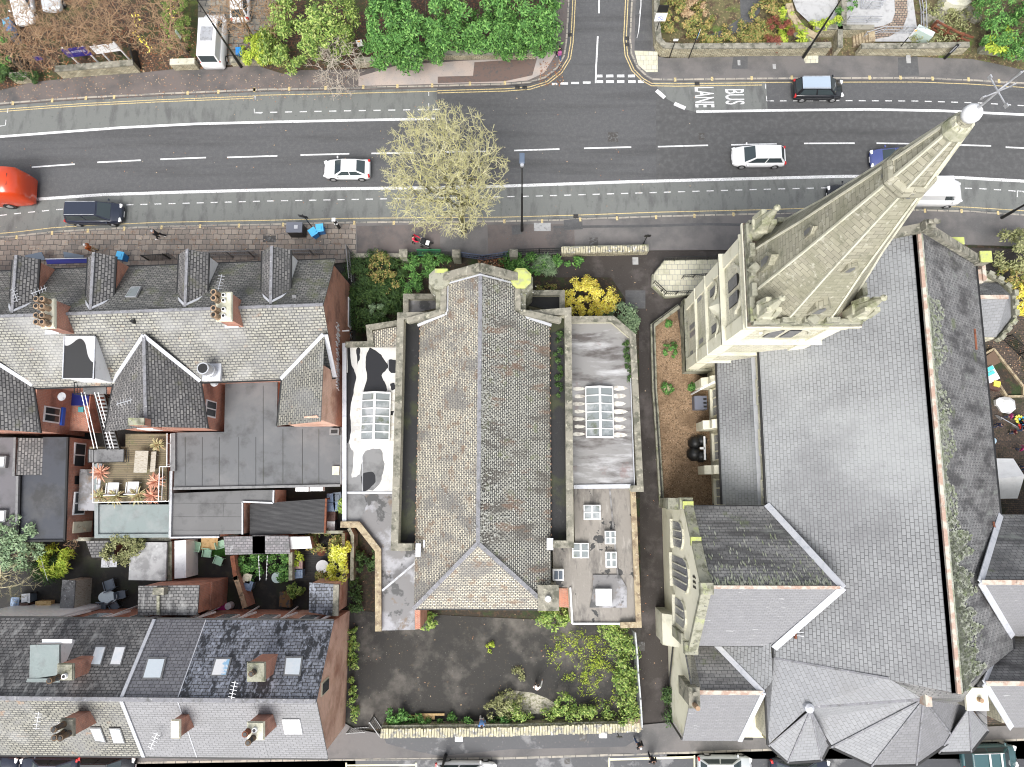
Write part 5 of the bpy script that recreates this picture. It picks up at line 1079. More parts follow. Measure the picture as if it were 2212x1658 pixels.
b = B(); q = W('22', 345, 890, 8.9); b.obox(q, .3, .3, .2); b.build('roof_vent', grey_m, hC)
P_ = WL('21', [(530, 1210), (782, 1210), (768, 1556), (516, 1556)], 8.7)
b = B(); b.prism(P_, 8.55, 8.7); bd = b.build('box_dormer', mat('ponded_dormer_top', .55, .4, [(.42, 2, .5, .7), ((.03, .03, .03), .33, .47, .475, (1, .6, 1), 1, 1)]), hB)
c = sum(P_, Vector()) / 4
b = B(); b.prism([c + (p - c) * .95 for p in P_], 6.0, 8.55); b.build('dormer_cheek', white, bd)
b = B()
for i in range(4): b.bar(P_[i] + Vector((0, 0, .03)), P_[(i + 1) % 4] + Vector((0, 0, .03)), .07, .06)
b.build('roof_edge', lead, bd)
def wing(h, rtop, rend, lv, rv, le, re_, zr, ze, m1, m2, wallm=brick_red, end_z=None):
 """gabled rear wing: rtop/rend ridge ends, lv/rv valley feet, le/re outer eave ends (all traced)"""
 A_, E_ = W(*rtop, zr), W(*rend, zr)
 LV, RV, LE, RE = W(*lv, ze), W(*rv, ze), W(*le, ze), W(*re_, ze)
 b = B(); b.slab([A_, E_, LE, LV], .1); o = b.build('wing_roof', m1, h)
 b = B(); b.slab([A_, E_, RE, RV], .1); b.build('wing_roof', m2, h)
 b = B(); b.bar(A_ + Vector((0, 0, .03)), E_ + Vector((0, 0, .03)), .22, .1); b.build('ridge', ridge_grey, h)
 b = B(); b.bar(A_ + Vector((0, 0, .1)), LV + Vector((0, 0, .12)), .26, .07); b.bar(A_ + Vector((0, 0, .1)), RV + Vector((0, 0, .12)), .26, .07); b.build('lead_flashing', lead, h)
 i = .2
 lx_, rx_ = (LE.x + LV.x) / 2 + i, (RE.x + RV.x) / 2 - i; yb_ = (LE.y + RE.y) / 2 + i; yt_ = LV.y + 1
 b = B(); b.box(lx_, rx_, yb_, yt_, 0, ze - .05)
 b.add([(lx_, yb_, ze - .05), (rx_, yb_, ze - .05), (E_.x, yb_, zr - .12), (lx_, yb_ + .3, ze - .05), (rx_, yb_ + .3, ze - .05), (E_.x, yb_ + .3, zr - .12)], [(0, 1, 2), (5, 4, 3), (0, 2, 5, 3), (1, 4, 5, 2)])
 b.build('wing_wall', wallm, h)
 b = B(); b.bar(LE, LV, .1); b.bar(RE, RV, .1); b.build('gutter', black_m, h)
 return lx_, rx_, yb_
wB = wing(hB, ('21', 1183, 1203), ('31', 1200, 395), ('21', 932, 1582), ('21', 1650, 1578), ('31', 860, 438), ('31', 1708, 408), 8.9, 6.2, s_grey, s_dark if False else s_grey)
wA = wing(hA, ('21', -330, 1230), ('31', -330, 395), ('21', -700, 1600), ('21', 275, 1612), ('31', -700, 445), ('31', 337, 447), 8.9, 6.2, s_grey, s_grey)
A_, E_ = W('22', 600, 1195, 8.7), W('32', 592, 352, 8.7); LV, LE = W('22', 238, 1560, 6.2), W('32', 200, 388, 6.2)
ex = (A_.x + E_.x) / 2
A_.x = E_.x = F(-.1, 0).x + .05
b = B(); b.slab([A_, E_, LE, LV], .1); b.build('wing_roof', s_tan, hC)
b = B(); b.bar(A_ + Vector((-.05, 0, .1)), LV + Vector((0, 0, .12)), .26, .07); b.bar(A_ + Vector((.1, 0, .05)), F(.0, RT, RZE + .1), .3, .06); b.build('lead_flashing', lead, hC)
xw = F(-.25, RT).x
b = B(); b.prism([(LV.x + .2, LV.y + 1), (xw, LV.y + 1.5), (xw, LE.y + .2), (LV.x + .2, LE.y + .2)], 0, 6.1)
b.add([(LE.x + .2, LE.y + .2, 6.1), (xw, LE.y + .2, 6.1), (xw, LE.y + .2, 8.58), (xw, F(0, RT).y + .5, 8.58), (xw, F(0, RT).y + .5, 6.1), (LE.x + .2, LE.y + .5, 6.1), (xw - .3, LE.y + .5, 8.58)], [(0, 1, 2), (1, 4, 3, 2), (0, 2, 6, 5)])
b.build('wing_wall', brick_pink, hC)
b = B(); b.bar(LE, LV, .1); b.build('gutter', black_m, hC)
b = B(); b.bar(W('22', 735, 1165, 3.2), W('22', 795, 1162, 3.2), .1); b.build('wall_pipe', white, hC)
gxw = F(-.25, 1.5)
b = B(); y0, y1 = 12.9, 15.2
p0 = F(-.235, .35, 0); p1 = F(-.235, 2.8, 0)
b.add([(p0.x, p0.y, .6), (p1.x, p1.y, .6), (p1.x, p1.y, 1.5), (p0.x, p0.y, 1.5), (p0.x + .06, p0.y, .6), (p1.x + .06, p1.y, .6), (p1.x + .06, p1.y, 1.5), (p0.x + .06, p0.y, 1.5)], [(4, 5, 6, 7), (0, 4, 7, 3), (1, 2, 6, 5), (3, 7, 6, 2), (0, 1, 5, 4)]); wn = b.build('side_window', white, hC)
b = B(); b.add([(p0.x + .065, p0.y + .15, .75), (p1.x + .065, p1.y - .15, .75), (p1.x + .065, p1.y - .15, 1.35), (p0.x + .065, p0.y + .15, 1.35)], [(0, 1, 2, 3)]); b.build('pane', glass_roof, wn)
b = B(); rnd = random.Random(3)
wx = F(-.25, -3).x + .02
def scrawl(y0, y1, z0, z1, n, w, m_):
 last = None
 for k in range(n):
  f = k / (n - 1); p = Vector((F(-.25, 0).x + .03 + 0 * f, y0 + (y1 - y0) * f + rnd.uniform(-.12, .12), (z0 if k % 2 else z1) + rnd.uniform(-.2, .2)))
  p.x = F(-.225, toF(Vector((RR.x, p.y, 0)))[1]).x
  if last is not None: b.bar(last, p, w, w * .5)
  last = p
ga, gb = W('22', 720, 1100, 4.5).y, W('32', 720, 100, 4.5).y; scrawl(ga, gb, 4.2, 5.0, 40, .1, 0); scrawl(ga - .5, gb + .6, 4.3, 5.1, 26, .08, 0)
b.build('graffiti', mat('white_spray', .75, .8, [((.4, .2, .15), 5, .52, .6)]), hC)
b = B(); scrawl(14.2, 7.6, .2, .9, 34, .09, 0); scrawl(13.5, 8.2, .3, .8, 22, .05, 0); b.build('graffiti', mat('grey_spray', .5, .8, [((.03, .03, .03), 4, .5, .52)]), hC)
def win_x(parent, x, y0, y1, z0, z1, s=1, trim=None, bars=1):
 b = B(); b.box(x - .02 if s > 0 else x - .08, x + .08 if s > 0 else x + .02, y0, y1, z0, z1); o = b.build('window', white, parent)
 n = bars + 1
 for k in range(n):
  a_, b_ = y0 + .1 + (y1 - y0 - .1) * k / n, y0 + (y1 - y0 - .1) * (k + 1) / n
  b = B(); b.box(x + .05 if s > 0 else x - .1, x + .1 if s > 0 else x - .05, a_, b_, z0 + .12, z1 - .12); b.build('pane', glass, o)
 return o
ya, yb2 = W('31', 480, 355, 5).y, W('31', 480, 225, 5).y
wa_ = win_x(hA, wA[1], ya, yb2, 3.4, 5.2); b = B(); b.box(wA[1] - .02, wA[1] + .16, ya - .1, yb2 + .1, 2.9, 3.25); b.build('sill', mat('blue_paint', (.03, .1, .5), .5), wa_)
ya, yb2 = W('31', 1760, 320, 4.6).y, W('31', 1760, 185, 4.6).y
win_x(hB, wB[1], ya, yb2, 3.9, 5.6)
b = B(); b.box(wB[0] + 1.4, wB[0] + 2.6, wB[2] - .05, wB[2] + .1, 3.6, 5.2); b.build('window', white, hB)
def dish(parent, p, r=.32):
 p = Vector(p); b = B(); b.lathe(p, [(r, .12), (r * .7, .05), (0.02, 0)], 14); b.tube(p, p + Vector((.25, -.25, .3)), .02, .02, 6); return b.build('satellite_dish', galv, parent)
dish(hA, W('31', 515, 150, 5.0)); dish(hB, (wB[1] + .6, W('21', 1940, 1590, 5.5).y, 5.6))
b = B(); p = W('31', 1125, 330, 9.6); q = W('31', 1215, 390, 8.6)
P_ = WL('31', [(1058, 325), (1190, 325), (1190, 385), (1058, 385)], 9.5); b.prism(P_, 7.2, 9.5); chh = b.build('chimney', brick_red, hB); b = B(); b.prism([p_ for p_ in P_], 9.5, 9.62); b.build('chimney_cap', mossy, chh)
f0 = W('21', 1740, 1500, 7.0); b = B(); b.tube(f0, f0 + Vector((0, 0, 1.5)), .42, .42, 16); b.tube(f0 + Vector((0, 0, .6)), f0 + Vector((0, 0, .7)), .5, .5, 16); fl = b.build('flue', galv, hB, smooth=False)
b = B(); b.tube(f0 + Vector((0, 0, 1.5)), f0 + Vector((0, 0, 1.515)), .34, .34, 16); b.build('flue_opening', black_m, fl); b = B(); b.obox(f0 + Vector((0, 0, -.1)), 1.3, 1.3, .3); b.build('flue_base', lead, fl)
def aerial(parent, p, h=1.2, rz=.5, m=galv):
 p = Vector(p); b = B(); b.tube(p, p + Vector((0, 0, h)), .025, .02, 6)
 d = Vector((math.cos(rz), math.sin(rz), 0)); n_ = Vector((-d.y, d.x, 0)); q = p + Vector((0, 0, h))
 b.bar(q - d * .5, q + d * .6, .035)
 for k in range(5): b.bar(q + d * (-.4 + .22 * k) - n_ * .22, q + d * (-.4 + .22 * k) + n_ * .22, .025)
 return b.build('aerial', m, parent)
aerial(hA, W('21', 395, 870, 10.5), 1.0, .4); aerial(hA, W('21', 200, 900, 9.5), .9, 2.0); aerial(hB, W('21', 1850, 800, 9.8), .9, 1.4)
aerial(hB, W('31', 1080, 210, 9), 1, .3)
# rear extensions and flat roofs
ext = empty('flat_roofed_extension', W('31', 1800, 700, 0), 'large grey felt flat roof extension behind the end terraced house, with two white roof boxes', 'building')
P_ = [W('31', 1440, 445, 3.3), W('31', 1840, 438, 3.3), W('31', 1850, 20, 3.3), W('32', 205, 20, 3.3), W('32', 200, 395, 3.3), W('32', 725, 395, 3.3), W('32', 722, 868, 3.3), W('31', 1428, 895, 3.3)]
b = B(); b.prism(P_, 3.15, 3.3); b.build('roof', felt_up, ext); b = B(); b.prism([(p.x, p.y) for p in P_], 0, 3.14); b.build('wall', brick_red, ext)
b = B(); b.bar(W('31', 1425, 450, 3.4), W('31', 1425, 760, 3.4), .35, .25); b.bar(W('31', 1428, 905, 3.35), W('32', 722, 878, 3.35), .18, .2); b.bar(W('32', 730, 400, 3.4), W('32', 728, 870, 3.4), .1, .2); b.build('roof_edge', grey_m, ext)
b = B()
for k, x in enumerate((88, 250, 410, 545)): b.bar(W('32', x, 60 if k == 0 else 415, 3.305), W('32', x, 865, 3.305), .03, .02)
for x in (1520, 1660, 1800, 1960, 2100): b.bar(W('31', x, 480, 3.305), W('31', x, 880, 3.305), .03, .02)
b.build('roof_seam', felt_dark, ext)
for t, x0, y0, x1, y1, nm in (('32', 350, 890, 458, 928, 'roof_box'), ('32', 470, 885, 575, 925, 'roof_box')):
 a, c = W(t, x0, y0, 3.0), W(t, x1, y1, 3.0); b = B(); b.box(a.x, c.x, c.y, a.y, 2.3, 2.95); o = b.build('air_unit', white, ext, bevel=.05)
 b = B(); b.bar(((a.x + c.x) / 2, a.y, 2.8), ((a.x + c.x) / 2, a.y + .4, 3.2), .08); b.build('bracket', black_m, o)
b = B(); a, c = W('32', 655, 720, 3.5), W('32', 710, 792, 3.5); b.box(a.x, c.x, c.y, a.y, 3.29, 3.45); b.build('roof_hatch', cream_paint, ext)
b = B(); a, c = W('32', 636, 410, 3.8), W('32', 712, 465, 3.8); b.box(a.x, c.x, c.y, a.y, 3.29, 3.9); o = b.build('vent_cowl', grey_m, ext); b = B(); b.box(a.x + .12, c.x - .12, c.y + .12, a.y - .12, 3.9, 3.93); b.build('vent_grille', black_m, o)
ext2 = empty('flat_roofed_extension', W('31', 1700, 1100, 0), 'lower grey felt flat roof stepping down to the back yards, below the largest flat roof', 'building')
P_ = [W('31', 1425, 942, 2.9), W('32', 0, 918, 2.9), W('32', 175, 915, 2.9), W('32', 172, 1020, 2.9), W('32', 0, 1022, 2.9), W('31', 1985, 1012, 2.9), W('31', 1985, 1275, 2.9), W('31', 1800, 1280, 2.9), W('31', 1800, 1300, 2.9), W('31', 1402, 1305, 2.9)]
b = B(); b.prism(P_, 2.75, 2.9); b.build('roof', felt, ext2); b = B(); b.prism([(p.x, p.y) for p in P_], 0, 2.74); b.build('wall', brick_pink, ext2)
b = B(); b.bar(W('31', 1992, 1010, 3.0), W('31', 1992, 1280, 3.0), .1, .16); b.bar(W('31', 1990, 1012, 3.0), W('32', 172, 1022, 3.0), .12, .16); b.bar(W('32', 176, 918, 3.0), W('32', 172, 1022, 3.0), .12, .16); b.bar(W('31', 1412, 760, 3.0), W('31', 1398, 1305, 3.0), .16, .2); b.bar(W('31', 1398, 1306, 3.0), W('31', 1800, 1302, 3.0), .12, .16); b.build('roof_edge', galv, ext2)
sh = empty('corrugated_shed', W('32', 200, 1150, 0), 'black corrugated iron roofed yard shelter with a rusty end board', 'shed')
b = B(); P0, P1, P2, P3 = W('31', 2050, 1030, 2.2), W('32', 598, 988, 2.2), W('32', 588, 1266, 2.2), W('31', 2050, 1290, 2.2)
n = 26
for k in range(n):
 a, c = P0.lerp(P3, k / n), P1.lerp(P2, k / n); a2, c2 = P0.lerp(P3, (k + .55) / n), P1.lerp(P2, (k + .55) / n); b.slab([a, c, c2, a2], .05)
b.slab([P0 - Vector((0, 0, .03)), P1 - Vector((0, 0, .03)), P2 - Vector((0, 0, .03)), P3 - Vector((0, 0, .03))], .05); b.build('roof', corrug, sh)
b = B(); b.bar(P1 + Vector((.08, 0, 0)), P2 + Vector((.08, 0, 0)), .14, .2); b.build('end_board', rust, sh)
b = B()
for p in (P0, P1, P2, P3): b.bar((p.x, p.y, 0), (p.x, p.y, 2.1), .12)
b.build('post', rust, sh)
deck = empty('roof_terrace', W('31', 1100, 800, 0), 'timber decked roof terrace with white rails above a low flat roof', 'roof terrace')
P_ = WL('31', [(1030, 455), (1370, 455), (1370, 1012), (800, 1018), (800, 690), (735, 690), (735, 560), (1030, 560)], 3.0)
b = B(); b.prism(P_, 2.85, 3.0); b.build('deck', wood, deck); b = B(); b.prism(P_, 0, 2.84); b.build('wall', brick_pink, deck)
P_ = WL('31', [(815, 1035), (1405, 1035), (1400, 1272), (812, 1278)], 2.8); b = B(); b.prism(P_, 0, 2.8); b.build('lower_roof', felt_green, deck)
b = B(); wallrun(b, WL('31', [(790, 700), (790, 1295), (1395, 1290), (1405, 760)], 2.95), .28, 0, 2.95); b.build('parapet', felt_green, deck)
b = B(); b.box(*[W('31', 818, 700, 3).x, W('31', 840, 700, 3).x, W('31', 818, 1010, 3).y, W('31', 818, 700, 3).y], 3.0, 3.03); b.build('edge_strip', lead, deck)
b = B()
def rail(b, pts, z0, h, m=0, posts=1.6, mid=1, w=.05):
 for i in range(len(pts) - 1):
  a, c = Vector((*pts[i][:2], z0 + h)), Vector((*pts[i + 1][:2], z0 + h)); b.bar(a, c, w)
  for k in range(1, mid + 1): b.bar(a - Vector((0, 0, h * k / (mid + 1))), c - Vector((0, 0, h * k / (mid + 1))), w * .7)
 for p, d in along([Vector((q[0], q[1], z0)) for q in pts], posts): b.bar(p, p + Vector((0, 0, h)), w)
rail(b, WL('31', [(765, 690), (762, 1018), (1358, 1010), (1358, 1000)], 4.0), 3.0, 1.0); rail(b, WL('31', [(1300, 1005), (1310, 725), (1370, 722), (1372, 450)], 4.0), 3.0, 1.0)
b.build('handrail', white, deck)
st = empty('metal_staircase', W('31', 850, 400, 0), 'dark metal escape stair with white edged handrails between the brick wings', 'staircase')
b = B(); b.prism(WL('31', [(682, 35), (872, 35), (872, 130), (682, 130)], 5.6), 5.5, 5.6); b.prism(WL('31', [(730, 582), (1018, 582), (1016, 684), (728, 688)], 3.4), 3.3, 3.4); b.build('landing', grey_m, st)
a0, a1 = W('31', 780, 130, 5.6), W('31', 860, 130, 5.6); c0, c1 = W('31', 880, 580, 3.4), W('31', 985, 580, 3.4)
b = B()
for k in range(15):
 f = (k + .5) / 15; p, q = a0.lerp(c0, f), a1.lerp(c1, f); b.bar(p, q, .13, .04)
b.build('tread', grey_m, st)
b = B()
for o_ in (-.25, 0): b.bar(a0 + Vector((-.15 + o_, 0, 1)), c0 + Vector((-.15 + o_, 0, 1)), .05); b.bar(a1 + Vector((.1 + o_, 0, 1)), c1 + Vector((.1 + o_, 0, 1)), .05)
b.build('handrail', white, st)
b = B(); b.bar(a0, c0, .06, .22); b.bar(a1, c1, .06, .22); rail(b, WL('31', [(610, 30), (610, 128), (700, 130)], 6.6), 5.6, 1.0, mid=2); rail(b, WL('31', [(725, 580), (725, 688), (1016, 684), (1018, 582)], 4.4), 3.4, 1.0, mid=2)
for p in (a0, a1, c0, c1): b.bar(p, (p.x, p.y, 2.2), .1)
b.build('frame', black_m, st)
blk = empty('flat_roofed_extension', W('31', 350, 900, 0), 'blue-black felt flat roof block with white windows in its red brick side wall', 'building')
P_ = [W('31', 352, 482, 3.4), W('31', 562, 482, 3.4), W('31', 535, 1330, 3.4), W('31', 150, 1335, 3.4), W('31', 170, 792, 3.4), W('31', 345, 792, 3.4)]
b = B(); b.prism([(p.x, p.y) for p in P_], 3.25, 3.4); b.build('roof', felt_blue, blk); b = B(); b.prism([(p.x, p.y) for p in P_], 0, 3.24); b.build('wall', brick_red, blk)
b = B(); b.bar(P_[1] + Vector((0, 0, .05)), P_[2] + Vector((0, 0, .05)), .14, .16); b.bar(P_[2] + Vector((0, 0, .05)), P_[3] + Vector((0, 0, .05)), .14, .16); b.bar(W('31', 168, 792, 3.45), W('31', 150, 1330, 3.45), .2, .16); b.build('roof_edge', black_m, blk)
for ya, yb_, tr in ((530, 730, 0), (930, 1120, 1)):
 y0, y1 = W('31', 600, yb_, 2).y, W('31', 600, ya, 2).y; xw = W('31', 550, (ya + yb_) / 2, 3.4).x + .03; win_x(blk, xw, y0, y1, 1.3, 2.7)
b = B(); xw = W('31', 550, 830, 3.4).x; b.box(xw, xw + .08, W('31', 600, 868, 2).y, W('31', 600, 800, 2).y, .3, 2.5); b.build('door', black_m, blk)
b = B(); xw = W('31', 540, 1220, 3.4).x; b.box(xw, xw + .1, W('31', 600, 1268, 2).y, W('31', 600, 1175, 2).y, .3, 2.6); b.build('rendered_panel', cream_paint, blk)
lean = empty('slate_lean_to', W('31', 240, 650, 0), 'narrow slate lean-to roof beside the blue-black flat roof', 'lean-to')
b = B(); b.slab([W('31', 150, 488, 3.9), W('31', 355, 490, 3.4), W('31', 342, 792, 3.4), W('31', 132, 792, 3.9)], .1); b.build('roof', s_grey, lean); b = B(); b.prism(WL('31', [(155, 495), (345, 497), (335, 785), (140, 785)], 3.4), 0, 3.35); b.build('wall', brick_red, lean)
lef = empty('flat_roofed_extension', W('31', 60, 800, 0), 'mauve-grey flat roof with two white skylights at the left edge', 'building')
P_ = WL('31', [(-300, 485), (118, 485), (110, 800), (140, 800), (130, 1210), (-300, 1215)], 3.6)
b = B(); b.prism(P_, 0, 3.6); b.build('roof', mat('mauve_felt', (.13, .125, .135), .7, [(.08, .6, .5, .7)], bump=(20, .2)), lef)
b = B(); b.bar(W('31', 128, 485, 3.7), W('31', 118, 800, 3.7), .18, .22); b.bar(W('31', 150, 800, 3.7), W('31', 140, 1200, 3.7), .18, .22); b.build('roof_edge', grey_m, lef)
for ya, yb_ in ((635, 735), (1080, 1180)):
 a, c = W('31', -90, ya, 3.9), W('31', 42, yb_, 3.9); b = B(); b.box(a.x, c.x, c.y, a.y, 3.55, 3.9); o = b.build('skylight', grey_m, lef); b = B(); b.box(a.x + .1, c.x - .12, c.y + .12, a.y - .1, 3.9, 3.94); b.build('pane', glass_sky, o)
low = empty('low_flat_roof', W('31', 710, 900, 0), 'low dark grey flat roof squeezed between the brick wall and the roof terrace', 'building')
b = B(); b.prism(WL('31', [(655, 745), (780, 745), (776, 1085), (638, 1085)], 2.3), 0, 2.3); b.build('roof', membrane_grey, low)
bl = empty('blue_door_wall', W('31', 640, 170, 0), 'brick yard wall with a dark blue painted door and meter box', 'wall')
b = B(); b.box(W('31', 575, 250, 2).x, W('31', 735, 250, 2).x, W('31', 700, 430, 2).y, W('31', 700, 60, 2).y, 0, 2.0); b.build('wall', brick_red, bl)
b = B(); a, c = W('31', 572, 122, 2.1), W('31', 722, 222, 2.1); b.box(a.x, c.x, c.y, a.y, 1.9, 2.1); b.build('door', mat('dark_blue_paint', (.02, .03, .2), .4), bl)
b = B(); c = W('31', 665, 255, 2.1); b.box(c.x - .2, c.x + .2, c.y - .2, c.y + .2, 2, 2.15); b.build('meter_box', mat('teal_paint', (.1, .4, .42), .5), bl)
# lower terrace, along the back street
LZ, LUE, LLE = 9.5, 6.0, 6.0
rA, rB = W('41', -300, 1085, LZ), W('42', 300, 640, LZ)
d2 = (rB - rA).normalized(); d2.z = 0; n2 = Vector((-d2.y, d2.x, 0))
def G(s, t, z=0.0):
 p = rB + d2 * s + n2 * t; return Vector((p.x, p.y, z))
def toG(p):
 d = Vector((p.x - rB.x, p.y - rB.y, 0)); return d.dot(d2), d.dot(n2)
TU, TL = 4.3, -4.65
s1 = toG(W('41', 995, 1120, LZ))[0]; s2 = toG(W('41', 1455, 1105, LZ))[0]; s3 = toG(W('41', 2080, 1110, LZ))[0]
LH = []
for nm, a, c, mu, ml, la in (('a', -26, s1, s_dark, s_tan, 'lower terraced house with tan front slates, green box dormer and four roof windows'), ('b', s1, s2, s_plain, s_pale, 'lower terraced house with plain dark rear slates and a cream capped chimney'), ('c', s2, s3 + .0, s_blue, s_pale, 'lower terraced house with blotchy blue rear slates and a mossy square chimney cap'), ('d', s3, 0, s_blue, s_pale, 'end house of the lower terrace with a pink brick gable by the car park')):
 h = empty('terraced_house', G((max(a, -14) + c) / 2, 0), la, 'house', 'houses of the lower terrace'); LH.append(h)
 e = -.3 if nm == 'd' else 0
 b = B(); b.prism([G(a + .01, TU - .25), G(c + e, TU - .25), G(c + e, TL + .25), G(a + .01, TL + .25)], 0, 5.85)
 if nm == 'd': b.add([G(e, TU - .25, 5.85), G(e, TL + .25, 5.85), G(e, 0, LZ - .12), G(e - .4, TU - .25, 5.85), G(e - .4, TL + .25, 5.85), G(e - .4, 0, LZ - .12)], [(0, 2, 1), (3, 4, 5), (0, 3, 5, 2), (1, 2, 5, 4)])
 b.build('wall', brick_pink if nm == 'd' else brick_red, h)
 e2 = .02 if nm == 'd' else -.01
 b = B(); b.slab([G(a, 0, LZ), G(c + e2, 0, LZ), G(c + e2, TU, LUE), G(a, TU, LUE)], .12); b.build('rear_roof', mu, h)
 b = B(); b.slab([G(a, 0, LZ), G(c + e2, 0, LZ), G(c + e2, TL, LLE), G(a, TL, LLE)], .12); b.build('front_roof', ml, h)
 b = B(); b.bar(G(a, 0, LZ + .04), G(c, 0, LZ + .04), .26, .14); b.build('ridge', ridge_grey, h)
 b = B(); b.bar(G(a, TU + .05, LUE - .08), G(c, TU + .05, LUE - .08), .12); b.bar(G(a, TL - .05, LLE - .08), G(c, TL - .05, LLE - .08), .12); b.build('gutter', black_m, h)
hLA, hLB, hLC, hLD = LH
b = B(); b.bar(G(s1, 0, LZ + .08), G(s1, TU, LUE + .08), .22, .08); b.bar(G(s1, 0, LZ + .08), G(s1, TL, LLE + .08), .22, .08); b.build('party_coping', lead, hLA)
b = B(); b.bar(G(s2, 0, LZ + .01), G(s2, TU, LUE + .01), .06, .05); b.bar(G(s2, 0, LZ + .01), G(s2, TL, LLE + .01), .05, .04); b.build('seam', lead, hLB)
def uz(t): return LZ - (LZ - LUE) * t / TU if t > 0 else LZ - (LZ - LLE) * (-t) / -TL
def gp(t, x, y, h=0.0):
 """point of the lower terrace roof seen at sheet point x, y"""
 z = 8.0
 for _ in range(12): z = uz(toG(W(t, x, y, z + h))[1])
 return W(t, x, y, z + h)
def skyl(parent, t, pts, gm, fm=grey_m):
 P_ = [gp(t, *p, .12) for p in pts]; c = sum(P_, Vector()) / 4
 b = B(); b.slab(P_, .2); o = b.build('roof_window', fm, parent)
 b = B(); b.slab([c + (p - c) * .84 + Vector((0, 0, .03)) for p in P_], .05); b.build('pane', gm, o)
skyl(hLA, '41', [(785, 658), (875, 660), (825, 825), (732, 822)], glass_sky); skyl(hLA, '41', [(945, 658), (1038, 660), (990, 825), (895, 822)], glass_sky)
skyl(hLA, '41', [(732, 1332), (825, 1332), (872, 1458), (780, 1445)], glass_sky); skyl(hLA, '41', [(890, 1335), (985, 1338), (1028, 1465), (930, 1465)], glass_sky)
skyl(hLB, '41', [(1212, 755), (1368, 755), (1325, 935), (1160, 935)], glass_sky)
skyl(hLC, '41', [(1770, 758), (1902, 758), (1862, 910), (1725, 910)], blue_glass)
skyl(hLD, '42', [(155, 430), (238, 430), (226, 522), (145, 520)], glass_sky); skyl(hLD, '42', [(138, 728), (222, 728), (235, 797), (152, 797)], glass_sky, white)
P_ = WL('41', [(247, 655), (485, 652), (485, 900), (240, 935)], 8.8)
b = B(); b.prism(P_, 8.6, 8.8); bx = b.build('box_dormer', felt_green, hLA); c = sum(P_, Vector()) / 4
b = B(); b.prism([c + (p - c) * .95 for p in P_], 6.6, 8.6); b.build('dormer_cheek', white, bx)
b = B(); b.prism(WL('41', [(205, 972), (225, 930), (490, 930), (490, 975)], 8.85), 8.6, 8.85); b.build('dormer_apron', felt_green, bx)
b = B(); b.bar(W('41', 350, 622, 8.5), W('41', 595, 622, 8.5), .25, .12); b.build('fascia', white, bx)
def lchim(parent, t, x0, y0, x1, y1, z, pots, capm=ashlar, wall=brick_red):
 P_ = WL(t, [(x0, y0), (x1, y0), (x1, y1), (x0, y1)], z); c = sum(P_, Vector()) / 4
 return chimney(parent, t, x0, y0, x1, y1, z, 6.5, pots, capm, wall)
dk = mat('sooty_pot', (.13, .085, .05), .9, [(.05, 3, .5, .6)])
lchim(hLA, '41', 465, 810, 595, 948, 10.2, [(.1, .8, .9, .2, dk), (.55, .72, .2, .17, white)], mossy)
lchim(hLA, '41', 490, 1262, 600, 1410, 10.6, [(.3, .3, 1.0, .2, dk), (.35, .75, 1.0, .2, dk), (.7, .8, .9, .2, dk)], coping)
lchim(hLB, '41', 1400, 1272, 1472, 1425, 10.0, [], cream_paint)
lchim(hLC, '41', 2022, 798, 2172, 960, 10.2, [(.42, .48, .55, .19, dk)], mossy)
lchim(hLC, '41', 2022, 1290, 2165, 1440, 10.5, [(.1, .5, .55, .2, rust), (.4, .85, .9, .19, dk), (.5, .4, .18, .16, white)], ashlar)
for t, x, y, a in (('41', 620, 1250, .3), ('41', 1330, 1400, 1.2), ('41', 1970, 990, 1.4), ('41', 400, 1240, 1.5)): aerial(hLA if x < 700 else hLB if x < 1500 else hLC, gp(t, x, y), 1.1, a)
b = B(); w0, w1 = G(-.27, .9), G(-.27, -.9)
b.add([(w0.x, w0.y, 6.6), (w1.x, w1.y, 6.6), (w1.x, w1.y, 8.0), (w0.x, w0.y, 8.0)], [(0, 1, 2, 3)])
b = B(); b.obox((G(-.27, .1).x, G(-.27, .1).y, 6.5), .08, .9, 1.7); o = b.build('gable_window', cream_paint, hLD); b = B(); b.obox((G(-.2, .1).x, G(-.2, .1).y, 6.5), .06, .7, 1.4); b.build('pane', glass, o)
rnd = random.Random(11)
xs = [G(s, TU - .2) for s in (-20.5, -17.6, -14.4, -11.2, -8.2, -5.2, -2.2)]
for i, p in enumerate(xs):
 h = LH[0] if p.x < G(s1, 0).x else LH[1] if p.x < G(s2, 0).x else LH[2] if p.x < G(s3, 0).x else LH[3]
 b = B(); b.box(p.x - .6, p.x + .6, p.y - .02, p.y + .12, 3.2, 5.0); o = b.build('window', white, h); b = B(); b.box(p.x - .48, p.x + .48, p.y + .1, p.y + .15, 3.35, 4.85); b.build('pane', glass_roof, o)
 b = B(); b.bar((p.x + 1.1, p.y + .12, 5.6), (p.x + 1.1 + rnd.uniform(.3, .8), p.y + .2, 2.9), .12); b.bar((p.x + 1.3, p.y + .14, 5.2), (p.x + .9, p.y + .2, .2), .1); b.build('downpipe', white, h)
b = B(); p = G(-23, TU + .0); b.box(G(-26, 0).x, G(-19.5, 0).x, p.y - .22, p.y + .06, 0, 5.6); b.build('white_render', white, LH[0])
def shed(name, t, pts, z, zr, m_, la, cat, wallm=brick_red, rg=None):
 o = empty(name, sum(WL(t, pts, 0), Vector()) / len(pts), la, cat)
 P_ = WL(t, pts, z)
 if rg is None:
  b = B(); b.slab(P_, .12); b.build('roof', m_, o)
 b = B(); c = sum(P_, Vector()) / len(P_); b.prism([c + (p - c) * .94 for p in P_], 0, z - .14); b.build('wall', wallm, o)
 return o
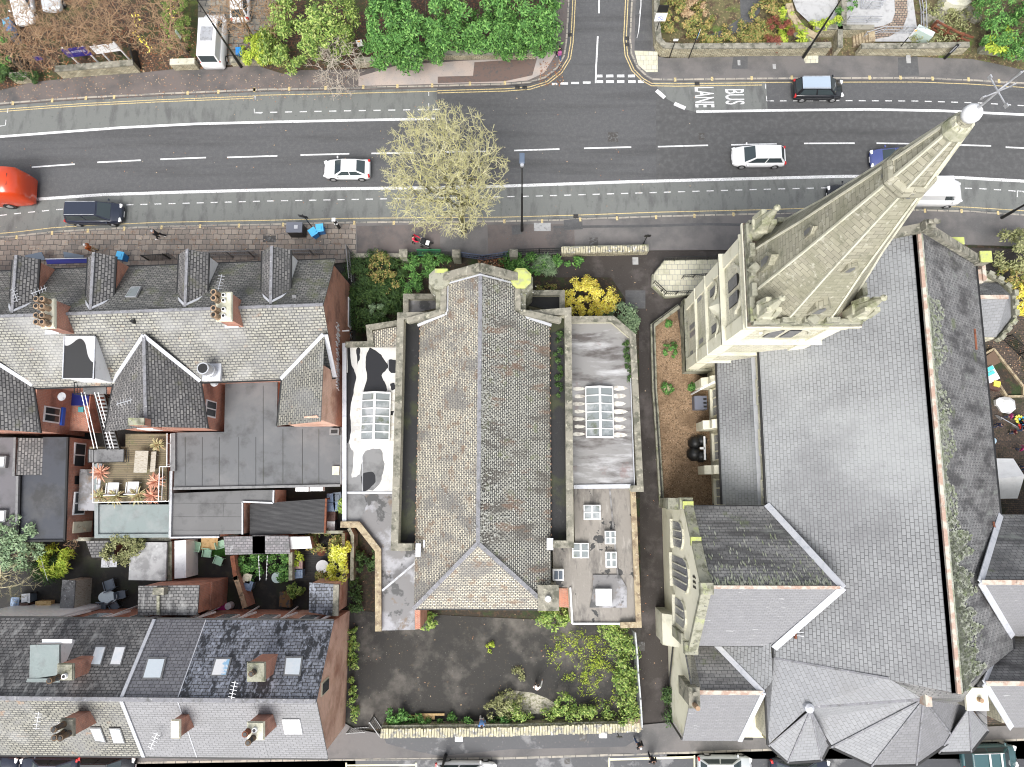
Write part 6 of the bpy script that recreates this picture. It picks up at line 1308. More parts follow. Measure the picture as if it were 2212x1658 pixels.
o = shed('rear_outshot', '41', [(1135, 170), (1635, 165), (1620, 410), (1130, 408)], 5.2, 0, s_dark, 'slate roofed brick outshot reaching up the yards from the lower terrace', 'outbuilding')
b = B(); b.bar(W('41', 1300, 250, 5.3), W('41', 1300, 408, 5.3), .2, .12); b.build('coping', mossy, o); b = B(); a, c = W('41', 1255, 185, 5.8), W('41', 1342, 245, 5.8); b.box(a.x, c.x, c.y, a.y, 5.0, 5.8); b.build('chimney', coping, o)
b = B(); c = W('41', 1690, 200, 3.2); b.box(W('41', 1640, 200, 4).x, W('41', 1735, 200, 3).x, W('41', 1700, 370, 3).y, W('41', 1700, 140, 3).y, 0, 3.0); b.build('lower_brick_part', brick_red, o)
shed('garden_shed', '31', [(1148, 1345), (1370, 1345), (1358, 1660), (1055, 1655), (1062, 1490), (1075, 1420)], 2.4, 0, mat('pale_shed_felt', .42, .7, [(.25, .8, .46, .6), (.6, 1.2, .58, .68)], bump=(8, .2)), 'pale blotchy grey flat roofed garage in the back yards', 'garage', paleconc)
shed('brick_store', '31', [(705, 1335), (925, 1330), (935, 1470), (755, 1475)], 2.3, 0, s_pale if False else s_grey, 'small grey slate roofed store under an olive shrub', 'shed')
shed('brick_store', '31', [(1835, 1300), (2176, 1292), (2176, 1440), (1850, 1448)], 2.6, 0, s_church_d if False else mat('lilac_slates', .3, .6, [(.13, 1.5, .5, .62), (.4, 1.1, .58, .68)], brick=((.27, .25, .26), (.2, .19, .2), .09, .34, .2, .025)), 'lilac slate roofed outhouse left of the white plastic canopy', 'shed')
shed('brick_store', '32', [(0, 1290), (295, 1292), (308, 1438), (0, 1440)], 2.6, 0, mat('lilac_slates', .3), 'lilac slate outhouse roof touching the white plastic canopy', 'shed')
o = shed('plastic_canopy', '32', [(292, 1300), (470, 1298), (490, 1395), (310, 1402)], 2.3, 0, mat('white_plastic', .72, .5, [(.5, 1.4, .5, .66)]), 'white corrugated plastic canopy over the yard', 'canopy', brick_red)
shed('garden_shed', '41', [(512, 120), (618, 125), (600, 380), (488, 378)], 2.2, 0, mat('pebbled_felt', .17, .9, [(.09, 1.5, .5, .6), (.3, 6, .58, .64)], bump=(10, .6)), 'long narrow shed with pebbly grey felt roof in the left back yard', 'shed', timber)
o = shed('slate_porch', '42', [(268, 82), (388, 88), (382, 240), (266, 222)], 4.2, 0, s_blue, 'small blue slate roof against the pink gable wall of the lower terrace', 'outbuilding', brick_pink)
b = B(); b.bar(W('42', 397, 90, 4.3), W('42', 392, 238, 4.3), .4, .3); b.build('coping', coping, o)
def ywall(t, pts, w, h, m_, capm, la, name='brick_wall', cat='wall'):
 b = B(); wallrun(b, WL(t, pts, h), w, 0, h - .08, 0, (.08, .08), 1); o = b.build(name, [m_, capm], label=la, cat=cat)
ywall('31', [(1905, 1455), (1935, 1655)], .25, 1.8, brick_red, rust, 'red brick yard wall starting under the lilac outhouse')
ywall('41', [(1930, 90), (1985, 260), (2010, 350)], .28, 1.8, brick_red, terracotta, 'curving terracotta capped yard wall with two bins leaning on it')
ywall('31', [(1392, 1340), (1392, 1658)], .22, 2.0, brick_red, mossy, 'mossy brick wall on the right of the pale garage')
ywall('31', [(1480, 1330), (1480, 1640)], .8, 2.1, white, white, 'thick whitewashed yard wall beside three grey bins')
ywall('32', [(745, 1270), (750, 1658)], .16, 2.0, brick_red, wood, 'tall brick wall between the decked yard and the chapel passage')
ywall('32', [(312, 1405), (312, 1658)], .2, 1.8, timber, mossy, 'mossy timber fence left of the round white garden table', 'timber_fence', 'fence')
ywall('32', [(480, 1262), (745, 1262)], .14, 1.8, timber, mossy, 'dark timber fence along the top of the shrubby yard', 'timber_fence', 'fence')
ywall('31', [(0, 1475), (320, 1472)], .3, 1.7, brick_red, mossy, 'low brick wall under the grey leaved tree at the left')
ywall('31', [(600, 1320), (1400, 1320)], .2, 1.9, brick_red, coping, 'long brick wall below the green-grey flat roof')
ywall('32', [(790, 1230), (820, 1290), (815, 1658)], .18, 1.5, mossy, mossy, 'low mossy wall in the passage beside the chapel annex')
# plants
def leaves(name, blobs, m, parent=None, clumps=40, per=60, size=.2, cr=.55, seed=1, flat=.8, aspect=.5, origin=None, zmin=.05, fill=.75, up=.5):
 """leaf quads in clumps over the shells of ellipsoid blobs (x, y, z, rx, ry, rz)"""
 r = np.random.default_rng(seed); C_ = []; Nn = []
 vol = np.array([b_[3] * b_[4] for b_ in blobs]); cnt = np.maximum(1, (clumps * vol / vol.sum()).astype(int))
 for b_, n in zip(blobs, cnt):
  d = r.normal(size=(n, 3)); d[:, 2] = np.abs(d[:, 2]) * .9 - .25; d /= np.linalg.norm(d, axis=1)[:, None]
  rad = fill + (1 - fill) * r.random((n, 1)) ** .5 * 1.25
  C_.append(np.array(b_[:3]) + d * rad * np.array(b_[3:6])); Nn.append(d)
 C_ = np.concatenate(C_); Nn = np.concatenate(Nn); n = len(C_)
 sz = (.55 + .75 * r.random(n)) * cr
 idx = np.repeat(np.arange(n), per); q = r.normal(size=(len(idx), 3)); q /= np.linalg.norm(q, axis=1)[:, None]; q *= r.random((len(idx), 1)) ** .4
 q[:, 2] *= flat
 pos = C_[idx] + q * sz[idx][:, None]
 keep = pos[:, 2] > zmin; pos = pos[keep]; idx = idx[keep]; q = q[keep]; k = len(pos)
 nr = Nn[idx] * .5 + q * .6 + r.normal(size=(k, 3)) * .45 + np.array([0, 0, up]); nr /= np.linalg.norm(nr, axis=1)[:, None]
 a = q + r.normal(size=(k, 3)) * .5; t = np.cross(nr, a); t /= np.linalg.norm(t, axis=1)[:, None] + 1e-9; u = np.cross(nr, t)
 s = size * (.6 + .8 * r.random((k, 1)))
 v = np.stack([pos - u * s * .6, pos + t * s * aspect * .5, pos + u * s * .6, pos - t * s * aspect * .5], axis=1).reshape(-1, 3)
 return raw_mesh(name, v, np.arange(4 * k).reshape(-1, 4), m, parent, origin)
def twigs(name, root, crown, n, m, parent=None, seed=1, thick=None, r0=.2, trunk=2.5, tw=.012, seg=.55, ends=4, tl=.45, origin=None, shell=.6, jit=.12, pw=.45, lean=(0, 0)):
 """branching skeleton grown from root to n points of the ellipsoid crown"""
 r = np.random.default_rng(seed); c = np.array(crown[:3]); R = np.array(crown[3:6])
 d = r.normal(size=(n, 3)); d /= np.linalg.norm(d, axis=1)[:, None]
 E_ = c + d * R * (shell + (1 - shell) * r.random((n, 1))) * np.where(r.random((n, 1)) < .3, r.random((n, 1)) ** .5, 1)
 root = np.array(root, dtype=float); top = root + np.array([lean[0], lean[1], trunk])
 P_ = [root, (root + top) / 2 + r.normal(size=3) * .05, top]; par = [-1, 0, 1]; L_ = [0, trunk / 2, trunk]
 E_ = E_[np.argsort(np.linalg.norm(E_ - top, axis=1))]
 A = np.zeros((n * 60 + 10, 3)); D_ = np.zeros(len(A)); A[:3] = P_; D_[:3] = L_; k = 3; D_[0] = D_[1] = 1e3
 for e in E_:
  if k > len(A) - 60: break
  dd = np.linalg.norm(A[:k] - e, axis=1); j = int(np.argmin(dd + .35 * D_[:k])); ln = dd[j]; ns = max(1, int(ln / seg)); last = j; base = A[j].copy()
  for i in range(1, ns + 1):
   p = base + (e - base) * i / ns + (r.normal(size=3) * jit * min(1, ln) if i < ns else 0)
   if i < ns: p[2] += .12 * math.sin(math.pi * i / ns) * ln * .5
   A[k] = p; D_[k] = (0 if D_[last] > 900 else D_[last]) + ln / ns; par.append(last); last = k; k += 1
 w = np.zeros(k)
 ch = np.zeros(k, bool)
 for i in range(1, k): ch[par[i]] = True
 w[~ch] = 1
 for i in range(k - 1, 0, -1): w[par[i]] += w[i]
 rad = tw * w ** pw; rad = np.minimum(rad, r0)
 a = A[np.array(par[1:])]; b_ = A[1:k]; ra = rad[np.array(par[1:])] * .9; rb = rad[1:k]
 ra = np.minimum(ra, rb * 1.5 + .004)
 lf = np.where(~ch)[0]
 if ends:
  q = np.repeat(lf, ends); pd = A[q] - A[np.array(par)[q]]; pd /= np.linalg.norm(pd, axis=1)[:, None] + 1e-9
  e2 = pd * .7 + r.normal(size=pd.shape) * .6; e2 /= np.linalg.norm(e2, axis=1)[:, None]
  ln = tl * (.5 + r.random((len(q), 1))); a = np.concatenate([a, A[q]]); m1 = A[q] + e2 * ln; b_ = np.concatenate([b_, m1]); ra = np.concatenate([ra, np.full(len(q), tw)]); rb = np.concatenate([rb, np.full(len(q), tw * .5)])
  q2 = np.repeat(np.arange(len(q)), 2); e3 = e2[q2] + r.normal(size=(len(q2), 3)) * .7; e3 /= np.linalg.norm(e3, axis=1)[:, None]
  st = (A[q] + e2 * ln * .5)[q2]; a = np.concatenate([a, st]); b_ = np.concatenate([b_, st + e3 * tl * .6]); ra = np.concatenate([ra, np.full(len(q2), tw * .8)]); rb = np.concatenate([rb, np.full(len(q2), tw * .4)])
 dr = b_ - a; dr /= np.linalg.norm(dr, axis=1)[:, None] + 1e-9
 up = np.where(np.abs(dr[:, 2:3]) < .9, np.array([[0, 0, 1.]]), np.array([[1., 0, 0]])); e1 = np.cross(dr, up); e1 /= np.linalg.norm(e1, axis=1)[:, None]; e2 = np.cross(dr, e1)
 if thick:
  q = ra > thick[0]; bb = B()
  for u_, v_, p_, q_ in zip(a[q], b_[q], ra[q], rb[q]): bb.tube(u_, v_, p_, q_, 6, caps=False)
  bb.build('limb', thick[1], parent, smooth=True); q = ~q; a, b_, ra, rb, e1, e2 = a[q], b_[q], ra[q], rb[q], e1[q], e2[q]
 vs = []; S = 4
 for cc, rr in ((a, ra), (b_, rb)):
  for i in range(S):
   t = 2 * math.pi * i / S; vs.append(cc + (e1 * math.cos(t) + e2 * math.sin(t)) * rr[:, None])
 v = np.stack(vs, axis=1).reshape(-1, 3); o_ = np.arange(len(a))[:, None] * 2 * S
 f = np.concatenate([o_ + np.array([[i, S + i, S + (i + 1) % S, (i + 1) % S]]) for i in range(S)])
 return raw_mesh(name, v, f, m, parent, origin)
r_ = W('22', 1735, 345, KZ); c_ = W('0', 960, 372, 8.6)
t = empty('bare_street_tree', r_, 'large leafless tree with yellow lichened twigs overhanging the bus lane', 'tree')
twigs('crown', (r_.x, r_.y, KZ), (c_.x, c_.y, 8.6, 4.5, 4.6, 4.2), 1500, yellow_twig, t, seed=4, thick=(.055, mat('dark_mossy_bark', (.13, .12, .06), .9, [((.3, .28, .1), 3, .52, .64)])), r0=.26, trunk=3.0, tw=.016, ends=5, tl=.5, seg=.45, jit=.16)
B().tube((r_.x, r_.y, 0), (r_.x, r_.y, 3.1), .3, .22, 10).build('trunk', bark, t)
r_ = W('12', 640, 480, KZ); c_ = W('12', 690, 500, 3.6)
t = empty('bare_tree', r_, 'small pale leafless tree drooping over the upper pavement in front of the yellow-green conifer', 'tree')
twigs('crown', r_, (c_.x, c_.y, 3.4, 2.3, 2.7, 1.9), 240, pale_twig, t, seed=8, r0=.1, trunk=1.6, tw=.013, ends=3, tl=.5)
for i, (bx, by, cx_, cy_, z, rx_, ry_, m_, la) in enumerate(((180, 560, 60, 240, 4.5, 2.6, 3.0, brown_twig, 'brown leafless tree at the far left beside the blue bins'), (480, 540, 260, 300, 5.0, 2.6, 3.0, brown_twig, 'brown leafless tree leaning over the left end of the navy sign board'), (700, 480, 620, 180, 5, 3.0, 3.0, brown_twig, 'wide brown leafless tree above the navy sign board'), (990, 460, 850, 150, 5, 2.8, 3.0, brown_twig, 'brown leafless tree above the white sign board'), (1540, 440, 1320, 200, 5, 2.2, 3.0, brown_twig, 'leafless tree with yellow tips on the narrow hedge beside the white camper van'), (2080, 320, 1900, 60, 5, 1.8, 2.6, brown_twig, 'leafless tree with two trunks to the right of the white camper van'), (2300, 230, 2220, 60, 4, 1.4, 1.8, brown_twig, 'many stemmed leafless shrub left of the yellow-green conifer'))):
 r_ = W('11', bx, by, 0.05); c_ = W('11', cx_, cy_, z)
 t = empty('bare_tree', r_, la, 'tree', 'bare trees in the front gardens')
 twigs('crown', r_, (c_.x, c_.y, z, rx_, ry_, 2.4), 260, m_, t, seed=20 + i, r0=.16, trunk=1.4, tw=.013, ends=4, tl=.5)
 B().tube((r_.x, r_.y, 0), (r_.x, r_.y, 1.6), .17, .13, 8).build('trunk', bark, t)
 if i == 4: leaves('leaf', [(c_.x, c_.y, z + .6, 1.8, 2.4, 1.6)], lf_yellow, t, clumps=14, per=6, size=.18, cr=.4, seed=5)
def tree(la, blobs, m_, seed, clumps, per=120, size=.24, cr=.62, aspect=.42, name='evergreen_tree', grp=None, tr=.14, cat='tree', base=None):
 b0 = blobs[0]; t = empty(name, (b0[0], b0[1], 0), la, cat, grp)
 leaves('crown', blobs, m_, t, clumps=clumps, per=per, size=size, cr=cr, seed=seed, aspect=aspect)
 b = B(); b.tube((b0[0], b0[1], 0), (b0[0], b0[1], b0[2]), tr, tr * .6, 8)
 rr = random.Random(seed)
 for k in range(5):
  a = rr.uniform(0, 6.28); b.tube((b0[0], b0[1], b0[2] * .5), (b0[0] + b0[3] * .6 * math.cos(a), b0[1] + b0[4] * .6 * math.sin(a), b0[2] + .3), tr * .5, .02, 5)
 b.build('trunk', bark, t); return t
def bl(t, x, y, z, rx_, ry_=None, rz_=None):
 p = W(t, x, y, z); return (p.x, p.y, z, rx_, ry_ or rx_, rz_ or rx_ * .8)
tree('yellow-green feathery conifer left of the dark gap above the pavement', [bl('12', 500, 130, 4.6, 3.2, 3.0, 2.6), bl('12', 330, 380, 2.0, 2.4, 1.9, 2.0), bl('12', 620, 320, 3.0, 1.8, 1.8, 1.8), bl('12', 200, 480, 1.0, 1.3, .8, 1.0)], lf_yg, 1, 135, 90)
tree('deep green spreading evergreen just right of the dark gap', [bl('12', 1120, 190, 4, 1.5, 2.5, 2.2), bl('12', 1080, 420, 2.3, 1.6, 1.3, 1.6), bl('12', 1320, 450, 2.2, 1.3, 1.3, 1.4)], lf_green, 2, 84)
tree('tall green evergreen in the middle of the row above the pavement', [bl('12', 1400, 120, 5.5, 2.8, 3.2, 2.8), bl('12', 1380, 330, 3.2, 2.0, 1.9, 1.8)], lf_green, 3, 100)
tree('green evergreen with pointed sprays near the brick footed wall', [bl('12', 1850, 120, 5, 2.9, 2.8, 2.6), bl('12', 1900, 280, 3.4, 1.9, 1.6, 1.5)], lf_green, 4, 100)
tree('bushy evergreen on the side road corner where a walker passes', [bl('13', 180, 110, 4.6, 2.5, 2.8, 2.6), bl('13', 230, 320, 2.6, 1.9, 1.4, 1.6), bl('13', 60, 400, 2.0, 1.2, .9, 1.2)], lf_green, 6, 110)
tree('low lime leaved shrub at the left foot of the yellow-green conifer', [bl('12', 130, 380, 1.2, 1.0, 1.2, .9), bl('12', 10, 480, .8, .8, .5, .6)], lf_lime, 7, 26, 80, .22, .45, name='garden_shrub', cat='shrub', tr=.05)
def shrub(la, blobs, m_, seed, clumps=22, per=70, size=.18, cr=.38, name='garden_shrub', cat='shrub', aspect=.5, grp=None, fill=.6):
 b0 = blobs[0]; t = empty(name, (b0[0], b0[1], 0), la, cat, grp)
 leaves('foliage', blobs, m_, t, clumps=clumps, per=per, size=size, cr=cr, seed=seed, aspect=aspect, fill=fill)
 b = B(); b.tube((b0[0], b0[1], 0), (b0[0], b0[1], max(.2, b0[2])), .04, .02, 5); b.build('stem', bark, t); return t
shrub('narrow clipped green hedge to the left of the white camper van', [bl('11', 1440, y, 1.6, 1.0, 1.3, 1.2) for y in (-20, 80, 180, 270)], lf_yg, 31, 70, 110, .12, .3, 'clipped_hedge', 'hedge')
shrub('green ivy bank at the far left edge below the gate posts', [bl('11', 90, 640, .7, 2.2, .7, .7), bl('11', 0, 560, .9, 1.0, 1.2, .8)], lf_dark, 32, 34, 90, name='ivy_bank', cat='ivy')
shrub('green shrub at the left frame edge above the ivy bank', [bl('11', -30, 400, 1.2, 1.4, 2.0, 1.0)], lf_green, 33, 26)
shrub('lime shrub between the camper van drive and the conifer', [bl('11', 2080, 420, 1.0, 1.1, 1.3, .9), bl('11', 2150, 380, 1.2, .9, 1.2, .8)], lf_lime, 34, 30)
shrub('brown and cream shrub bed in the corner garden behind the curved wall', [bl('13', 1480, 150, .6, 2.4, 1.6, .8), bl('13', 1380, 60, .6, 1.2, 1.2, .8), bl('13', 1700, 260, .4, 1.5, .8, .5)], lf_mix, 35, 70, 60, .2, .4)
shrub('sandy twiggy shrub beside the oval path', [bl('13', 1560, 90, .9, 1.0, .9, .6)], leafm('sandy_leaves', (.45, .3, .17), (.3, .18, .1), (.5, .42, .25)), 36, 24, 70, .16, .3)
shrub('low ivy and shrubs inside the garden wall right of the blue sign', [bl('13', 1850, 320, .5, 2.6, .6, .5), bl('13', 2050, 250, .5, 1.6, 1.2, .6)], lf_mix, 37, 50, 60)
shrub('reddish brown bush beside the pale curved garden wall', [bl('14', 160, 270, .9, 1.1, 1.3, .8)], lf_red, 38, 30, 110, .12, .3)
shrub('yellowish green garden plants beyond the red bush', [bl('14', 60, 120, .5, 1.4, 2.0, .5), bl('14', 10, 320, .5, 1.2, .8, .5), bl('14', 160, 60, .5, 1.0, 1.2, .5)], lf_mix, 39, 46, 60, .2)
shrub('fresh green plant clump below the pale curved garden wall', [bl('14', 290, 300, .6, 1.3, .9, .5), bl('14', 230, 130, .5, .7, .9, .5)], lf_lime, 40, 24, 60, .24)
shrub('square clipped yellow-green hedge on the pale terrace', [bl('14', x, 190, 1.0, .5, .5, .4) for x in (490, 560, 630)], lf_lime, 41, 26, 90, .14, .24, 'clipped_hedge', 'hedge')
shrub('thin ivy strip down the terrace side wall', [bl('14', 660, y, 1.0, .25, .6, .4) for y in (60, 120, 190)] + [bl('14', 740, 30, .9, .6, .7, .5)], lf_green, 42, 20, 50, .16, .25, 'ivy', 'ivy')
shrub('mossy rockery planting with grey stones', [bl('14', x, y, .35, 1.6, 1.0, .35) for x, y in ((1480, 60), (1600, 110), (1700, 170), (1420, 300), (1520, 330))], lf_olive, 43, 70, 40, .16, .45)
tree('dense dark green shrub mass at the top right corner', [bl('14', 2030, 120, 2.4, 2.6, 2.8, 2.0), bl('14', 2000, 300, 1.4, 1.9, 1.6, 1.4), bl('14', 2170, 280, 2.0, 2.0, 2.4, 1.8)], lf_green, 44, 130, 70, .2, .5, name='large_shrub', cat='shrub')
shrub('lime coloured patch of leaves low on the corner shrubbery', [bl('14', 1960, 330, 1.9, 1.0, 1.2, .8), bl('14', 2080, 420, 1.0, 1.0, .6, .7)], lf_lime, 45, 26, 60, .2)
shrub('dark overgrown grass and bramble filling the garden beside the brick gable', [bl('22', 1000, 700, .5, 2.4, 1.8, .7), bl('22', 1000, 950, .6, 2.4, 2.0, .8), bl('22', 1100, 860, .4, 1.4, 1.6, .5)], lf_dark, 46, 130, 90, .3, .5, 'bramble_patch', 'brambles', .22)
shrub('yellowing bush with bare stems in the garden beside the brick gable', [bl('22', 1060, 640, 1.3, .9, 1.2, .8), bl('22', 1130, 760, 1.0, .7, .9, .6)], lf_mix, 47, 26, 50, .16, .35)
shrub('leafy green clump behind the railings left of the chapel', [bl('22', 1350, 640, .6, 1.2, 1.0, .6), bl('22', 1500, 620, .5, 1.4, .8, .5), bl('22', 1330, 780, .7, 1.0, .8, .5)], lf_green, 48, 40, 70, .26, aspect=.25)
shrub('small grey-green rounded bush in the dark garden corner', [bl('22', 1015, 1010, .9, .75, .6, .5)], lf_grey, 49, 16, 60, .18, .26)
shrub('ivy and ferns along the front railings right of the chapel gable', [bl('23', 200, 610, .5, 2.2, .7, .5), bl('23', 480, 590, .4, 1.6, .4, .4), bl('23', 60, 600, .5, .8, .7, .5)], lf_green, 50, 44, 60, .2)
shrub('spiky strap leaved clump in the chapel front bed', [bl('23', 330, 620, .5, .7, .8, .5)], lf_grey, 51, 16, 60, .5, .4, aspect=.1)
shrub('bright yellow autumn bush by the chapel east annex', [bl('23', 690, 890, 1.9, 1.9, 1.3, 1.1), bl('23', 640, 820, 1.6, 1.0, .9, .8), bl('23', 820, 930, 1.5, 1.0, .7, .8)], lf_yellow, 52, 70, 90, .15, .34, 'yellow_bush')
shrub('dark green bush below the yellow autumn bush', [bl('23', 960, 1020, 1.0, 1.0, .7, .8), bl('23', 1030, 1090, .8, .6, .7, .6), bl('23', 850, 1010, .8, .8, .4, .6)], lf_grey, 53, 26, 80, .18)
shrub('thin moss strip along the chapel front kerb', [bl('23', x, 805, .15, .6, .25, .15) for x in (230, 300, 370, 430)], lf_mix, 54, 14, 40, .14, .2)
shrub('ivy creeping over the right parapet of the east annex', [bl('23', 990 + k * 7, 1230 + k * 60, 4.75, .18, .45, .1) for k in range(6)], lf_dark, 55, 20, 40, .14, .2, 'ivy', 'ivy')
shrub('dark ivy growing in the long east gutter of the chapel', [bl('23', 440, y, 5.7, .22, .5, .15) for y in range(1080, 1650, 70)], lf_dark, 56, 34, 50, .12, .2, 'ivy', 'ivy')
for i, (x, y, r_, la) in enumerate(((1350, 1320, .6, 'round green shrub in the gravel bed beside the tower foot'), (1335, 1630, .35, 'small potted green plant at the upper gravel bed edge'), (1535, 1625, .2, 'tiny green weed tuft in the gravel near the aisle'), (1335, 1105, .2, 'small weed at the top of the gravel bed'))):
 shrub(la, [bl('23', x, y, r_ * .6, r_, r_, r_ * .6)], lf_green, 60 + i, 12, 50, .14, .22)
shrub('tall ivy hedge down the right side of the car park', [bl('43', x, y, .9, .9, .9, .9) for x, y in ((530, 320), (560, 400), (560, 470), (570, 540), (575, 610), (570, 680), (505, 300))], lf_yg, 66, 110, 50, .17, .42, 'ivy_hedge', 'hedge')
shrub('green shrubs along the lower car park wall', [bl('43', x, 690, .5, .9, .5, .55) for x in (30, 90, 240, 300, 360, 430, 500)] + [bl('43', 260, 650, .8, .9, .6, .7)], lf_yg, 67, 70, 44, .17, .38)
shrub('low weeds along the stone wall in the lower left of the car park', [bl('42', x, 735, .35, .9, .35, .4) for x in (660, 720, 800, 920, 980, 1180, 1220)] + [bl('42', 640, 700, .7, .4, .5, .5), bl('42', 730, 705, .6, .5, .4, .4)], lf_green, 68, 60, 50, .18, .35)
shrub('pale flowering weeds over the rubble heap', [bl('42', 1150, 680, .5, .9, .5, .4), bl('43', 20, 660, .5, 1.0, .9, .4)], lf_olive, 69, 30, 50, .16, .35)
shrub('green bush under the chapel chimney corner', [bl('43', 235, 240, 1.1, 1.3, .8, .8)], lf_yg, 70, 32, 60, .2, .36)
shrub('small green bush at the foot of the west annex end wall', [bl('42', 820, 265, .8, .7, .5, .5)], lf_yg, 71, 14, 60, .18, .3)
shrub('yellow-green mossy weeds spreading on the car park surface', [bl('43', 350, 420, .05, 2.4, 1.8, .06), bl('43', 450, 560, .05, 1.6, 1.6, .06), bl('43', 390, 395, .12, 1.2, .9, .12), bl('43', 300, 390, .1, .8, .5, .1), bl('43', 410, 510, .15, .8, 1.0, .12), bl('43', 470, 480, .15, .7, .9, .12), bl('43', 260, 370, .1, .6, .6, .1)], lf_lime, 72, 190, 26, .09, .32, 'weed_patch', 'weeds')
shrub('little weed tuft near the white shirted figure', [bl('43', 70, 510, .15, .5, .4, .15)], lf_olive, 73, 8, 40, .12, .25, 'weed_patch', 'weeds')
shrub('single yellow weed in the middle of the car park', [bl('42', 1122, 388, .15, .3, .4, .2)], lf_lime, 74, 5, 40, .12, .22, 'weed_patch', 'weeds')
shrub('ivy strip at the foot of the pink gable wall', [bl('42', 476, y, .25, .22, .6, .3) for y in (330, 400, 460, 560, 620, 700)], lf_yg, 75, 34, 36, .18, .3, 'ivy', 'ivy')
shrub('ivy and ferns in the passage beside the chapel annex', [bl('42', 495, 180, .4, .5, .6, .4), bl('42', 480, 100, .4, .4, .6, .4), bl('32', 1000, 1480, .5, .5, .9, .5), bl('32', 860, 1500, .5, .4, 1.2, .4)], lf_dark, 76, 40, 50, .2, .3, 'ivy', 'ivy')
shrub('ivy on the alley side of the gravel bed wall', [bl('43', 770, 620, .5, .4, .9, .5), bl('43', 778, 700, .4, .4, .8, .4)], lf_dark, 77, 20, 40, .16, .3, 'ivy', 'ivy')
shrub('grey-green leafy tree over the left back yard', [bl('31', 150, 1300, 2.6, 2.2, 1.9, 1.5), bl('31', 100, 1420, 2.0, 1.8, 1.2, 1.2)], lf_grey, 78, 90, 70, .2, .42, 'leafy_tree', 'tree')
shrub('bright lime bamboo-like shrub beside the grey-green tree', [bl('31', 460, 1500, 1.3, 1.0, 1.1, .8)], lf_lime, 79, 26, 60, .32, .4, aspect=.2)
shrub('dark fan palm under the lime shrub', [bl('31', 370, 1560, 1.0, 1.1, .9, .4)], lf_dark, 80, 16, 60, .5, .5, aspect=.12)
r_ = W('31', 60, 1640, 0); c_ = W('41', 110, 60, 2.6); t = empty('bare_tree', r_, 'cream stemmed leafless shrub in the left back yard', 'tree')
twigs('crown', r_, (c_.x, c_.y, 2.4, 2.0, 2.2, 1.4), 130, leafm('cream_stems', (.6, .54, .36), (.42, .38, .22)), t, seed=51, r0=.07, trunk=.8, tw=.014, ends=3, tl=.4)
shrub('olive shrub spilling over the pale garage roof', [bl('31', 1020, 1390, 2.3, 1.5, 1.1, .9)], lf_olive, 81, 40, 60, .18, .38)
r_ = W('31', 720, 1200, 0); t = empty('bare_tree', r_, 'small bare climbing shrub between brick wall and green-grey roof', 'tree'); twigs('crown', r_, (r_.x, r_.y - .3, 1.6, .7, 1.4, .8), 90, brown_twig, t, seed=52, r0=.05, trunk=.5, tw=.01, ends=3, tl=.3)
shrub('round shrub bed right of the red brick yard wall', [bl('31', 2060, 1530, .7, 1.1, 1.2, .6), bl('32', 60, 1480, .6, .8, .7, .5)], lf_green, 82, 30, 60, .2)
shrub('green shrub left of the mossy timber fence', [bl('32', 240, 1530, .8, .9, 1.2, .6)], lf_green, 83, 24, 60, .2)
shrub('small lime shrub against the timber fence near two bins', [bl('32', 350, 1470, .9, .5, .5, .4)], lf_lime, 84, 10, 60, .16, .25)
shrub('brown and green shrub under the top fence of the decked yard', [bl('32', 600, 1340, 1.2, 1.4, .7, .6), bl('32', 700, 1400, .9, .6, .9, .5)], lf_mix, 85, 36, 60, .18)
shrub('brilliant yellow-green climber against the tall yard wall', [bl('32', 725, 1420, 1.8, .5, .8, .5), bl('32', 705, 1560, 1.7, .7, 1.1, .6)], leafm('acid_leaves', (.5, .55, .03), (.75, .75, .08), (.85, .85, .3)), 86, 40, 70, .18, .34)
shrub('small green bush at the corner of the shed and the mossy wall', [bl('42', 200, 115, .7, .6, .5, .5)], lf_yg, 87, 12, 60, .18, .28)
shrub('ivy tuft on the wall beside the black corrugated roof', [bl('32', 748, 1040, 2.4, .35, .6, .4)], lf_yg, 88, 14, 50, .16, .25, 'ivy', 'ivy')
shrub('red-brown potted shrub beside the round white garden table', [bl('32', 555, 1620, .6, .45, .3, .35)], lf_mix, 89, 10, 50, .16, .22)
shrub('sprawling grey-green shrub at the right edge above the church chapel', [bl('24', 2080, 500, 1.6, 1.6, 1.6, 1.2), bl('24', 2160, 420, 1.2, .9, 1.0, .8)], lf_olive, 90, 46, 50, .2, .45)
shrub('yellow and green shrub beside the canted chapel battlements', [bl('24', 2060, 730, 1.0, 1.2, 1.1, .8)], lf_mix, 91, 30, 60, .2)
shrub('bright yellow shrub at the right edge beside the canted chapel', [bl('24', 2140, 910, 1.2, .9, 1.3, .8)], lf_yellow, 92, 30, 60, .18)
shrub('small green plant in the dark corner by the east eaves', [bl('24', 1710, 605, .8, .5, .4, .4)], lf_green, 93, 10, 40, .2, .25)
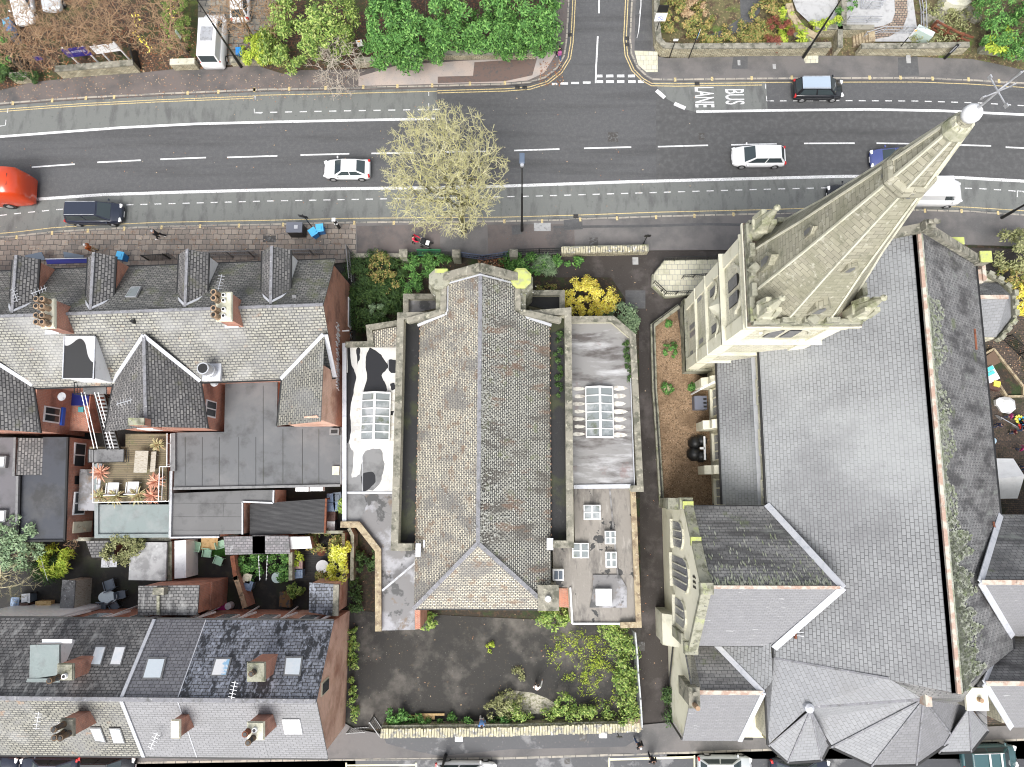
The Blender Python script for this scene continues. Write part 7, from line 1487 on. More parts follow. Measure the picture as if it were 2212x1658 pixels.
def phormium(c, r_, m_, la, seed):
 rr = np.random.default_rng(seed); n = 70; t = empty('strap_leaved_plant', c, la, 'potted plant', 'spiky plants on the roof terrace')
 a = rr.random(n) * 6.283; el = rr.random(n) * 1.0 + .15; L_ = r_ * (.7 + .5 * rr.random(n)); vs = []; fs = []
 for i in range(n):
  d = np.array([math.cos(a[i]) * math.cos(el[i]), math.sin(a[i]) * math.cos(el[i]), math.sin(el[i])]); s = np.array([-math.sin(a[i]), math.cos(a[i]), 0]) * .035
  p0 = np.array(c) + [0, 0, .3]; p1 = p0 + d * L_[i] * .6; p2 = p0 + d * L_[i] - [0, 0, L_[i] * .25]; k = len(vs)
  vs += [p0 - s, p0 + s, p1 + s * 1.3, p1 - s * 1.3, p2 + s * .3, p2 - s * .3]; fs += [(k, k + 1, k + 2, k + 3), (k + 3, k + 2, k + 4, k + 5)]
 raw_mesh('leaves', vs, fs, m_, t); B().lathe(c, [(.2, 0), (.26, .32)], 10).build('pot', black_m, t)
for i, (x, y, r_, m_, la) in enumerate(((850, 775, .8, lf_phor, 'pink spiky plant at the left rail of the roof terrace'), (1315, 545, .6, lf_phog, 'green spiky plant at the top right corner of the roof terrace'), (1300, 845, .75, lf_phor, 'pink spiky plant halfway down the right rail of the roof terrace'), (1270, 965, .75, lf_phor, 'pink spiky plant in the bottom right corner of the roof terrace'), (1155, 960, .8, lf_phog, 'green spiky plant next to the right hand white seat'), (975, 965, .8, lf_phog, 'green spiky plant below the left hand white seat'), (845, 965, .7, lf_phog, 'green spiky plant in the bottom left corner of the roof terrace'))):
 phormium(W('31', x, y, 3.0), r_, m_, la, 100 + i)
def litter(name, t, pts, n, m_, z, size=.14, seed=1):
 P_ = WL(t, pts, z); xs = [p.x for p in P_]; ys = [p.y for p in P_]; r = np.random.default_rng(seed); out = []
 q = r.random((n, 2)) * [max(xs) - min(xs), max(ys) - min(ys)] + [min(xs), min(ys)]
 s = size * (.5 + r.random(n)); a = r.random(n) * 6.28; v = []
 for k in range(n):
  c, d = math.cos(a[k]) * s[k] / 2, math.sin(a[k]) * s[k] / 2; x, y = q[k]; v += [(x - c, y - d, z), (x + d * .6, y - c * .6, z + .03), (x + c, y + d, z), (x - d * .6, y + c * .6, z + .02)]
 o = raw_mesh(name, v, np.arange(4 * n).reshape(-1, 4), m_); o['kind'] = 'stuff'; return o
litter('fallen_leaves', '0', [(0, 60), (560, 60), (560, 165), (0, 190)], 2600, lf_rust, .04, .16, 1)
litter('fallen_leaves', '0', [(0, 170), (760, 160), (760, 195), (0, 220)], 700, leafm('pale_leaves', (.5, .36, .2), (.3, .12, .06), (.62, .52, .36)), KZ + .02, .1, 2)
litter('fallen_leaves', '0', [(0, 495), (760, 485), (760, 560), (0, 560)], 260, MATS['pale_leaves'], KZ + .03, .09, 3)
litter('fallen_leaves', '0', [(765, 560), (1500, 560), (1440, 1560), (765, 1560)], 420, MATS['pale_leaves'], .04, .1, 4)
litter('fallen_leaves', '0', [(0, 230), (1500, 200), (1500, 450), (0, 450)], 150, MATS['pale_leaves'], .03, .1, 5)
litter('fallen_leaves', '13', [(290, 560), (480, 500), (430, 700), (280, 720)], 160, lf_rust, KZ + .02, .12, 6)
litter('fallen_leaves', '22', [(1850, 560), (2080, 560), (2080, 640), (1850, 640)], 200, lf_rust, .1, .14, 7)
litter('fallen_leaves', '24', [(1850, 1150), (2176, 1150), (2176, 1658), (1850, 1658)], 200, MATS['pale_leaves'], .05, .1, 8)
# vehicles
def paint(name, c, r=.25, coat=.6): return mat(name, c, r, coat=coat)
p_white = paint('white_car_paint', .8); p_black = paint('black_car_paint', (.012, .013, .016)); p_navy = paint('navy_car_paint', (.02, .026, .045)); p_blue = paint('blue_car_paint', (.07, .09, .25)); p_silver = paint('silver_car_paint', (.5, .53, .55), .3); p_teal = paint('teal_car_paint', (.035, .09, .1)); p_red = paint('red_bus_paint', (.6, .06, .015)); p_roof = paint('pale_blue_roof_paint', (.35, .42, .5))
lamp_w = mat('headlamp', .85, .15); lamp_r = mat('tail_lamp', (.5, .02, .02), .25); cglass = mat('car_glass', (.04, .055, .06), .06, spec=.8); hubm = mat('wheel_hub', .5, .35, metal=.6)
def car(la, t, x, y, head, L, Wd, H, style, pm, cat='car', roofm=None, pz=0, grp=None, bars=False):
 p = W(t, x, y, H * .5); o = empty(style, (p.x, p.y, pz), la, cat, grp, RAD(head))
 hood, belt = (.58 * H, .6 * H) if style == 'saloon_car' else (.53 * H, .56 * H)
 S = {'saloon_car': ((.27, .08, -.22, -.42), .93), 'hatchback_car': ((.30, .1, -.36, -.47), .94), 'people_carrier': ((.34, .16, -.40, -.475), .95), 'van': ((.36, .24, -.485, -.495), .97)}[style]
 (wf, rf, rr, wr), wid = S
 M = lambda q: q
 def add(nm, b, m, smooth=False, bev=0, parent=o):
  ob = B.build(b, nm, m, None, smooth=smooth, bevel=bev); ob.parent = parent; ob.location = (0, 0, 0); return ob
 h2 = Wd / 2
 st = [(-.5, .80, .34, belt * .80), (-.485, .90, .24, belt * .95), (-.44, .97, .2, belt * .99), (-.2, 1, .18, belt), (.1, 1, .18, belt), (wf, .99, .18, belt * .985), (.36, .96, .2, hood * .96), (.45, .88, .22, hood * .86), (.485, .76, .26, hood * .74), (.5, .6, .34, hood * .58)]
 if style == 'van': st = [(-.5, .93, .3, belt), (-.47, .98, .22, belt), (-.2, 1, .2, belt), (.2, 1, .2, belt), (.38, .98, .2, belt), (.45, .92, .22, belt * .9), (.485, .8, .26, belt * .78), (.5, .68, .34, belt * .6)]
 rings = []
 for fx_, fw, zb, zt in st:
  w_ = h2 * fw; zt2 = zt
  rings.append([Vector((fx_ * L, yy, zz)) for yy, zz in ((-w_ * .86, zb), (-w_, zb + .14), (-w_ * 1.0, (zb + zt2) / 2), (-w_ * .97, zt2 - .08), (-w_ * .86, zt2), (0, zt2 + .025), (w_ * .86, zt2), (w_ * .97, zt2 - .08), (w_ * 1.0, (zb + zt2) / 2), (w_, zb + .14), (w_ * .86, zb))])
 b = B(); b.loft(rings); add('body', b, pm, True)
 bw, tw_ = h2 * .93, h2 * (.66 if style != 'van' else .84)
 zb, zt = belt - .03, H - .04
 base = [(wf * L, bw * .93), (wf * L, -bw * .93), (wr * L, -bw * .9), (wr * L, bw * .9)]
 topc = [(rf * L, tw_), (rf * L, -tw_), (rr * L, -tw_ * .97), (rr * L, tw_ * .97)]
 V_ = [Vector((a, c, zb)) for a, c in base] + [Vector((a, c, zt)) for a, c in topc]
 b = B(); b.add(V_, [(0, 1, 5, 4), (1, 2, 6, 5), (2, 3, 7, 6), (3, 0, 4, 7), (4, 5, 6, 7)]); add('cabin', b, pm, False, .05)
 def panel(q, f0, f1, g0, g1, nm, m_=cglass, out=.015):
  a, b2, c, d = q; nrm = (d - a).cross(b2 - a).normalized()
  P2 = [a.lerp(b2, f).lerp(d.lerp(c, f), g) + nrm * out for f, g in ((f0, g0), (f1, g0), (f1, g1), (f0, g1))]
  bb = B(); bb.add(P2 + [v_ - nrm * .02 for v_ in P2], [(0, 1, 2, 3), (0, 4, 5, 1), (1, 5, 6, 2), (2, 6, 7, 3), (3, 7, 4, 0)]); add(nm, bb, m_)
 panel((V_[1], V_[0], V_[4], V_[5]) if False else (V_[0], V_[1], V_[5], V_[4]), .06, .94, .08, .93, 'windscreen')
 panel((V_[2], V_[3], V_[7], V_[6]), .08, .92, .12, .9, 'rear_window')
 for q in ((V_[1], V_[2], V_[6], V_[5]), (V_[3], V_[0], V_[4], V_[7])):
  if style == 'van':
   if q[0] is V_[1]: panel(q, .04, .22, .15, .85, 'side_window')
   else: panel(q, .78, .96, .15, .85, 'side_window')
  else:
   panel(q, .05, .47, .12, .88, 'side_window'); panel(q, .51, .93, .12, .88, 'side_window')
 b = B(); b.slab([Vector((topc[0][0] - .02, topc[0][1] - .02, H)), Vector((topc[1][0] - .02, topc[1][1] + .02, H)), Vector((topc[2][0] + .02, topc[2][1] + .02, H - .02)), Vector((topc[3][0] + .02, topc[3][1] - .02, H - .02))], .07); add('roof', b, roofm or pm, False, .025)
 if bars or style == 'people_carrier':
  b = B()
  for s in (-1, 1): b.bar((rf * L * .9, s * tw_ * .93, H + .03), (rr * L * .95, s * tw_ * .93, H + .03), .04)
  add('roof_rail', b, galv)
 if bars:
  b = B(); b.bar((rf * L - .3, -tw_, H + .08), (rf * L - .3, tw_, H + .08), .12, .05); add('roof_bar', b, white); b = B(); b.bar((-.12 * L, -tw_, H + .08), (-.12 * L, tw_, H + .08), .12, .05); add('roof_bar', b, white)
 for fx_ in (.31, -.31):
  for s in (-1, 1):
   b = B(); b.tube((fx_ * L, s * (h2 - .2), .32), (fx_ * L, s * (h2 + .015), .32), .33, .33, 18); w_ = add('wheel', b, rubber)
   b = B(); b.tube((fx_ * L, s * (h2 - .02), .32), (fx_ * L, s * (h2 + .03), .32), .21, .19, 12); add('rim', b, hubm, parent=w_)
 for s in (-1, 1):
  b = B(); b.obox((.465 * L, s * h2 * .66, hood * .78), .26, .34, .13, s * -.35); add('headlight', b, lamp_w, bev=.03)
  b = B(); b.obox((-.478 * L, s * h2 * .78, belt * .82), .16, .24, .3 if style != 'van' else .5, s * .2); add('tail_light', b, lamp_r, bev=.03)
  b = B(); b.obox((wf * L - .28, s * (h2 + .09), belt + .05), .12, .2, .14); add('wing_mirror', b, pm, bev=.03)
 b = B(); b.obox((.497 * L, 0, .42), .04, .5, .12); add('number_plate', b, white); b = B(); b.obox((.47 * L, 0, hood * .62), .12, h2 * .9, .14); add('grille', b, black_m)
 return o
car('dark navy people carrier with a pale reflective windscreen driving in the lower bus lane', '21', 762, 190, 0, 4.75, 1.85, 1.8, 'people_carrier', p_navy)
car('white coupe-like saloon left of the big bare tree', '12', 775, 1385, 180, 3.9, 1.68, 1.4, 'saloon_car', p_white)
car('white hatchback in the middle lane to the left of the spire', '0', 1640, 336, 180, 4.45, 1.75, 1.5, 'hatchback_car', p_white)
car('black people carrier with pale blue roof in the upper right lane', '0', 1769, 190, 0, 4.2, 1.75, 1.65, 'people_carrier', p_black, roofm=p_roof)
car('blue car half hidden behind the spire in the middle lane', '0', 1939, 342, 180, 4.4, 1.8, 1.45, 'hatchback_car', p_blue)
car('dark car mostly hidden behind the spire in the lower bus lane', '0', 1848, 420, 180, 4.5, 1.8, 1.5, 'hatchback_car', p_black)
car('white van with rounded roof emerging right of the spire', '0', 2014, 414, 0, 5.0, 2.05, 2.3, 'van', p_white, 'van')
car('white saloon parked nose towards the road in the top left garden', '11', 178, 15, -78, 4.2, 1.8, 1.5, 'saloon_car', p_white)
car('silver-white car with only its bonnet in view at the top edge', '11', 420, -95, -85, 4.2, 1.8, 1.5, 'saloon_car', p_silver)
cv = car('white camper van with windows down its side parked upright on the paved drive', '11', 1745, 315, 90, 4.8, 1.95, 2.3, 'van', p_white, 'van')
for k in range(3):
 b = B(); b.obox((-1.5 + k * .95, .93, 1.75), .7, .04, .42); w_ = b.build('side_window', cglass); w_.parent = cv; w_.location = (0, 0, 0)
b = B(); b.obox((-.4, 0, 2.33), 1.3, 1.0, .08); w_ = b.build('roof_hatch', galv); w_.parent = cv
car('white car seen from behind at the top edge right of the camper van', '11', 1960, -10, 95, 4.1, 1.75, 1.5, 'hatchback_car', p_white)
car('dark car whose windows just show at the bottom left corner', '0', -28, 1662, 0, 4.4, 1.8, 1.5, 'saloon_car', p_navy, grp='cars parked in the back street')
car('dark grey car parked under the left eaves of the lower terrace', '0', 104, 1664, 180, 4.5, 1.8, 1.5, 'saloon_car', p_navy, grp='cars parked in the back street')
car('black hatchback with a red rear lamp parked below the party wall', '0', 228, 1662, 0, 4.2, 1.8, 1.5, 'hatchback_car', p_black, grp='cars parked in the back street')
car('white car with large windscreen at the bottom edge under the car park wall', '0', 1006, 1676, 0, 4.6, 1.85, 1.6, 'hatchback_car', p_white, grp='cars parked in the back street')
car('silver hatchback with a red rear lamp between the parking lines and the apse', '0', 1567, 1662, 0, 4.0, 1.75, 1.5, 'hatchback_car', p_silver, grp='cars parked in the back street')
car('dark blue car peeping from under the small left apse turret', '0', 1730, 1668, 0, 4.4, 1.8, 1.4, 'saloon_car', p_navy, grp='cars parked in the back street')
car('teal estate car with two white roof bars at the bottom right', '0', 2139, 1637, 2, 4.1, 1.7, 1.45, 'people_carrier', p_teal, bars=True, grp='cars parked in the back street')
p = W('0', -108, 392, 3.0); bus = empty('bus', (p.x, p.y, 0), 'red bus entering at the left edge with a dark oval front window', 'bus', None, RAD(2))
def part(b, nm, m, bev=0, parent=bus, smooth=False):
 ob = b.build(nm, m, bevel=bev, smooth=smooth); ob.parent = parent; ob.location = (0, 0, 0); return ob
b = B(); Lb = 5.2
rings = []
for x, w_, z0, z1 in ((-Lb, 1.15, .3, 3.0), (-Lb + .2, 1.25, .25, 3.15), (4.2, 1.25, .25, 3.15), (4.95, 1.2, .25, 2.95), (5.3, 1.1, .3, 1.9), (5.35, 1.05, .4, 1.3)):
 rings.append([Vector((x, yy, zz)) for yy, zz in ((-w_ * .95, z0), (-w_, z0 + .3), (-w_, z1 - .35), (-w_ * .85, z1 - .05), (0, z1), (w_ * .85, z1 - .05), (w_, z1 - .35), (w_, z0 + .3), (w_ * .95, z0))])
b.loft(rings); part(b, 'body', p_red, smooth=True)
b = B(); n = 18; b.add([Vector((3.9 + .26 * math.cos(2 * math.pi * k / n), .8 * math.sin(2 * math.pi * k / n), 3.17)) for k in range(n)], [tuple(range(n))]); part(b, 'windscreen', cglass)
b = B(); b.obox((4.62, 0, 3.0), .06, 1.0, .05); part(b, 'vent_slot', black_m)
for s in (-1, 1):
 b = B(); b.obox((4.95, s * .85, 2.35), .2, .3, .2, -s * .3); part(b, 'headlight', lamp_w, .04)
 b = B(); b.tube((3.2, s * 1.0, .5), (3.2, s * 1.28, .5), .5, .5, 18); w_ = part(b, 'wheel', rubber); b = B(); b.tube((3.2, s * 1.2, .5), (3.2, s * 1.3, .5), .28, .25, 12); part(b, 'rim', hubm, parent=w_)
 for k in range(4):
  b = B(); b.obox((2.4 - k * 1.7, s * 1.255, 2.1), 1.4, .03, .8); part(b, 'side_window', cglass)
# walls, fences, street furniture
def gwall(name, la, runs, w, h, m_=None, capm=None, cap=(.08, .12), cat='wall', z0=0.0):
 o = empty(name, runs[0][0], la, cat)
 for pts in runs:
  b = B(); wallrun(b, pts, w, z0, h - cap[1], 0, cap, 1); b.build('wall', [m_ or wallstone, capm or coping], o)
 return o
gwall('stone_wall', 'pale stone garden wall below the navy and white sign boards', [WL('11', [(500, 612), (1135, 560)], .4)], .45, 1.25)
gwall('stone_wall', 'short pale stone wall at the drive mouth left of the camper van', [WL('11', [(1425, 548), (1625, 540)], .4)], .45, 1.1, capm=ashlar)
gwall('stone_wall', 'low stone footing wall right of the camper van', [WL('11', [(1905, 520), (2150, 512)], .3)], .4, .8)
gwall('stone_wall', 'low stone stub wall at the far left gateway with ivy under it', [WL('11', [(120, 655), (262, 648)], .4)], .4, 1.1)
gwall('stone_wall', 'brown leaf covered stone wall under the row of evergreens', [WL('12', [(850, 540), (1440, 475), (2176, 470)], .2) + WL('13', [(250, 470)], .2)], .35, .9, brick_pink if False else wallstone, mossy)
gwall('stone_wall', 'long coursed stone garden wall curving round the side road corner', [WL('13', [(1222, -80), (1225, 250), (1240, 400), (1285, 450), (1400, 458), (2176, 452)], 0) + WL('14', [(250, 452), (540, 446)], 0)], .4, 1.35)
gwall('stone_wall', 'stone garden wall with a down step between the pavement steps and the lamp', [WL('14', [(790, 448), (1240, 446), (1260, 444), (1660, 436)], 0)], .4, 1.2)
gwall('stone_wall', 'ragged mossy stone wall at the top right corner', [WL('14', [(1790, 425), (1850, 430), (2110, 460), (2140, 500)], 0)], .5, 1.0, mossy, ashlar)
gwall('stone_wall', 'curving pale stone retaining wall round the gravel terrace', [WL('14', [(230, 60), (250, 150), (330, 260), (450, 330)], .5)], .5, 1.0, ashlar, coping_tan)
gwall('stone_wall', 'stone retaining wall behind the pavement steps', [WL('14', [(450, 245), (930, 248)], .8), WL('14', [(685, -40), (682, 235)], .8), WL('14', [(640, 255), (640, 430)], .5)], .35, 1.2)
st_ = empty('garden_steps', W('14', 840, 330, 0), 'stone steps climbing between the garden walls to the pale terrace', 'steps')
for k in range(6):
 a = W('14', 930 - k * 26, 250, 1.0 - k * .15); c = W('14', 950 - k * 26, 340 + k * 8, 1.0 - k * .15); b = B(); b.box(a.x - .35, a.x + .2, c.y, a.y, 0, 1.0 - k * .15); b.build('step', coping_tan, st_)
def fence(name, la, pts, z0, h, m_, step=.14, w=.035, mid=0, post=1.8, cat='fence'):
 o = empty(name, pts[0], la, cat); P_ = [Vector((p[0], p[1], z0)) for p in pts]
 b = B()
 for i in range(len(P_) - 1):
  for zz in (.08, h) if not mid else (.08, h * .5, h): b.bar(P_[i] + Vector((0, 0, zz)), P_[i + 1] + Vector((0, 0, zz)), w * 1.3)
 b.build('rail', m_, o)
 if step:
  b = B()
  for p, d in along(P_, step): b.bar(p, p + Vector((0, 0, h)), w * .7)
  b.build('picket', m_, o)
 for p, d in along(P_, post): b = B(); b.bar(p, p + Vector((0, 0, h + .08)), w * 2); b.build('post', m_, o)
 return o
fence('slatted_gate', 'dark slatted gate at the right end of the sign board wall', WL('11', [(1125, 440), (1160, 575)]), 0, 1.3, black_m, .16, .06, cat='gate')
fence('slatted_gate', 'dark slatted gate by the far left pillar', WL('11', [(235, 520), (275, 650)]), 0, 1.3, black_m, .16, .06, cat='gate')
fence('metal_railing', 'white pipe rail along the lower edge of the pale terrace', [W('14', 830, 345), W('14', 970, 300), W('14', 1300, 305)], .5, .8, galv, 0, .04, 1)
fence('metal_railing', 'white pipe rail up the right side of the pale terrace', [W('14', 1305, 310), W('14', 1300, 120), W('14', 1275, -40)], .5, .9, galv, 0, .04, 1)
fence('metal_railing', 'white pipe rail crossing the middle of the pale terrace', [W('14', 700, 205), W('14', 965, 205)], .3, .8, galv, 0, .04, 1)
fence('metal_railing', 'square white railing enclosure on the pale terrace', [W('14', 820, 0), W('14', 815, 105), W('14', 970, 105), W('14', 985, 20)], .5, .9, galv, 0, .045, 1)
fence('wooden_fence', 'rust red leaning wooden rail on the mossy rockery', [W('14', 1410, 240), W('14', 1580, 330), W('14', 1700, 370)], 0, 1.0, rust, 0, .1, 1, 1.2)
for i, (x, y, rx_) in enumerate(((1380, 150, .5), (1470, 120, .7), (1700, 100, .8), (1480, 180, .5), (1780, 140, .6))):
 c = W('14', x, y, .2); b = B(); b.lathe((c.x, c.y, 0), [(rx_, 0), (rx_ * .95, .25), (rx_ * .5, .45)], 6); b.build('rock', coping, label=('flat grey rock in the rockery, %s' % ('leftmost', 'second from the left', 'the largest near the shrubs', 'lower middle one', 'rightmost')[i]), cat='rock', group='rocks in the rockery')
b = B(); c = W('13', 1860, 20, .5); b.prism(WL('14', [(1530, -60), (1740, -60), (1745, 20), (1700, 48), (1600, 40), (1540, 10)], 1.2), 0, 1.2); b.build('stone_platform', ashlar, label='cream stone platform edge at the top of the rockery', cat='platform')
b = B(); c = W('14', 1360, 265, 1.0); b.obox((c.x, c.y, .6), 1.5, .5, 1.2, RAD(-30)); b.build('glass_case', mat('greenish_case', (.5, .6, .55), .2), label='pale green glazed box beside the rust red rail', cat='box')
sheet('pale_apron', D([(1640, -40), (1700, -40), (1714, 10), (1790, 22), (1795, 0), (1800, -40)]), .34, paleconc)
def board(la, tl, tr, br, bl_, zt, zb, m_, posts, word=None, t='11'):
 A1, A2 = W(t, *tl, zt), W(t, *tr, zt); o = empty('sign_board', (A1 + A2) / 2 * Vector((1, 1, 0)) if False else ((A1.x + A2.x) / 2, (A1.y + A2.y) / 2, 0), la, 'sign board')
 d = (A2 - A1).normalized(); n_ = Vector((d.y, -d.x, 0)); L_ = (A2 - A1).length; H_ = zt - zb; c = (A1 + A2) / 2; c.z = (zt + zb) / 2
 b = B(); b.obox(c, L_, .06, H_, math.atan2(d.y, d.x)); b.build('board', m_, o)
 for f in posts:
  p = A1.lerp(A2, f) - n_ * .08; b = B(); b.bar((p.x, p.y, 0), (p.x, p.y, zt + .08), .1); b.build('post', white, o)
 if word:
  for wd, sz, zc, m2 in ((word, .36, c.z + .1, white), ('SALES AND LETTINGS' if False else '- - - - -', .14, c.z - .2, white)):
   cu = bpy.data.curves.new('t', 'FONT'); cu.body = wd; cu.size = sz; cu.align_x = 'CENTER'; cu.align_y = 'CENTER'; cu.extrude = .004; cu.offset = .008
   tx = bpy.data.objects.new('t', cu); COL.objects.link(tx); bpy.context.view_layer.update()
   me = bpy.data.meshes.new_from_object(tx.evaluated_get(bpy.context.evaluated_depsgraph_get())); bpy.data.objects.remove(tx)
   for v in me.vertices:
    q = Vector((c.x, c.y, zc)) + n_ * .045 + d * v.co.x + Vector((0, 0, v.co.y)); v.co = q - wl(o)
   me.materials.clear(); me.materials.append(m2); x = bpy.data.objects.new('lettering', me); COL.objects.link(x); x.parent = o
board('navy sign board with white lettering on two posts above the stone wall', (495, 408), (695, 385), 0, 0, 2.6, 1.5, navy_sign, (.1, .9), 'HUNTERS')
board('blank white sign board on two posts beside the navy board', (735, 385), (945, 355), 0, 0, 2.6, 1.6, white, (.2, .95))
def lamp(la, base, h, head=(0, 1), arm=.0, hz=.5, m_=black_m):
 p = base; o = empty('street_lamp', (p.x, p.y, 0), la, 'street lamp', 'street lamps')
 b = B(); b.tube((p.x, p.y, 0), (p.x, p.y, 1.6), .13, .12, 12); b.tube((p.x, p.y, 1.6), (p.x, p.y, h * .62), .085, .075, 10); b.tube((p.x, p.y, h * .62), (p.x, p.y, h), .05, .04, 8); b.build('post', m_, o)
 d = Vector((head[0], head[1], 0)).normalized(); q = Vector((p.x, p.y, h)); e = q + d * (arm + .45) + Vector((0, 0, .08))
 b = B(); b.bar(q, q + d * (arm + .1) + Vector((0, 0, .05)), .06); b.build('arm', galv, o)
 b = B(); b.obox(e, .75, .36, .12, math.atan2(d.y, d.x)); b.build('lamp_head', mat('lamp_housing', (.1, .13, .18), .3), o, bevel=.05)
 b = B(); b.lathe((q.x, q.y, h - .1), [(.12, 0), (.12, .2)], 10); b.build('lamp_cap', galv, o); return o
lamp('black street lamp on the pavement right of the big bare tree', W('23', 140, 345, 0), 12.2)
lamp('black street lamp leaning across the white camper van', W('11', 1985, 558, 0), 9.5)
lamp('black street lamp rising over the garden wall above the black people carrier', W('14', 360, 480, 0), 9.5)
lamp('black street lamp standing at the bottom kerb near the white car', W('42', 912, 893, 0), 8, (0, -1))
lamp('black street lamp at the right edge by the lower kerb', W('24', 1985, 240, 0), 9.5)
def post_sign(name, la, base, h, w_, hh, m_, face=0, z=None, pm=black_m, diamond=False, extra=None, cat='road sign', r_=.04):
 o = empty(name, (base.x, base.y, 0), la, cat); b = B(); b.tube((base.x, base.y, 0), (base.x, base.y, h), r_, r_, 8); b.build('post', pm, o)
 d = Vector((math.cos(face), math.sin(face), 0)); n_ = Vector((d.y, -d.x, 0)); c = Vector((base.x, base.y, h - hh / 2)) + n_ * .06
 b = B()
 if diamond:
  P_ = [c + d * w_ / 2, c + Vector((0, 0, hh / 2)), c - d * w_ / 2, c - Vector((0, 0, hh / 2))]; b.add(P_ + [p - n_ * .03 for p in P_], [(0, 1, 2, 3), (7, 6, 5, 4), (0, 4, 5, 1), (1, 5, 6, 2), (2, 6, 7, 3), (3, 7, 4, 0)])
 else: b.obox(c, w_, .04, hh, face)
 b.build('sign_plate', m_, o)
 if extra: extra(o, c, d, n_)
 return o
def ring_mark(o, c, d, n_):
 b = B(); n = 18
 for k in range(n):
  a0, a1 = 2 * math.pi * k / n, 2 * math.pi * (k + 1) / n; f = lambda a: c + n_ * .035 + d * .22 * math.cos(a) + Vector((0, 0, .22 * math.sin(a) - .1)); b.bar(f(a0), f(a1), .03)
 f = lambda a: c + n_ * .035 + d * .2 * math.cos(a) + Vector((0, 0, .2 * math.sin(a) - .1)); b.bar(f(2.3), f(-.8), .03); b.build('ring_mark', mat('pale_blue_mark', (.3, .33, .7), .5), o)
 b = B(); b.obox(c + Vector((0, 0, 1.05)) , .85, .05, .8, math.atan2(d.y, d.x)); b.build('black_plate', black_m, o)
o_ = post_sign('road_sign', 'white square plate with a blue ring under a black plate on the corner wall', W('13', 1222, 330, 0), 3.6, .95, 1.0, white, 0, extra=ring_mark)
post_sign('road_sign', 'small white topped post between the corner sign and blue sign', W('13', 1350, 478, 0), 2.7, .4, .25, white)
post_sign('road_sign', 'blue and white sign seen edge on above the stone garden wall', W('13', 1506, 488, 0), 4.1, .5, 1.4, mat('blue_sign', (.05, .35, .7), .4, [(.75, 4, .48, .52)]), RAD(70), diamond=True)
def tilt(o, c, d, n_): b = B(); b.obox(c + Vector((0, 0, .3)), .2, .16, .1); b.build('orange_cap', mat('orange_cap_p', (.8, .35, .05), .5), o)
post_sign('road_sign', 'white plate with an orange cap in front of the dark gap of evergreens', W('12', 925, 480, 0), 2.6, .5, .8, white, RAD(10), extra=tilt)
post_sign('road_sign', 'white plate with an orange top on a dark post over the terrace wall', W('14', 1105, 452, 0), 3.6, .35, 1.0, white, RAD(30), extra=tilt)
post_sign('road_sign', 'black plate on a leaning looking post behind two blue bins', W('22', 505, 330, 0), 3.2, .75, .5, black_m, RAD(-12))
post_sign('road_sign', 'black plate sign at the right end of the rough stone wall', W('23', 1130, 462, 0), 2.6, .5, .4, black_m)
post_sign('road_sign', 'half hidden dark plate beside the tower on the pavement', W('23', 1940, 420, 0), 2.6, .5, .3, grey_m)
post_sign('road_sign', 'small black plate on the bottom pavement beside the stone capped wall', W('43', 526, 778, 0), 1.8, .42, .22, black_m, RAD(180), cat='sign')
post_sign('parking_machine', 'pale topped machine below the top right garden wall', W('14', 1518, 488, 0), 2.0, .42, .9, galv, RAD(20), cat='parking machine', r_=.12)
b_ = post_sign('wall_sign', 'thin white plate on a pole in the drive beside the camper van', W('11', 1560, 420, 0), 2.8, .25, 1.0, mat('pale_green_sign', (.6, .72, .6), .5), RAD(80), cat='sign')
post_sign('wall_sign', 'small navy sign among the leaves left of the stone wall', W('11', 385, 540, 0), 1.4, .6, .5, navy_sign, RAD(10), cat='sign')
b = B(); c = W('22', 715, 322, 0); b.tube((c.x, c.y, 0), (c.x, c.y, 1.9), .16, .16, 4); o = b.build('bollard', black_m, label='dark square post with white bands and a pale cap by the kerb', cat='bollard', origin=(c.x, c.y, 0))
b = B(); b.obox((c.x, c.y, 1.93), .3, .3, .06); b.build('cap', white, o); b = B(); b.obox((c.x + .01, c.y, 1.2), .27, .27, .12); b.build('band', white, o)
b = B(); strip(b, WL('13', [(1082, 320), (1100, 120), (1105, -80)]), .06, 1.0); c0 = WL('13', [(1082, 320), (1100, 120), (1105, -80)])
rl = empty('handrail', c0[0], 'thin white handrail beside the side road pavement', 'handrail')
b = B()
for a, c in zip(c0, c0[1:]): b.bar(a + Vector((0, 0, 1)), c + Vector((0, 0, 1)), .06)
b.build('rail', white, rl)
for p in c0: b = B(); b.bar(p, p + Vector((0, 0, 1)), .05); b.build('post', white, rl)
fence('iron_railing', 'black iron railing in front of the middle terraced house', [W('21', 1230, 590), W('21', 1455, 575)], 0, 1.4, black_m, .12, .04)
fence('iron_railing', 'grey barred railing between the third and fourth dormers', [W('21', 1740, 570), W('21', 2140, 560)], 0, 1.6, grey_m, .16, .045, 1)
fence('iron_railing', 'grey barred railing right of the fourth dormer', [W('22', 330, 550), W('22', 600, 545)], 0, 1.6, grey_m, .16, .045, 1)
fence('iron_railing', 'tall grey side railing beside the end brick gable', [W('22', 815, 530), W('22', 838, 790)], 0, 2.0, grey_m, .2, .05, 1)
aw = empty('shop_awning', W('21', 550, 590, 0), 'dark blue shop awning below the first two dormers', 'awning')
b = B(); b.slab(WL('21', [(375, 572, 2.9), (712, 570, 2.9), (712, 605, 3.4), (385, 615, 3.4)]), .08); b.build('canopy', mat('navy_canvas', (.02, .03, .22), .6), aw); b = B(); b.bar(W('21', 375, 575, 2.95), W('21', 712, 568, 2.95), .07); b.build('edge', lead, aw)
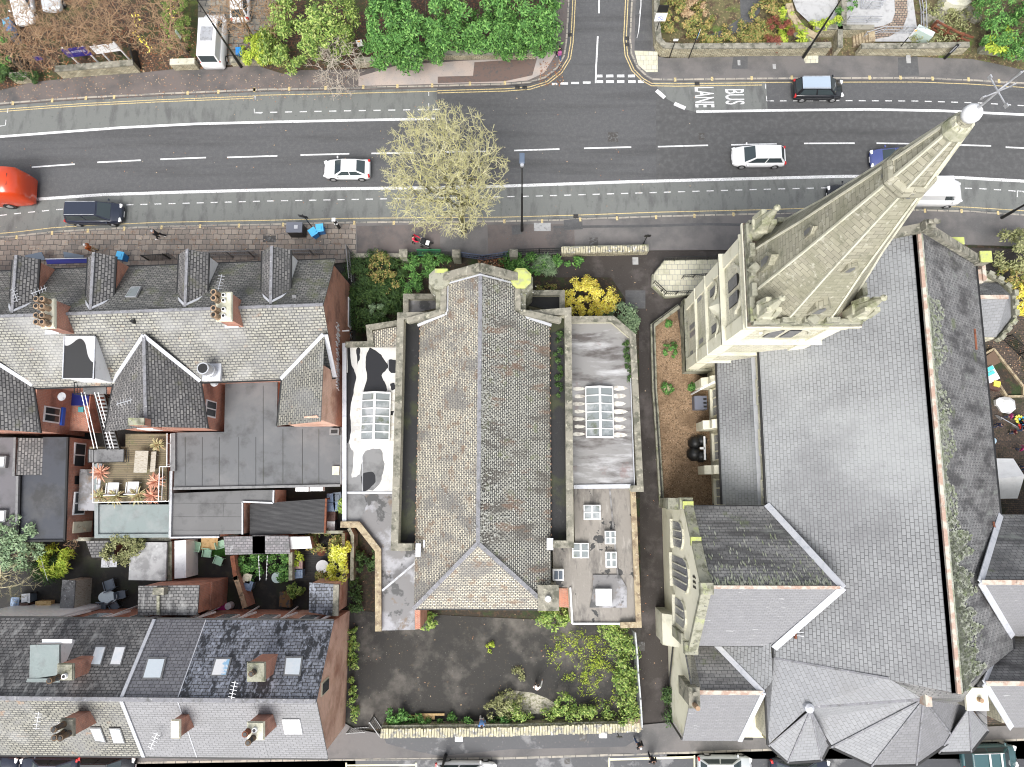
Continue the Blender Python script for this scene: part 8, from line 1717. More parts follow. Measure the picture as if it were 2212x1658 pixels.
b = B(); b.slab(WL('21', [(200, 545), (340, 515), (370, 580), (230, 600)], 1.2), .08); b.slab(WL('21', [(518, 512), (690, 545), (680, 565), (525, 562)], 1.2), .08); b.build('slatted_screen', grey_p, aw)
for i, (t, x, y, la) in enumerate((('22', 1250, 550, 'square stone pier at the left end of the chapel railings'), ('22', 1680, 555, 'square stone pier midway along the chapel railings'), ('22', 2145, 550, 'square stone pier right behind the bare tree'), )):
 c = W(t, x, y, .8); b = B(); b.box(c.x - .3, c.x + .3, c.y - .35, c.y + .35, 0, 1.5); o = b.build('stone_pier', mossy, label=la, cat='gate pier', group='piers of the chapel railings', origin=(c.x, c.y, 0)); b = B(); b.lathe((c.x, c.y, 1.5), [(.48, 0), (.48, .1), (.2, .2)], 4); b.build('cap', coping, o)
fence('chapel_railing', 'blue-black railing between the left and middle piers', [W('22', 1290, 560), W('22', 1640, 562)], .3, 1.1, black_m, .13, .04, 1)
fence('chapel_railing', 'bent blue-black railing between the middle and right piers', [W('22', 1720, 565), W('22', 1900, 590), W('22', 2100, 560)], .3, 1.1, mat('bluish_metal', (.08, .1, .16), .4), .13, .05, 1)
fence('chapel_railing', 'blue-black railing left of the rough stone wall', [W('23', 105, 540), W('23', 455, 530)], .3, 1.1, black_m, .13, .04, 1)
gwall('stone_wall', 'low mossy kerb wall at the pavement left of the chapel railings', [WL('22', [(835, 550), (1215, 550)], .4)], .3, .6, mossy, coping)
rw = gwall('stone_wall', 'rough stone wall with upright cock-and-hen coping right of the railings', [WL('23', [(465, 515), (1170, 500)], .5)], .5, 1.05, wallstone, mossy)
b = B(); rr = random.Random(5)
for p, d in along([W('23', 470, 507, 1.1), W('23', 1165, 492, 1.1)], .2): b.obox((p.x, p.y, 1.15), .15, .5 + rr.uniform(-.06, .06), .25 + rr.uniform(0, .1), rr.uniform(-.1, .1))
b.build('coping_stone', mat('rough_coping', (.5, .46, .32), .9, [(.2, 3, .48, .64), (.7, 5, .6, .66)]), rw)
bn = empty('bench', W('22', 1450, 540, 0), 'green bench behind the chapel railings', 'bench'); c = W('22', 1450, 530, .5)
b = B(); b.obox((c.x, c.y, .5), 2.0, .4, .06); b.build('seat', mat('green_paint', (.04, .2, .09), .5), bn); b = B(); b.obox((c.x, c.y + .2, .8), 2.0, .05, .4); b.build('backrest', MATS['green_paint'], bn)
for s in (-.8, .8): b = B(); b.obox((c.x + s, c.y, .25), .06, .4, .5); b.build('leg', black_m, bn)
pf = empty('raised_forecourt', W('23', 1500, 720, 0), 'raised cream flagged platform with iron railings beside the tower', 'platform')
P_ = WL('23', [(1208, 700), (1300, 580), (1880, 570), (1880, 700), (1640, 860), (1500, 872), (1310, 888), (1205, 790)], .5)
b = B(); b.prism(P_, 0, .42); b.build('retaining_wall', mossy, pf); c = sum(P_, Vector()) / len(P_); b = B(); b.prism([c + (p - c) * .95 for p in P_], .42, .52); b.build('paving', flags_pale, pf)
for i, (a, q) in enumerate((((1215, 700), (1300, 590)), ((1300, 590), (1870, 578)), ((1215, 780), (1310, 870)), ((1310, 870), (1530, 860)), ((1450, 735), (1690, 720)))):
 b = B(); rail(b, WL('23', [a, q], .5), .52, .95, posts=.9, mid=1, w=.05)
 for p, d in along(WL('23', [a, q], .52), .16): b.bar(p, p + Vector((0, 0, .9)), .02)
 b.build('railing', black_m, pf)
gwall('gravel_bed_wall', 'mossy kerb wall round the gravel bed left of the tower', [WL('23', [(1425, 965), (1210, 1125), (1225, 1658)], .3) + WL('33', [(1240, 300), (1285, 1040)], .3)], .3, .55, mossy, mossy)
fence('iron_railing', 'thin dark railing on the alley side of the gravel bed', WL('23', [(1420, 960), (1200, 1125), (1215, 1658)]) + WL('33', [(1230, 300), (1275, 1040)]), .3, .7, black_m, 0, .035, 1)
b = B(); b.prism(WL('33', [(1305, 50), (1362, 50), (1362, 105), (1305, 105)], .3), 0, .3); b.build('planter', coping_tan, label='small square stone planter at the gravel bed edge', cat='planter')
ac = empty('air_unit', W('33', 1608, 198, 0), 'grey slotted unit standing on the gravel against the church wall', 'air unit'); c = W('33', 1608, 198, .9)
b = B(); b.box(c.x - .5, c.x + .5, c.y - .55, c.y + .55, .05, .9); b.build('casing', mat('slate_grey_paint', (.13, .14, .18), .5), ac, bevel=.03); b = B()
for k in range(3): b.box(c.x + .2, c.x + .45, c.y - .4 + k * .3, c.y - .25 + k * .3, .9, .92)
b.build('vent_slot', black_m, ac)
for i, (x, y, s, la) in enumerate(((1560, 530, .55, 'upper black sheeted bin bag lump in the gravel bed'), (1555, 620, .6, 'lower black sheeted lump in the gravel bed'), (1610, 640, .5, 'black lump nearest the white pipe in the gravel bed'), (1612, 510, .5, 'black square bin top beside the aisle window'))):
 c = W('33', x, y, .5); b = B(); b.lathe((c.x, c.y, 0), [(s * .9, 0), (s, .3), (s * .85, .7), (s * .4, .95)], 8); b.build('black_bag', felt_dark if False else black_m, smooth=True, label=la, cat='bag', origin=(c.x, c.y, 0))
b = B(); b.bar(W('33', 1636, 475, 1.1), W('33', 1642, 670, 1.1), .14, .1); b.bar(W('33', 1600, 573, 1.1), W('33', 1640, 573, 1.1), .16, .1); b.build('white_pipe', white, label='white pipe with a short branch above the black bags', cat='pipe')
sf = empty('sheeted_fence', W('43', 610, 500, 0), 'pale grey sheeted fence between the ivy hedge and the alley', 'fence'); b = B()
L_ = WL('43', [(598, 296), (608, 400), (612, 480), (622, 600), (630, 735)])
for a, c in zip(L_, L_[1:]): b.bar(a + Vector((0, 0, .9)), c + Vector((0, 0, .9)), .1, 1.7)
b.build('sheeting', mat('grey_sheeting', (.4, .42, .43), .5, [(.6, 4, .5, .66)]), sf)
for p in L_: b = B(); b.bar(p, p + Vector((0, 0, 1.85)), .08); b.build('post', grey_m, sf)
cw = gwall('stone_wall', 'long rubble wall with upright coping stones along the bottom of the car park', [WL('42', [(615, 772), (1250, 765)], .5) + WL('43', [(160, 762), (635, 750)], .5)], .7, .95, wallstone, mossy)
b = B(); rr = random.Random(9)
for p, d in along([W('42', 612, 790, 1.0), W('42', 1200, 782, 1.0), W('43', 160, 776, 1.0), W('43', 635, 762, 1.0)], .2): b.obox((p.x, p.y, 1.05), .16, .62 + rr.uniform(-.08, .08), .28 + rr.uniform(0, .12), rr.uniform(-.08, .08))
b.build('coping_stone', MATS['rough_coping'], cw)
b = B(); c = W('43', 612, 750, 1.2); b.box(c.x - .5, c.x + .5, c.y - .4, c.y + .4, 0, 1.2); b.build('end_pier', coping_tan, cw)
fence('metal_gate', 'narrow barred metal gate open beside the car park wall', [W('42', 572, 712), W('42', 618, 775)], 0, 1.5, grey_m, .14, .05, cat='gate')
fence('metal_gate', 'closed low barred gate between gable corner and car park', [W('42', 462, 768), W('42', 548, 762)], 0, 1.2, grey_m, .12, .04, cat='gate')
tb = empty('plank_pile', W('42', 820, 715, 0), 'pile of yellow planks lying by the car park wall', 'planks')
for i, (x0, y0, x1, y1) in enumerate(((740, 722, 855, 716), (745, 712, 860, 710), (790, 704, 905, 704), (800, 716, 860, 722), (750, 727, 840, 726))): b = B(); b.bar(W('42', x0, y0, .12 + i * .03), W('42', x1, y1, .12 + i * .03), .16, .06); b.build('plank', pine, tb)
for i, (t, x, y, m_, la) in enumerate((('43', 462, 795, white, 'white lidded box on the bottom pavement against the stone wall'), ('42', 974, 812, white, 'white tipped object under the stone wall near the street lamp'))):
 c = W(t, x, y, .4); b = B(); b.box(c.x - .3, c.x + .3, c.y - .28, c.y + .28, KZ, .5); b.build('utility_box', m_, label=la, cat='box', bevel=.04)
def bin_(la, t, x, y, rz, m_, lid, z=0.0, h=1.05, w_=.58, name='wheelie_bin', grp=None, hs=None):
 c = W(t, x, y, z + h); o = empty(name, (c.x, c.y, z), la, 'bin', grp, RAD(rz))
 def add(nm, b, mm, bev=.03): q = b.build(nm, mm, bevel=bev); q.parent = o; q.location = (0, 0, 0)
 b = B(); s = w_ / 2; s2 = s * .8; V_ = [(-s2, -s2, .08), (s2, -s2, .08), (s2, s2, .08), (-s2, s2, .08), (-s, -s, h - .06), (s, -s, h - .06), (s, s * 1.15, h - .06), (-s, s * 1.15, h - .06)]
 b.add(V_, [(3, 2, 1, 0), (4, 5, 6, 7), (0, 1, 5, 4), (1, 2, 6, 5), (2, 3, 7, 6), (3, 0, 4, 7)]); add('body', b, m_)
 b = B(); b.prism([(-s * 1.08, -s * 1.12), (s * 1.08, -s * 1.12), (s * 1.08, s * 1.25), (-s * 1.08, s * 1.25)], h - .06, h); b.prism([(-s * .6, -s * .6), (s * .6, -s * .6), (s * .6, s * .6), (-s * .6, s * .6)], h, h + .04); add('lid', b, lid, .02)
 for k in (-1, 1): b = B(); b.tube((k * s2 * .8, s2 + .06, .1), (k * s2, s2 + .06, .1), .1, .1, 10); add('wheel', b, rubber, 0)
 return o
bin_('bright blue wheelie bin nearer the terrace, turned at an angle', '22', 495, 350, 35, blue_p, blue_l, KZ); bin_('bright blue wheelie bin nearer the kerb, square to it', '22', 550, 318, 8, blue_p, blue_l, KZ)
bin_('blue wheelie bin in front of the second dormer', '21', 980, 545, -10, blue_p, blue_l)
bin_('light blue bin, upper of the pair under the top left car', '11', 50, 180, 20, blue_p, blue_l); bin_('deep blue bin, lower of the pair under the top left car', '11', 60, 222, 25, blue_p, blue_p)
bin_('grey bin below the blue pair at the far left', '11', 95, 290, 25, grey_p, grey_p)
bin_('blue box bin on the drive right of the camper van', '11', 1962, 418, 5, blue_p, blue_p, h=.6)
c = W('22', 350, 318, KZ + 1.2); lb = empty('litter_bin', (c.x, c.y, KZ), 'large dark street bin with a pale square badge on its top', 'bin'); b = B(); b.box(c.x - .68, c.x + .6, c.y - .42, c.y + .42, KZ, KZ + 1.25); b.build('body', black_m, lb, bevel=.05); b = B(); b.box(c.x - .7, c.x + .62, c.y - .44, c.y + .44, KZ + 1.25, KZ + 1.32); b.build('lid', mat('dusty_lid', (.14, .15, .18), .4), lb); b = B(); b.box(c.x - .05, c.x + .25, c.y - .12, c.y + .2, KZ + 1.32, KZ + 1.33); b.build('badge', galv, lb)
for t, x, y, rz, m_, l_, la in (('32', 645, 985, 3, greyb_p, greyb_p, 'blue-grey bin at the top of the row beside the corrugated shelter'), ('32', 695, 975, 5, greyb_p, grey_p, 'blue-grey bin tucked behind the top one of the row against the wall'), ('32', 645, 1055, 0, greyb_p, greyb_p, 'second blue-grey bin down beside the corrugated shelter'), ('32', 700, 1050, 12, greyb_p, greyb_p, 'tilted blue-grey bin by the wall ivy'), ('32', 645, 1135, 0, brown_p, brown_p, 'dark brown bin third down beside the corrugated shelter'), ('32', 640, 1215, 0, grey_p, white, 'bin with a shiny white bag on it at the foot of the row'), ('31', 1530, 1445, 0, grey_p, brown_p, 'brown lidded bin at the top of three by the whitewashed wall'), ('31', 1530, 1510, 0, greyb_p, greyb_p, 'blue-grey bin in the middle of three by the whitewashed wall'), ('31', 1525, 1575, 0, greyb_p, grey_p, 'grey-blue bin at the bottom of three by the whitewashed wall'), ('31', 865, 1515, 0, grey_p, galv, 'left of two pale grey bins under the slate store'), ('31', 925, 1512, 0, grey_p, galv, 'right of two pale grey bins under the slate store'),
 ('32', 375, 1535, 3, brown_p, mat('pinkish_lid', (.35, .22, .2), .5), 'pinkish brown lidded bin beside the timber fence'), ('32', 375, 1603, 3, greyb_p, greyb_p, 'blue-grey lidded bin beside the timber fence'), ('41', 210, 275, 5, grey_p, galv, 'grey bin with a pale lid near the yellow pallet'), ('41', 120, 305, 0, grey_p, greyb_p, 'dark blue-grey bin at the lower left back yard'), ('41', 195, 345, 8, brown_p, brown_p, 'red-brown bin just left of the yellow pallet'), ('41', 2025, 110, -15, grey_p, cream_paint, 'cream lidded bin leaning by the terracotta capped wall'), ('41', 2035, 170, -15, grey_p, greyb_p, 'blue-grey bin below the cream lidded one')):
 bin_(la, t, x, y, rz, m_, l_, w_=.62)
def ftable(la, t, x, y, rx_, ry_, m_, z=0.0, h=.72, round_=True, name='garden_table'):
 c = W(t, x, y, z + h); o = empty(name, (c.x, c.y, z), la, 'table'); b = B(); n = 20
 P_ = [(c.x + rx_ * math.cos(2 * math.pi * k / n), c.y + ry_ * math.sin(2 * math.pi * k / n)) for k in range(n)] if round_ else [(c.x - rx_, c.y - ry_), (c.x + rx_, c.y - ry_), (c.x + rx_, c.y + ry_), (c.x - rx_, c.y + ry_)]
 b.prism(P_, z + h - .04, z + h); b.build('tabletop', m_, o)
 for sx in (-.6, .6):
  for sy in (-.6, .6): b = B(); b.bar((c.x + sx * rx_, c.y + sy * ry_, z), (c.x + sx * rx_, c.y + sy * ry_, z + h - .04), .05); b.build('leg', m_, o)
ftable('white oval plastic garden table in the lower left yard', '41', 883, 262, .74, .47, mat('bluish_white_plastic', (.68, .78, .82), .4, [(.5, 4, .58, .66)]))
ftable('round white garden table in the decked yard', '32', 573, 1545, .5, .5, white); ftable('small round pale grey table left of the timber fence', '42', 115, 58, .42, .42, mat('greenish_white', (.5, .62, .6), .5)); ftable('slatted wooden table between the mint green chairs', '31', 1717, 1355, .65, .45, pine, round_=False); ftable('long slatted timber picnic table on the roof terrace', '31', 1157, 684, .5, .82, timber, 3.0, round_=False)
b = B(); a, c = W('31', 1242, 600, 3.45), W('31', 1270, 768, 3.45); bn = empty('bench', ((a.x + c.x) / 2, (a.y + c.y) / 2, 3), 'narrow slatted timber bench beside the picnic table', 'bench'); b.box(a.x, c.x, c.y, a.y, 3.4, 3.45); b.build('seat', timber, bn)
for y in (a.y - .25, c.y + .25): b = B(); b.box(a.x + .03, c.x - .03, y - .04, y + .04, 3.0, 3.4); b.build('leg', timber, bn)
def chair(la, t, x, y, rz, m_, z=0.0, s=.5, name='garden_chair', grp=None):
 c = W(t, x, y, z + .45); o = empty(name, (c.x, c.y, z), la, 'chair', grp, RAD(rz))
 def add(nm, b): q = b.build(nm, m_); q.parent = o; q.location = (0, 0, 0)
 b = B(); b.obox((0, 0, .44), s, s, .04); add('seat', b); b = B(); b.obox((0, -s * .55, .68), s, .05, .48, tilt=Matrix.Rotation(.25, 3, 'X')); add('backrest', b)
 for i in (-1, 1):
  b = B(); b.obox((i * s * .5, 0, .64), .05, s * .9, .04); add('armrest', b)
  for j in (-1, 1): b = B(); b.obox((i * s * .45, j * s * .42, .22), .04, .04, .44); add('leg', b)
for t, x, y, rz, m_, z, s, la in (('31', 1615, 1378, 80, mint, 0, .7, 'wide mint green chair left of the slatted table'), ('31', 1702, 1435, 175, mint, 0, .62, 'mint green chair just below the slatted table'), ('31', 1795, 1498, 160, mint, 0, .62, 'lowest mint green chair on the dark yard'), ('31', 1822, 1362, -70, mint, 0, .55, 'mint green chair squeezed against the lilac roof'), ('31', 928, 902, 0, white, 3.0, .85, 'left hand white lounge seat on the roof terrace'), ('31', 1092, 895, 0, white, 3.0, .85, 'right hand white lounge seat on the roof terrace'), ('41', 900, 160, 20, grey_p, 0, .75, 'grey chair above the white oval table'), ('41', 1000, 240, -80, grey_p, 0, .55, 'grey chair right of the white oval table'), ('41', 840, 340, 180, grey_p, 0, .6, 'grey chair below left of the white oval table'), ('41', 940, 335, 215, grey_p, 0, .6, 'grey chair below right of the white oval table')):
 chair(la, t, x, y, rz, m_, z, s)
sheet('turf_mat', WL('31', [(1745, 1345), (1850, 1380), (1855, 1460), (1735, 1465)]), .02, turf, kind=None, label='bright green turf mat beside the mint chairs', cat='mat')
pl = empty('pallet', W('41', 360, 335, 0), 'yellow timber pallet stack in the lower left yard', 'pallet')
for k in range(6): b = B(); a, c = W('41', 305, 302 + k * 13, .9), W('41', 418, 302 + k * 13, .9); b.bar(a, c, .13, .05); b.build('slat', pine, pl)
b = B(); c = W('41', 362, 335, .5); b.obox((c.x, c.y, .42), 1.0, .8, .8); b.build('stack', pine, pl)
c = W('41', 1820, 347, .4); b = B(); b.box(c.x - .42, c.x + .42, c.y - .3, c.y + .3, 0, .4); o = b.build('storage_box', mat('magenta_plastic', (.6, .03, .25), .4), label='magenta plastic box in the dark yard', cat='box', bevel=.04)
b = B(); c = W('41', 1875, 335, .5); b.tube((c.x, c.y, 0), (c.x, c.y, .6), .28, .26, 14); b.build('gas_bottle', white, label='white round canister beside the magenta box', cat='canister')
b = B(); c = W('32', 565, 1420, .4); b.lathe((c.x, c.y, 0), [(.28, 0), (.36, .45)], 14); b.build('plant_pot', rust, label='round terracotta pot in the shrubby decked yard', cat='pot')
b = B(); c = W('32', 650, 1400, .3); b.lathe((c.x, c.y, 0), [(.16, 0), (.16, .4)], 10); b.build('plant_pot', blue_l, label='small light blue pot under the brown-green shrub', cat='pot')
b = B(); c = W('42', 135, 160, .5); b.prism(WL('42', [(128, 125), (178, 122), (178, 200), (126, 195)], .7), 0, .7); b.build('compost_heap', mat('brown_heap', (.16, .09, .04), .95, [(.06, 5, .5, .6)]), label='square brown compost heap against the back wall', cat='compost heap')
sheet('yard_decking', WL('32', [(330, 1400), (740, 1410), (740, 1658), (320, 1658)]), .06, mat('dark_decking', .05, .7, brick=((.06, .055, .05), (.04, .04, .04), .012, 3, .15, .012)))
for i, (t, p0, p1, la) in enumerate((('32', (48, 1450), (60, 1658), 'left string of white yard lights below the lilac roof'), ('32', (122, 1450), (112, 1658), 'right string of white yard lights below the lilac roof'), ('31', (335, 1470), (390, 1658), 'thin pale washing line beside the fan palm'))):
 a, c = W(t, *p0, 2.2), W(t, *p1, 2.2); b = B(); b.bar(a, c, .025); o = b.build('wire', galv, label=la, cat='line')
 if i < 2:
  b = B()
  for k in range(7): q = a.lerp(c, (k + .5) / 7); b.lathe(q - Vector((0, 0, .08)), [(.02, 0), (.06, .04), (.02, .1)], 6)
  b.build('light_bulb', white, o)
for la, pts, m_ in (('long timber edged planting bed at the right of the church', [(1830, 1370), (1930, 1310), (2176, 1620), (2176, 1700), (2040, 1700)], timber), ):
 P_ = WL('24', pts, .4); o = empty('timber_bed', P_[0], la, 'planter'); b = B()
 for a, c in zip(P_, P_[1:]): b.bar((a.x, a.y, .2), (c.x, c.y, .2), .16, .4)
 b.bar((P_[0].x, P_[0].y, .2), (P_[-1].x, P_[-1].y, .2), .16, .4); b.build('edging', coping_tan, o); b = B(); b.prism(P_, 0, .2); b.build('soil', soil, o)
 b = B(); b.prism(WL('24', [(1845, 1385), (1930, 1325), (1985, 1420), (1890, 1470)], .45), .2, .45); b.build('cover_board', mat('brown_boards', (.14, .09, .06), .8), o)
fence('iron_railing', 'green-black railing crossing the corner above the timber bed', [W('24', 1990, 1225), W('24', 2176, 1400), W('24', 2240, 1460)], 0, 1.3, black_m, .16, .04)
cr = empty('toy_crate', W('24', 1900, 1520, 0), 'crate of turquoise and white toys by the church wall', 'crate'); c = W('24', 1900, 1520, .4)
b = B(); b.obox((c.x, c.y, .25), .95, 1.2, .5, RAD(25)); b.build('crate', white, cr); b = B(); b.obox((c.x - .15, c.y + .4, .55), .7, .3, .12, RAD(25)); b.obox((c.x - .05, c.y + .05, .55), .6, .25, .1, RAD(25)); b.build('toy', mat('turquoise', (.1, .55, .55), .4), cr)
cr = empty('toy_crate', W('24', 1930, 1600, 0), 'red-brown crate with a yellow toy by the church wall', 'crate'); c = W('24', 1925, 1600, .4)
b = B(); b.obox((c.x, c.y, .22), 1.1, .9, .44, RAD(-15)); b.build('crate', brown_p, cr); b = B(); b.obox((c.x + .2, c.y, .5), .5, .45, .14, RAD(-15)); b.build('toy', mat('yellow_plastic', (.8, .7, .1), .4), cr)
b = B(); c = W('34', 2045, 215, .4); b.lathe((c.x, c.y, 0), [(.7, 0), (.75, .25), (.4, .55), (.1, .6)], 7); b.lathe((c.x - .5, c.y + .2, 0), [(.4, 0), (.4, .3), (.1, .45)], 6); b.build('white_sack', white, label='crumpled white sack near the timber bed', cat='sack')
for i, (x, y, m_, la) in enumerate(((2135, 335, 'yellow_plastic', 'yellow windmill flower toy at the right edge'), (2165, 350, 'light_blue_plastic', 'light blue windmill flower toy at the right edge'), (2165, 385, 'red_toy', 'red windmill flower toy at the right edge'))):
 if m_ == 'red_toy': mat('red_toy', (.7, .05, .03), .4)
 c = W('34', x, y, .6); b = B(); b.tube((c.x, c.y, 0), (c.x, c.y, .6), .03, .03, 6); o = b.build('flower_toy', white, label=la, cat='toy', group='windmill flower toys')
 b = B()
 for k in range(8): a = k * math.pi / 4; b.obox((c.x + .22 * math.cos(a), c.y + .22 * math.sin(a), .62), .26, .16, .05, a)
 b.build('petal', MATS[m_], o)
mq = empty('marquee', W('34', 2030, 820, 0), 'white canvas marquee against the east side of the church', 'marquee')
q = {k: W('34', x, y, z) for k, x, y, z in (('a', 1880, 655, 2.2), ('b', 2095, 658, 2.2), ('c', 2158, 800, 3.2), ('d', 1880, 830, 3.2), ('e', 2118, 985, 2.2), ('f', 1880, 990, 2.2))}
q['b'].x = q['e'].x = q['c'].x = (q['b'].x + q['e'].x) / 2
b = B(); b.slab([q['a'], q['b'], q['c'], q['d']], .04); b.slab([q['d'], q['c'], q['e'], q['f']], .04); b.build('canopy', mat('canvas', .8, .7, [(.7, 2, .5, .7)]), mq)
b = B(); b.prism([(q['a'].x, q['a'].y - .1), (q['b'].x - .1, q['b'].y - .1), (q['e'].x - .1, q['e'].y + .1), (q['f'].x, q['f'].y + .1)], .05, 2.12); b.build('side_wall', mat('cream_canvas', (.55, .54, .46), .8), mq)
# people
skin = mat('skin', (.55, .33, .24), .6); hairm = mat('dark_hair', (.02, .015, .012), .7); shoe_w = mat('pale_shoes', .6, .6); shoe_b = mat('dark_shoes', .02, .6)
def skinmesh(name, chains, m, parent, root=0, sub=1):
 """chains: lists of (x, y, z, r); points with equal xyz are merged"""
 vs, rs, es, idx = [], [], [], {}
 for ch in chains:
  last = None
  for x, y, z, r in ch:
   k = (round(x, 3), round(y, 3), round(z, 3))
   if k not in idx: idx[k] = len(vs); vs.append((x, y, z)); rs.append(r)
   if last is not None and last != idx[k]: es.append((last, idx[k]))
   last = idx[k]
 me = bpy.data.meshes.new(name); me.from_pydata(vs, es, []); o = bpy.data.objects.new(name, me); COL.objects.link(o); me.materials.append(m)
 md = o.modifiers.new('skin', 'SKIN'); md.use_smooth_shade = True
 for i, sv in enumerate(me.skin_vertices[0].data): sv.radius = (rs[i], rs[i]); sv.use_root = (i == root)
 sm = o.modifiers.new('sub', 'SUBSURF'); sm.levels = sub; sm.render_levels = sub
 o.parent = parent; return o
def person(la, p, face, top, legs, stride=.28, arm=.25, h=1.72, hair=hairm, shoe=shoe_b, hood=None, pushing=False, lean=.06, bag=None, grp='people walking about', z=0.0, skirt=False):
 o = empty('person', (p.x, p.y, z), la, 'person', grp, RAD(face)); o.scale = (h / 1.72,) * 3
 ph = []
 S = lambda v: v
 hip, kn, an = .92, .50, .09
 pel = (0, 0, .93, .14); ab = (lean * .4, 0, 1.12, .135); chst = (lean, 0, 1.32, .15); nk = (lean * 1.2, 0, 1.48, .06); hd = (lean * 1.5, 0, 1.62, .105); ht = (lean * 1.5, 0, 1.70, .075)
 face_pt = (lean * 1.5 + .09, 0, 1.61, .03)
 legc, armc, handc = [], [], []
 for s in (-1, 1):
  f = s * stride
  legc.append([(0, s * .1, .9, .1), (f * .55 + .04, s * .1, kn, .065), (f, s * .1, an, .045), (f + .16, s * .11, .04, .035)])
  a = -s * arm
  if pushing: w = (.52, s * .17, 1.02)
  else: w = (lean + a * 1.1 + .06, s * .26, .86)
  e = (lean + (.2 if pushing else a * .4 - .03), s * .25, 1.1)
  armc.append([(lean, s * .17, 1.40, .065), (e[0], e[1], e[2], .047), (w[0], w[1], w[2], .034)])
  hnd = [(w[0], w[1], w[2], .034), (w[0] + .03, w[1], w[2] - .07, .036)]
  fing = [[hnd[1], (w[0] + .03 + .012 * k, w[1] + (k - 1.5) * .014, w[2] - .12, .010), (w[0] + .045 + .014 * k, w[1] + (k - 1.5) * .016, w[2] - .155 - (.012 if k in (1, 2) else 0), .008)] for k in range(4)]
  fing.append([hnd[0], (w[0] + .045, w[1] - s * .03, w[2] - .045, .011), (w[0] + .07, w[1] - s * .035, w[2] - .08, .009)])
  handc += [hnd] + fing
 torso = [pel, ab, chst, nk, hd, ht]
 skinmesh('body', [torso, [hd, face_pt]] + [[pel] + l for l in legc] + [[chst] + a for a in armc] + handc, skin, o)
 g = 1.16
 skinmesh('jacket', [[(0, 0, .84, .165), (ab[0], 0, 1.12, .165), (chst[0], 0, 1.32, .18), (nk[0], 0, 1.45, .085)]] + [[(chst[0], 0, 1.32, .18)] + [(x, y, zz, r * 1.35) for x, y, zz, r in a] for a in armc], top, o)
 skinmesh('trousers', [[(0, 0, .93, .15), (0, 0, .88, .15)]] + [[(0, 0, .88, .15)] + [(x, y, zz, r * 1.25) for x, y, zz, r in l[:3]] for l in legc], legs, o)
 for l in legc:
  b = B(); b.obox((l[3][0] - .05, l[3][1], .045), .27, .1, .09); q = b.build('shoe', shoe, bevel=.03); q.parent = o; q.location = (0, 0, 0)
 if hood:
  skinmesh('hood', [[(hd[0] - .03, 0, 1.58, .13), (hd[0] - .02, 0, 1.68, .115), (hd[0], 0, 1.74, .06)]], hood, o)
 else:
  skinmesh('hair', [[(hd[0] - .04, 0, 1.56, .09), (hd[0] - .02, 0, 1.68, .11), (hd[0], 0, 1.74, .07)]], hair, o)
 if bag:
  b = B(); b.obox((-.22, 0, 1.22), .2, .32, .45); q = b.build('backpack', bag, bevel=.05); q.parent = o; q.location = (0, 0, 0)
 return o
c_ = lambda n, c: mat(n, c, .8)
blk_c = c_('black_cloth', (.012, .012, .015)); navy_c = c_('navy_cloth', (.02, .025, .06)); wht_c = c_('white_cloth', .75); rust_c = c_('rust_cloth', (.42, .1, .02)); red_c = c_('red_cloth', (.6, .02, .06)); blue_c = c_('blue_cloth', (.15, .3, .6)); mag_c = c_('magenta_cloth', (.4, .02, .16)); blond = mat('white_hair', .75, .8); grey_c = c_('grey_cloth', (.5, .5, .52)); denim = c_('denim', (.06, .09, .18))
person('person in black with a grey hood striding left on the paving flags', W('21', 1335, 400, KZ), 185, blk_c, blk_c, .38, .3, hood=grey_c, shoe=shoe_w, z=KZ)
person('person in a rust coloured coat and white hat near the second dormer', W('21', 795, 512, KZ), 178, rust_c, c_('tan_cloth', (.5, .4, .25)), .15, .12, hood=wht_c, z=KZ)
pp = W('22', 1335, 440, KZ); person('person in a red jacket pushing a black pushchair under the bare tree', pp, -15, red_c, blk_c, .2, .1, pushing=True, z=KZ)
pc = empty('pushchair', W('22', 1385, 455, KZ), 'black pushchair with white trim pushed by the person in red', 'pushchair', None, RAD(-15)); pc.location = (pp.x + .95, pp.y - .22, KZ)
def pa(b, n, m_, bev=0): q = b.build(n, m_, bevel=bev); q.parent = pc; q.location = (0, 0, 0)
b = B(); b.obox((0, 0, .55), .75, .48, .3); pa(b, 'seat', blk_c, .06); b = B(); b.obox((-.15, 0, .85), .4, .5, .35); pa(b, 'hood', blk_c, .1); b = B(); b.obox((.2, 0, .73), .3, .4, .1); pa(b, 'blanket', wht_c, .03)
for s in (-1, 1):
 b = B(); b.bar((-.45, s * .24, 1.0), (.35, s * .24, .2), .03); pa(b, 'frame', galv)
 for x in (-.3, .42): b = B(); b.tube((x, s * .24, .14), (x, s * .29, .14), .14, .14, 12); pa(b, 'wheel', rubber)
b = B(); b.bar((-.45, -.24, 1.0), (-.45, .24, 1.0), .035); pa(b, 'handle', black_m)
person('person in a dark coat with a pink backpack at the side road corner', W('13', 440, 490, KZ), 100, blk_c, denim, .25, .2, shoe=shoe_w, bag=c_('pink_cloth', (.4, .1, .25)), z=KZ)
person('person in a white shirt bending in the middle of the car park', W('43', 148, 568, 0), 75, wht_c, blk_c, .12, .3, lean=.3)
person('person in pale blue at the weeds beside the rubble heap', W('42', 1083, 712, 0), -80, blue_c, wht_c, .1, .2, lean=.22)
person('person with pale hair in a dark coat walking on the bottom pavement', W('43', 622, 822, KZ), -60, blk_c, denim, .25, .2, hair=blond, shoe=shoe_w, z=KZ)
person('person all in black stepping over the cream parking line', W('43', 683, 890, 0), -80, blk_c, blk_c, .2, .15)
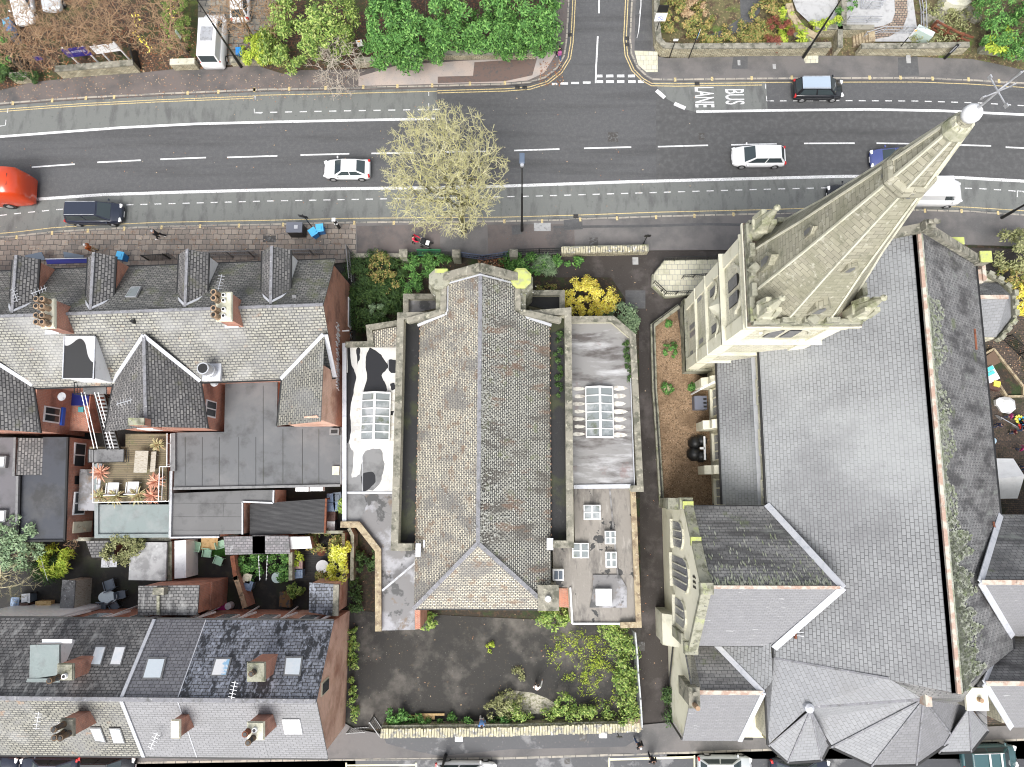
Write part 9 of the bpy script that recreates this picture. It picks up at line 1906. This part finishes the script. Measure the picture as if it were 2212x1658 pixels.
for x, y, f, tc, h_, la in ((1920, 392, 20, navy_c, 1.2, 'child in a navy coat with a red sleeve nearest the church wall'), (2015, 315, -30, mag_c, 1.15, 'child in pink riding towards the windmill flower toys'), (2110, 420, 10, navy_c, 1.7, 'person in dark clothes bending behind the flower toys'), (2055, 445, 180, c_('maroon_cloth', (.15, .02, .03)), 1.1, 'child in maroon between the other children'), (2105, 585, 120, mag_c, 1.3, 'child in magenta above the marquee'), (2135, 740, 60, c_('blush_cloth', (.6, .3, .3)), 1.5, 'person in pale pink beside the marquee')):
 person(la, W('34', x, y, 0), f, tc, denim, .15, .2, h=h_)
b = B(); c = W('34', 1915, 512, .2); b.lathe((c.x, c.y, 0), [(.05, 0), (.28, .14), (.3, .28), (.2, .45), (.04, .52)], 12); b.build('ball', mat('pale_ball', (.5, .65, .75), .3), smooth=True, label='pale blue ball on the dark ground by the church wall', cat='ball')
b = B(); c = W('34', 2050, 350, .4); b.bar(c - Vector((.6, -.3, 0)), c + Vector((.7, -.5, 0)), .06); b.tube(c + Vector((.7, -.5, -.35)), c + Vector((.72, -.48, -.35)), .3, .3, 12); b.tube(c + Vector((-.6, .3, -.35)), c + Vector((-.58, .32, -.35)), .3, .3, 12); b.build('tricycle', galv, label='silver framed toy scooter under the child in pink', cat='scooter')
# camera, sky, sun
cam = bpy.data.cameras.new('camera'); cam.sensor_width = 36.0; cam.lens = CF / 2212 * 36.0; cam.clip_end = 1000; cam.clip_start = 1
co = bpy.data.objects.new('camera', cam); COL.objects.link(co)
co.matrix_world = Matrix.Translation((0, 0, CH)) @ CM.to_4x4()
SC.camera = co
SUN_AZ, SUN_EL = RAD(194), RAD(56)      # compass-like: measured clockwise from +Y; low over the lower-left corner
w = bpy.data.worlds.new('World'); SC.world = w; w.use_nodes = True
nt = w.node_tree; bg = nt.nodes['Background']
sky = nt.nodes.new('ShaderNodeTexSky'); sky.sky_type = 'NISHITA'; sky.sun_disc = False
sky.sun_elevation = SUN_EL; sky.sun_rotation = SUN_AZ; sky.air_density = 1.0; sky.dust_density = 4.0
hs = nt.nodes.new('ShaderNodeHueSaturation'); hs.inputs['Saturation'].default_value = 0.35
nt.links.new(sky.outputs[0], hs.inputs['Color']); nt.links.new(hs.outputs[0], bg.inputs['Color'])
bg.inputs['Strength'].default_value = 0.13
sl = bpy.data.lights.new('sun', 'SUN'); sl.energy = 1.5; sl.angle = RAD(36); sl.color = (1, 0.985, 0.96)
so = bpy.data.objects.new('sun', sl); COL.objects.link(so)
d = Vector((math.sin(SUN_AZ) * math.cos(SUN_EL), math.cos(SUN_AZ) * math.cos(SUN_EL), math.sin(SUN_EL)))
so.rotation_euler = d.to_track_quat('Z', 'Y').to_euler(); so.location = (0, 0, 60)
SC.view_settings.view_transform = 'Standard'; SC.view_settings.look = 'None'; SC.view_settings.gamma = 1
SC.view_settings.exposure = 0.95
SC.cycles.filter_width = 1.1
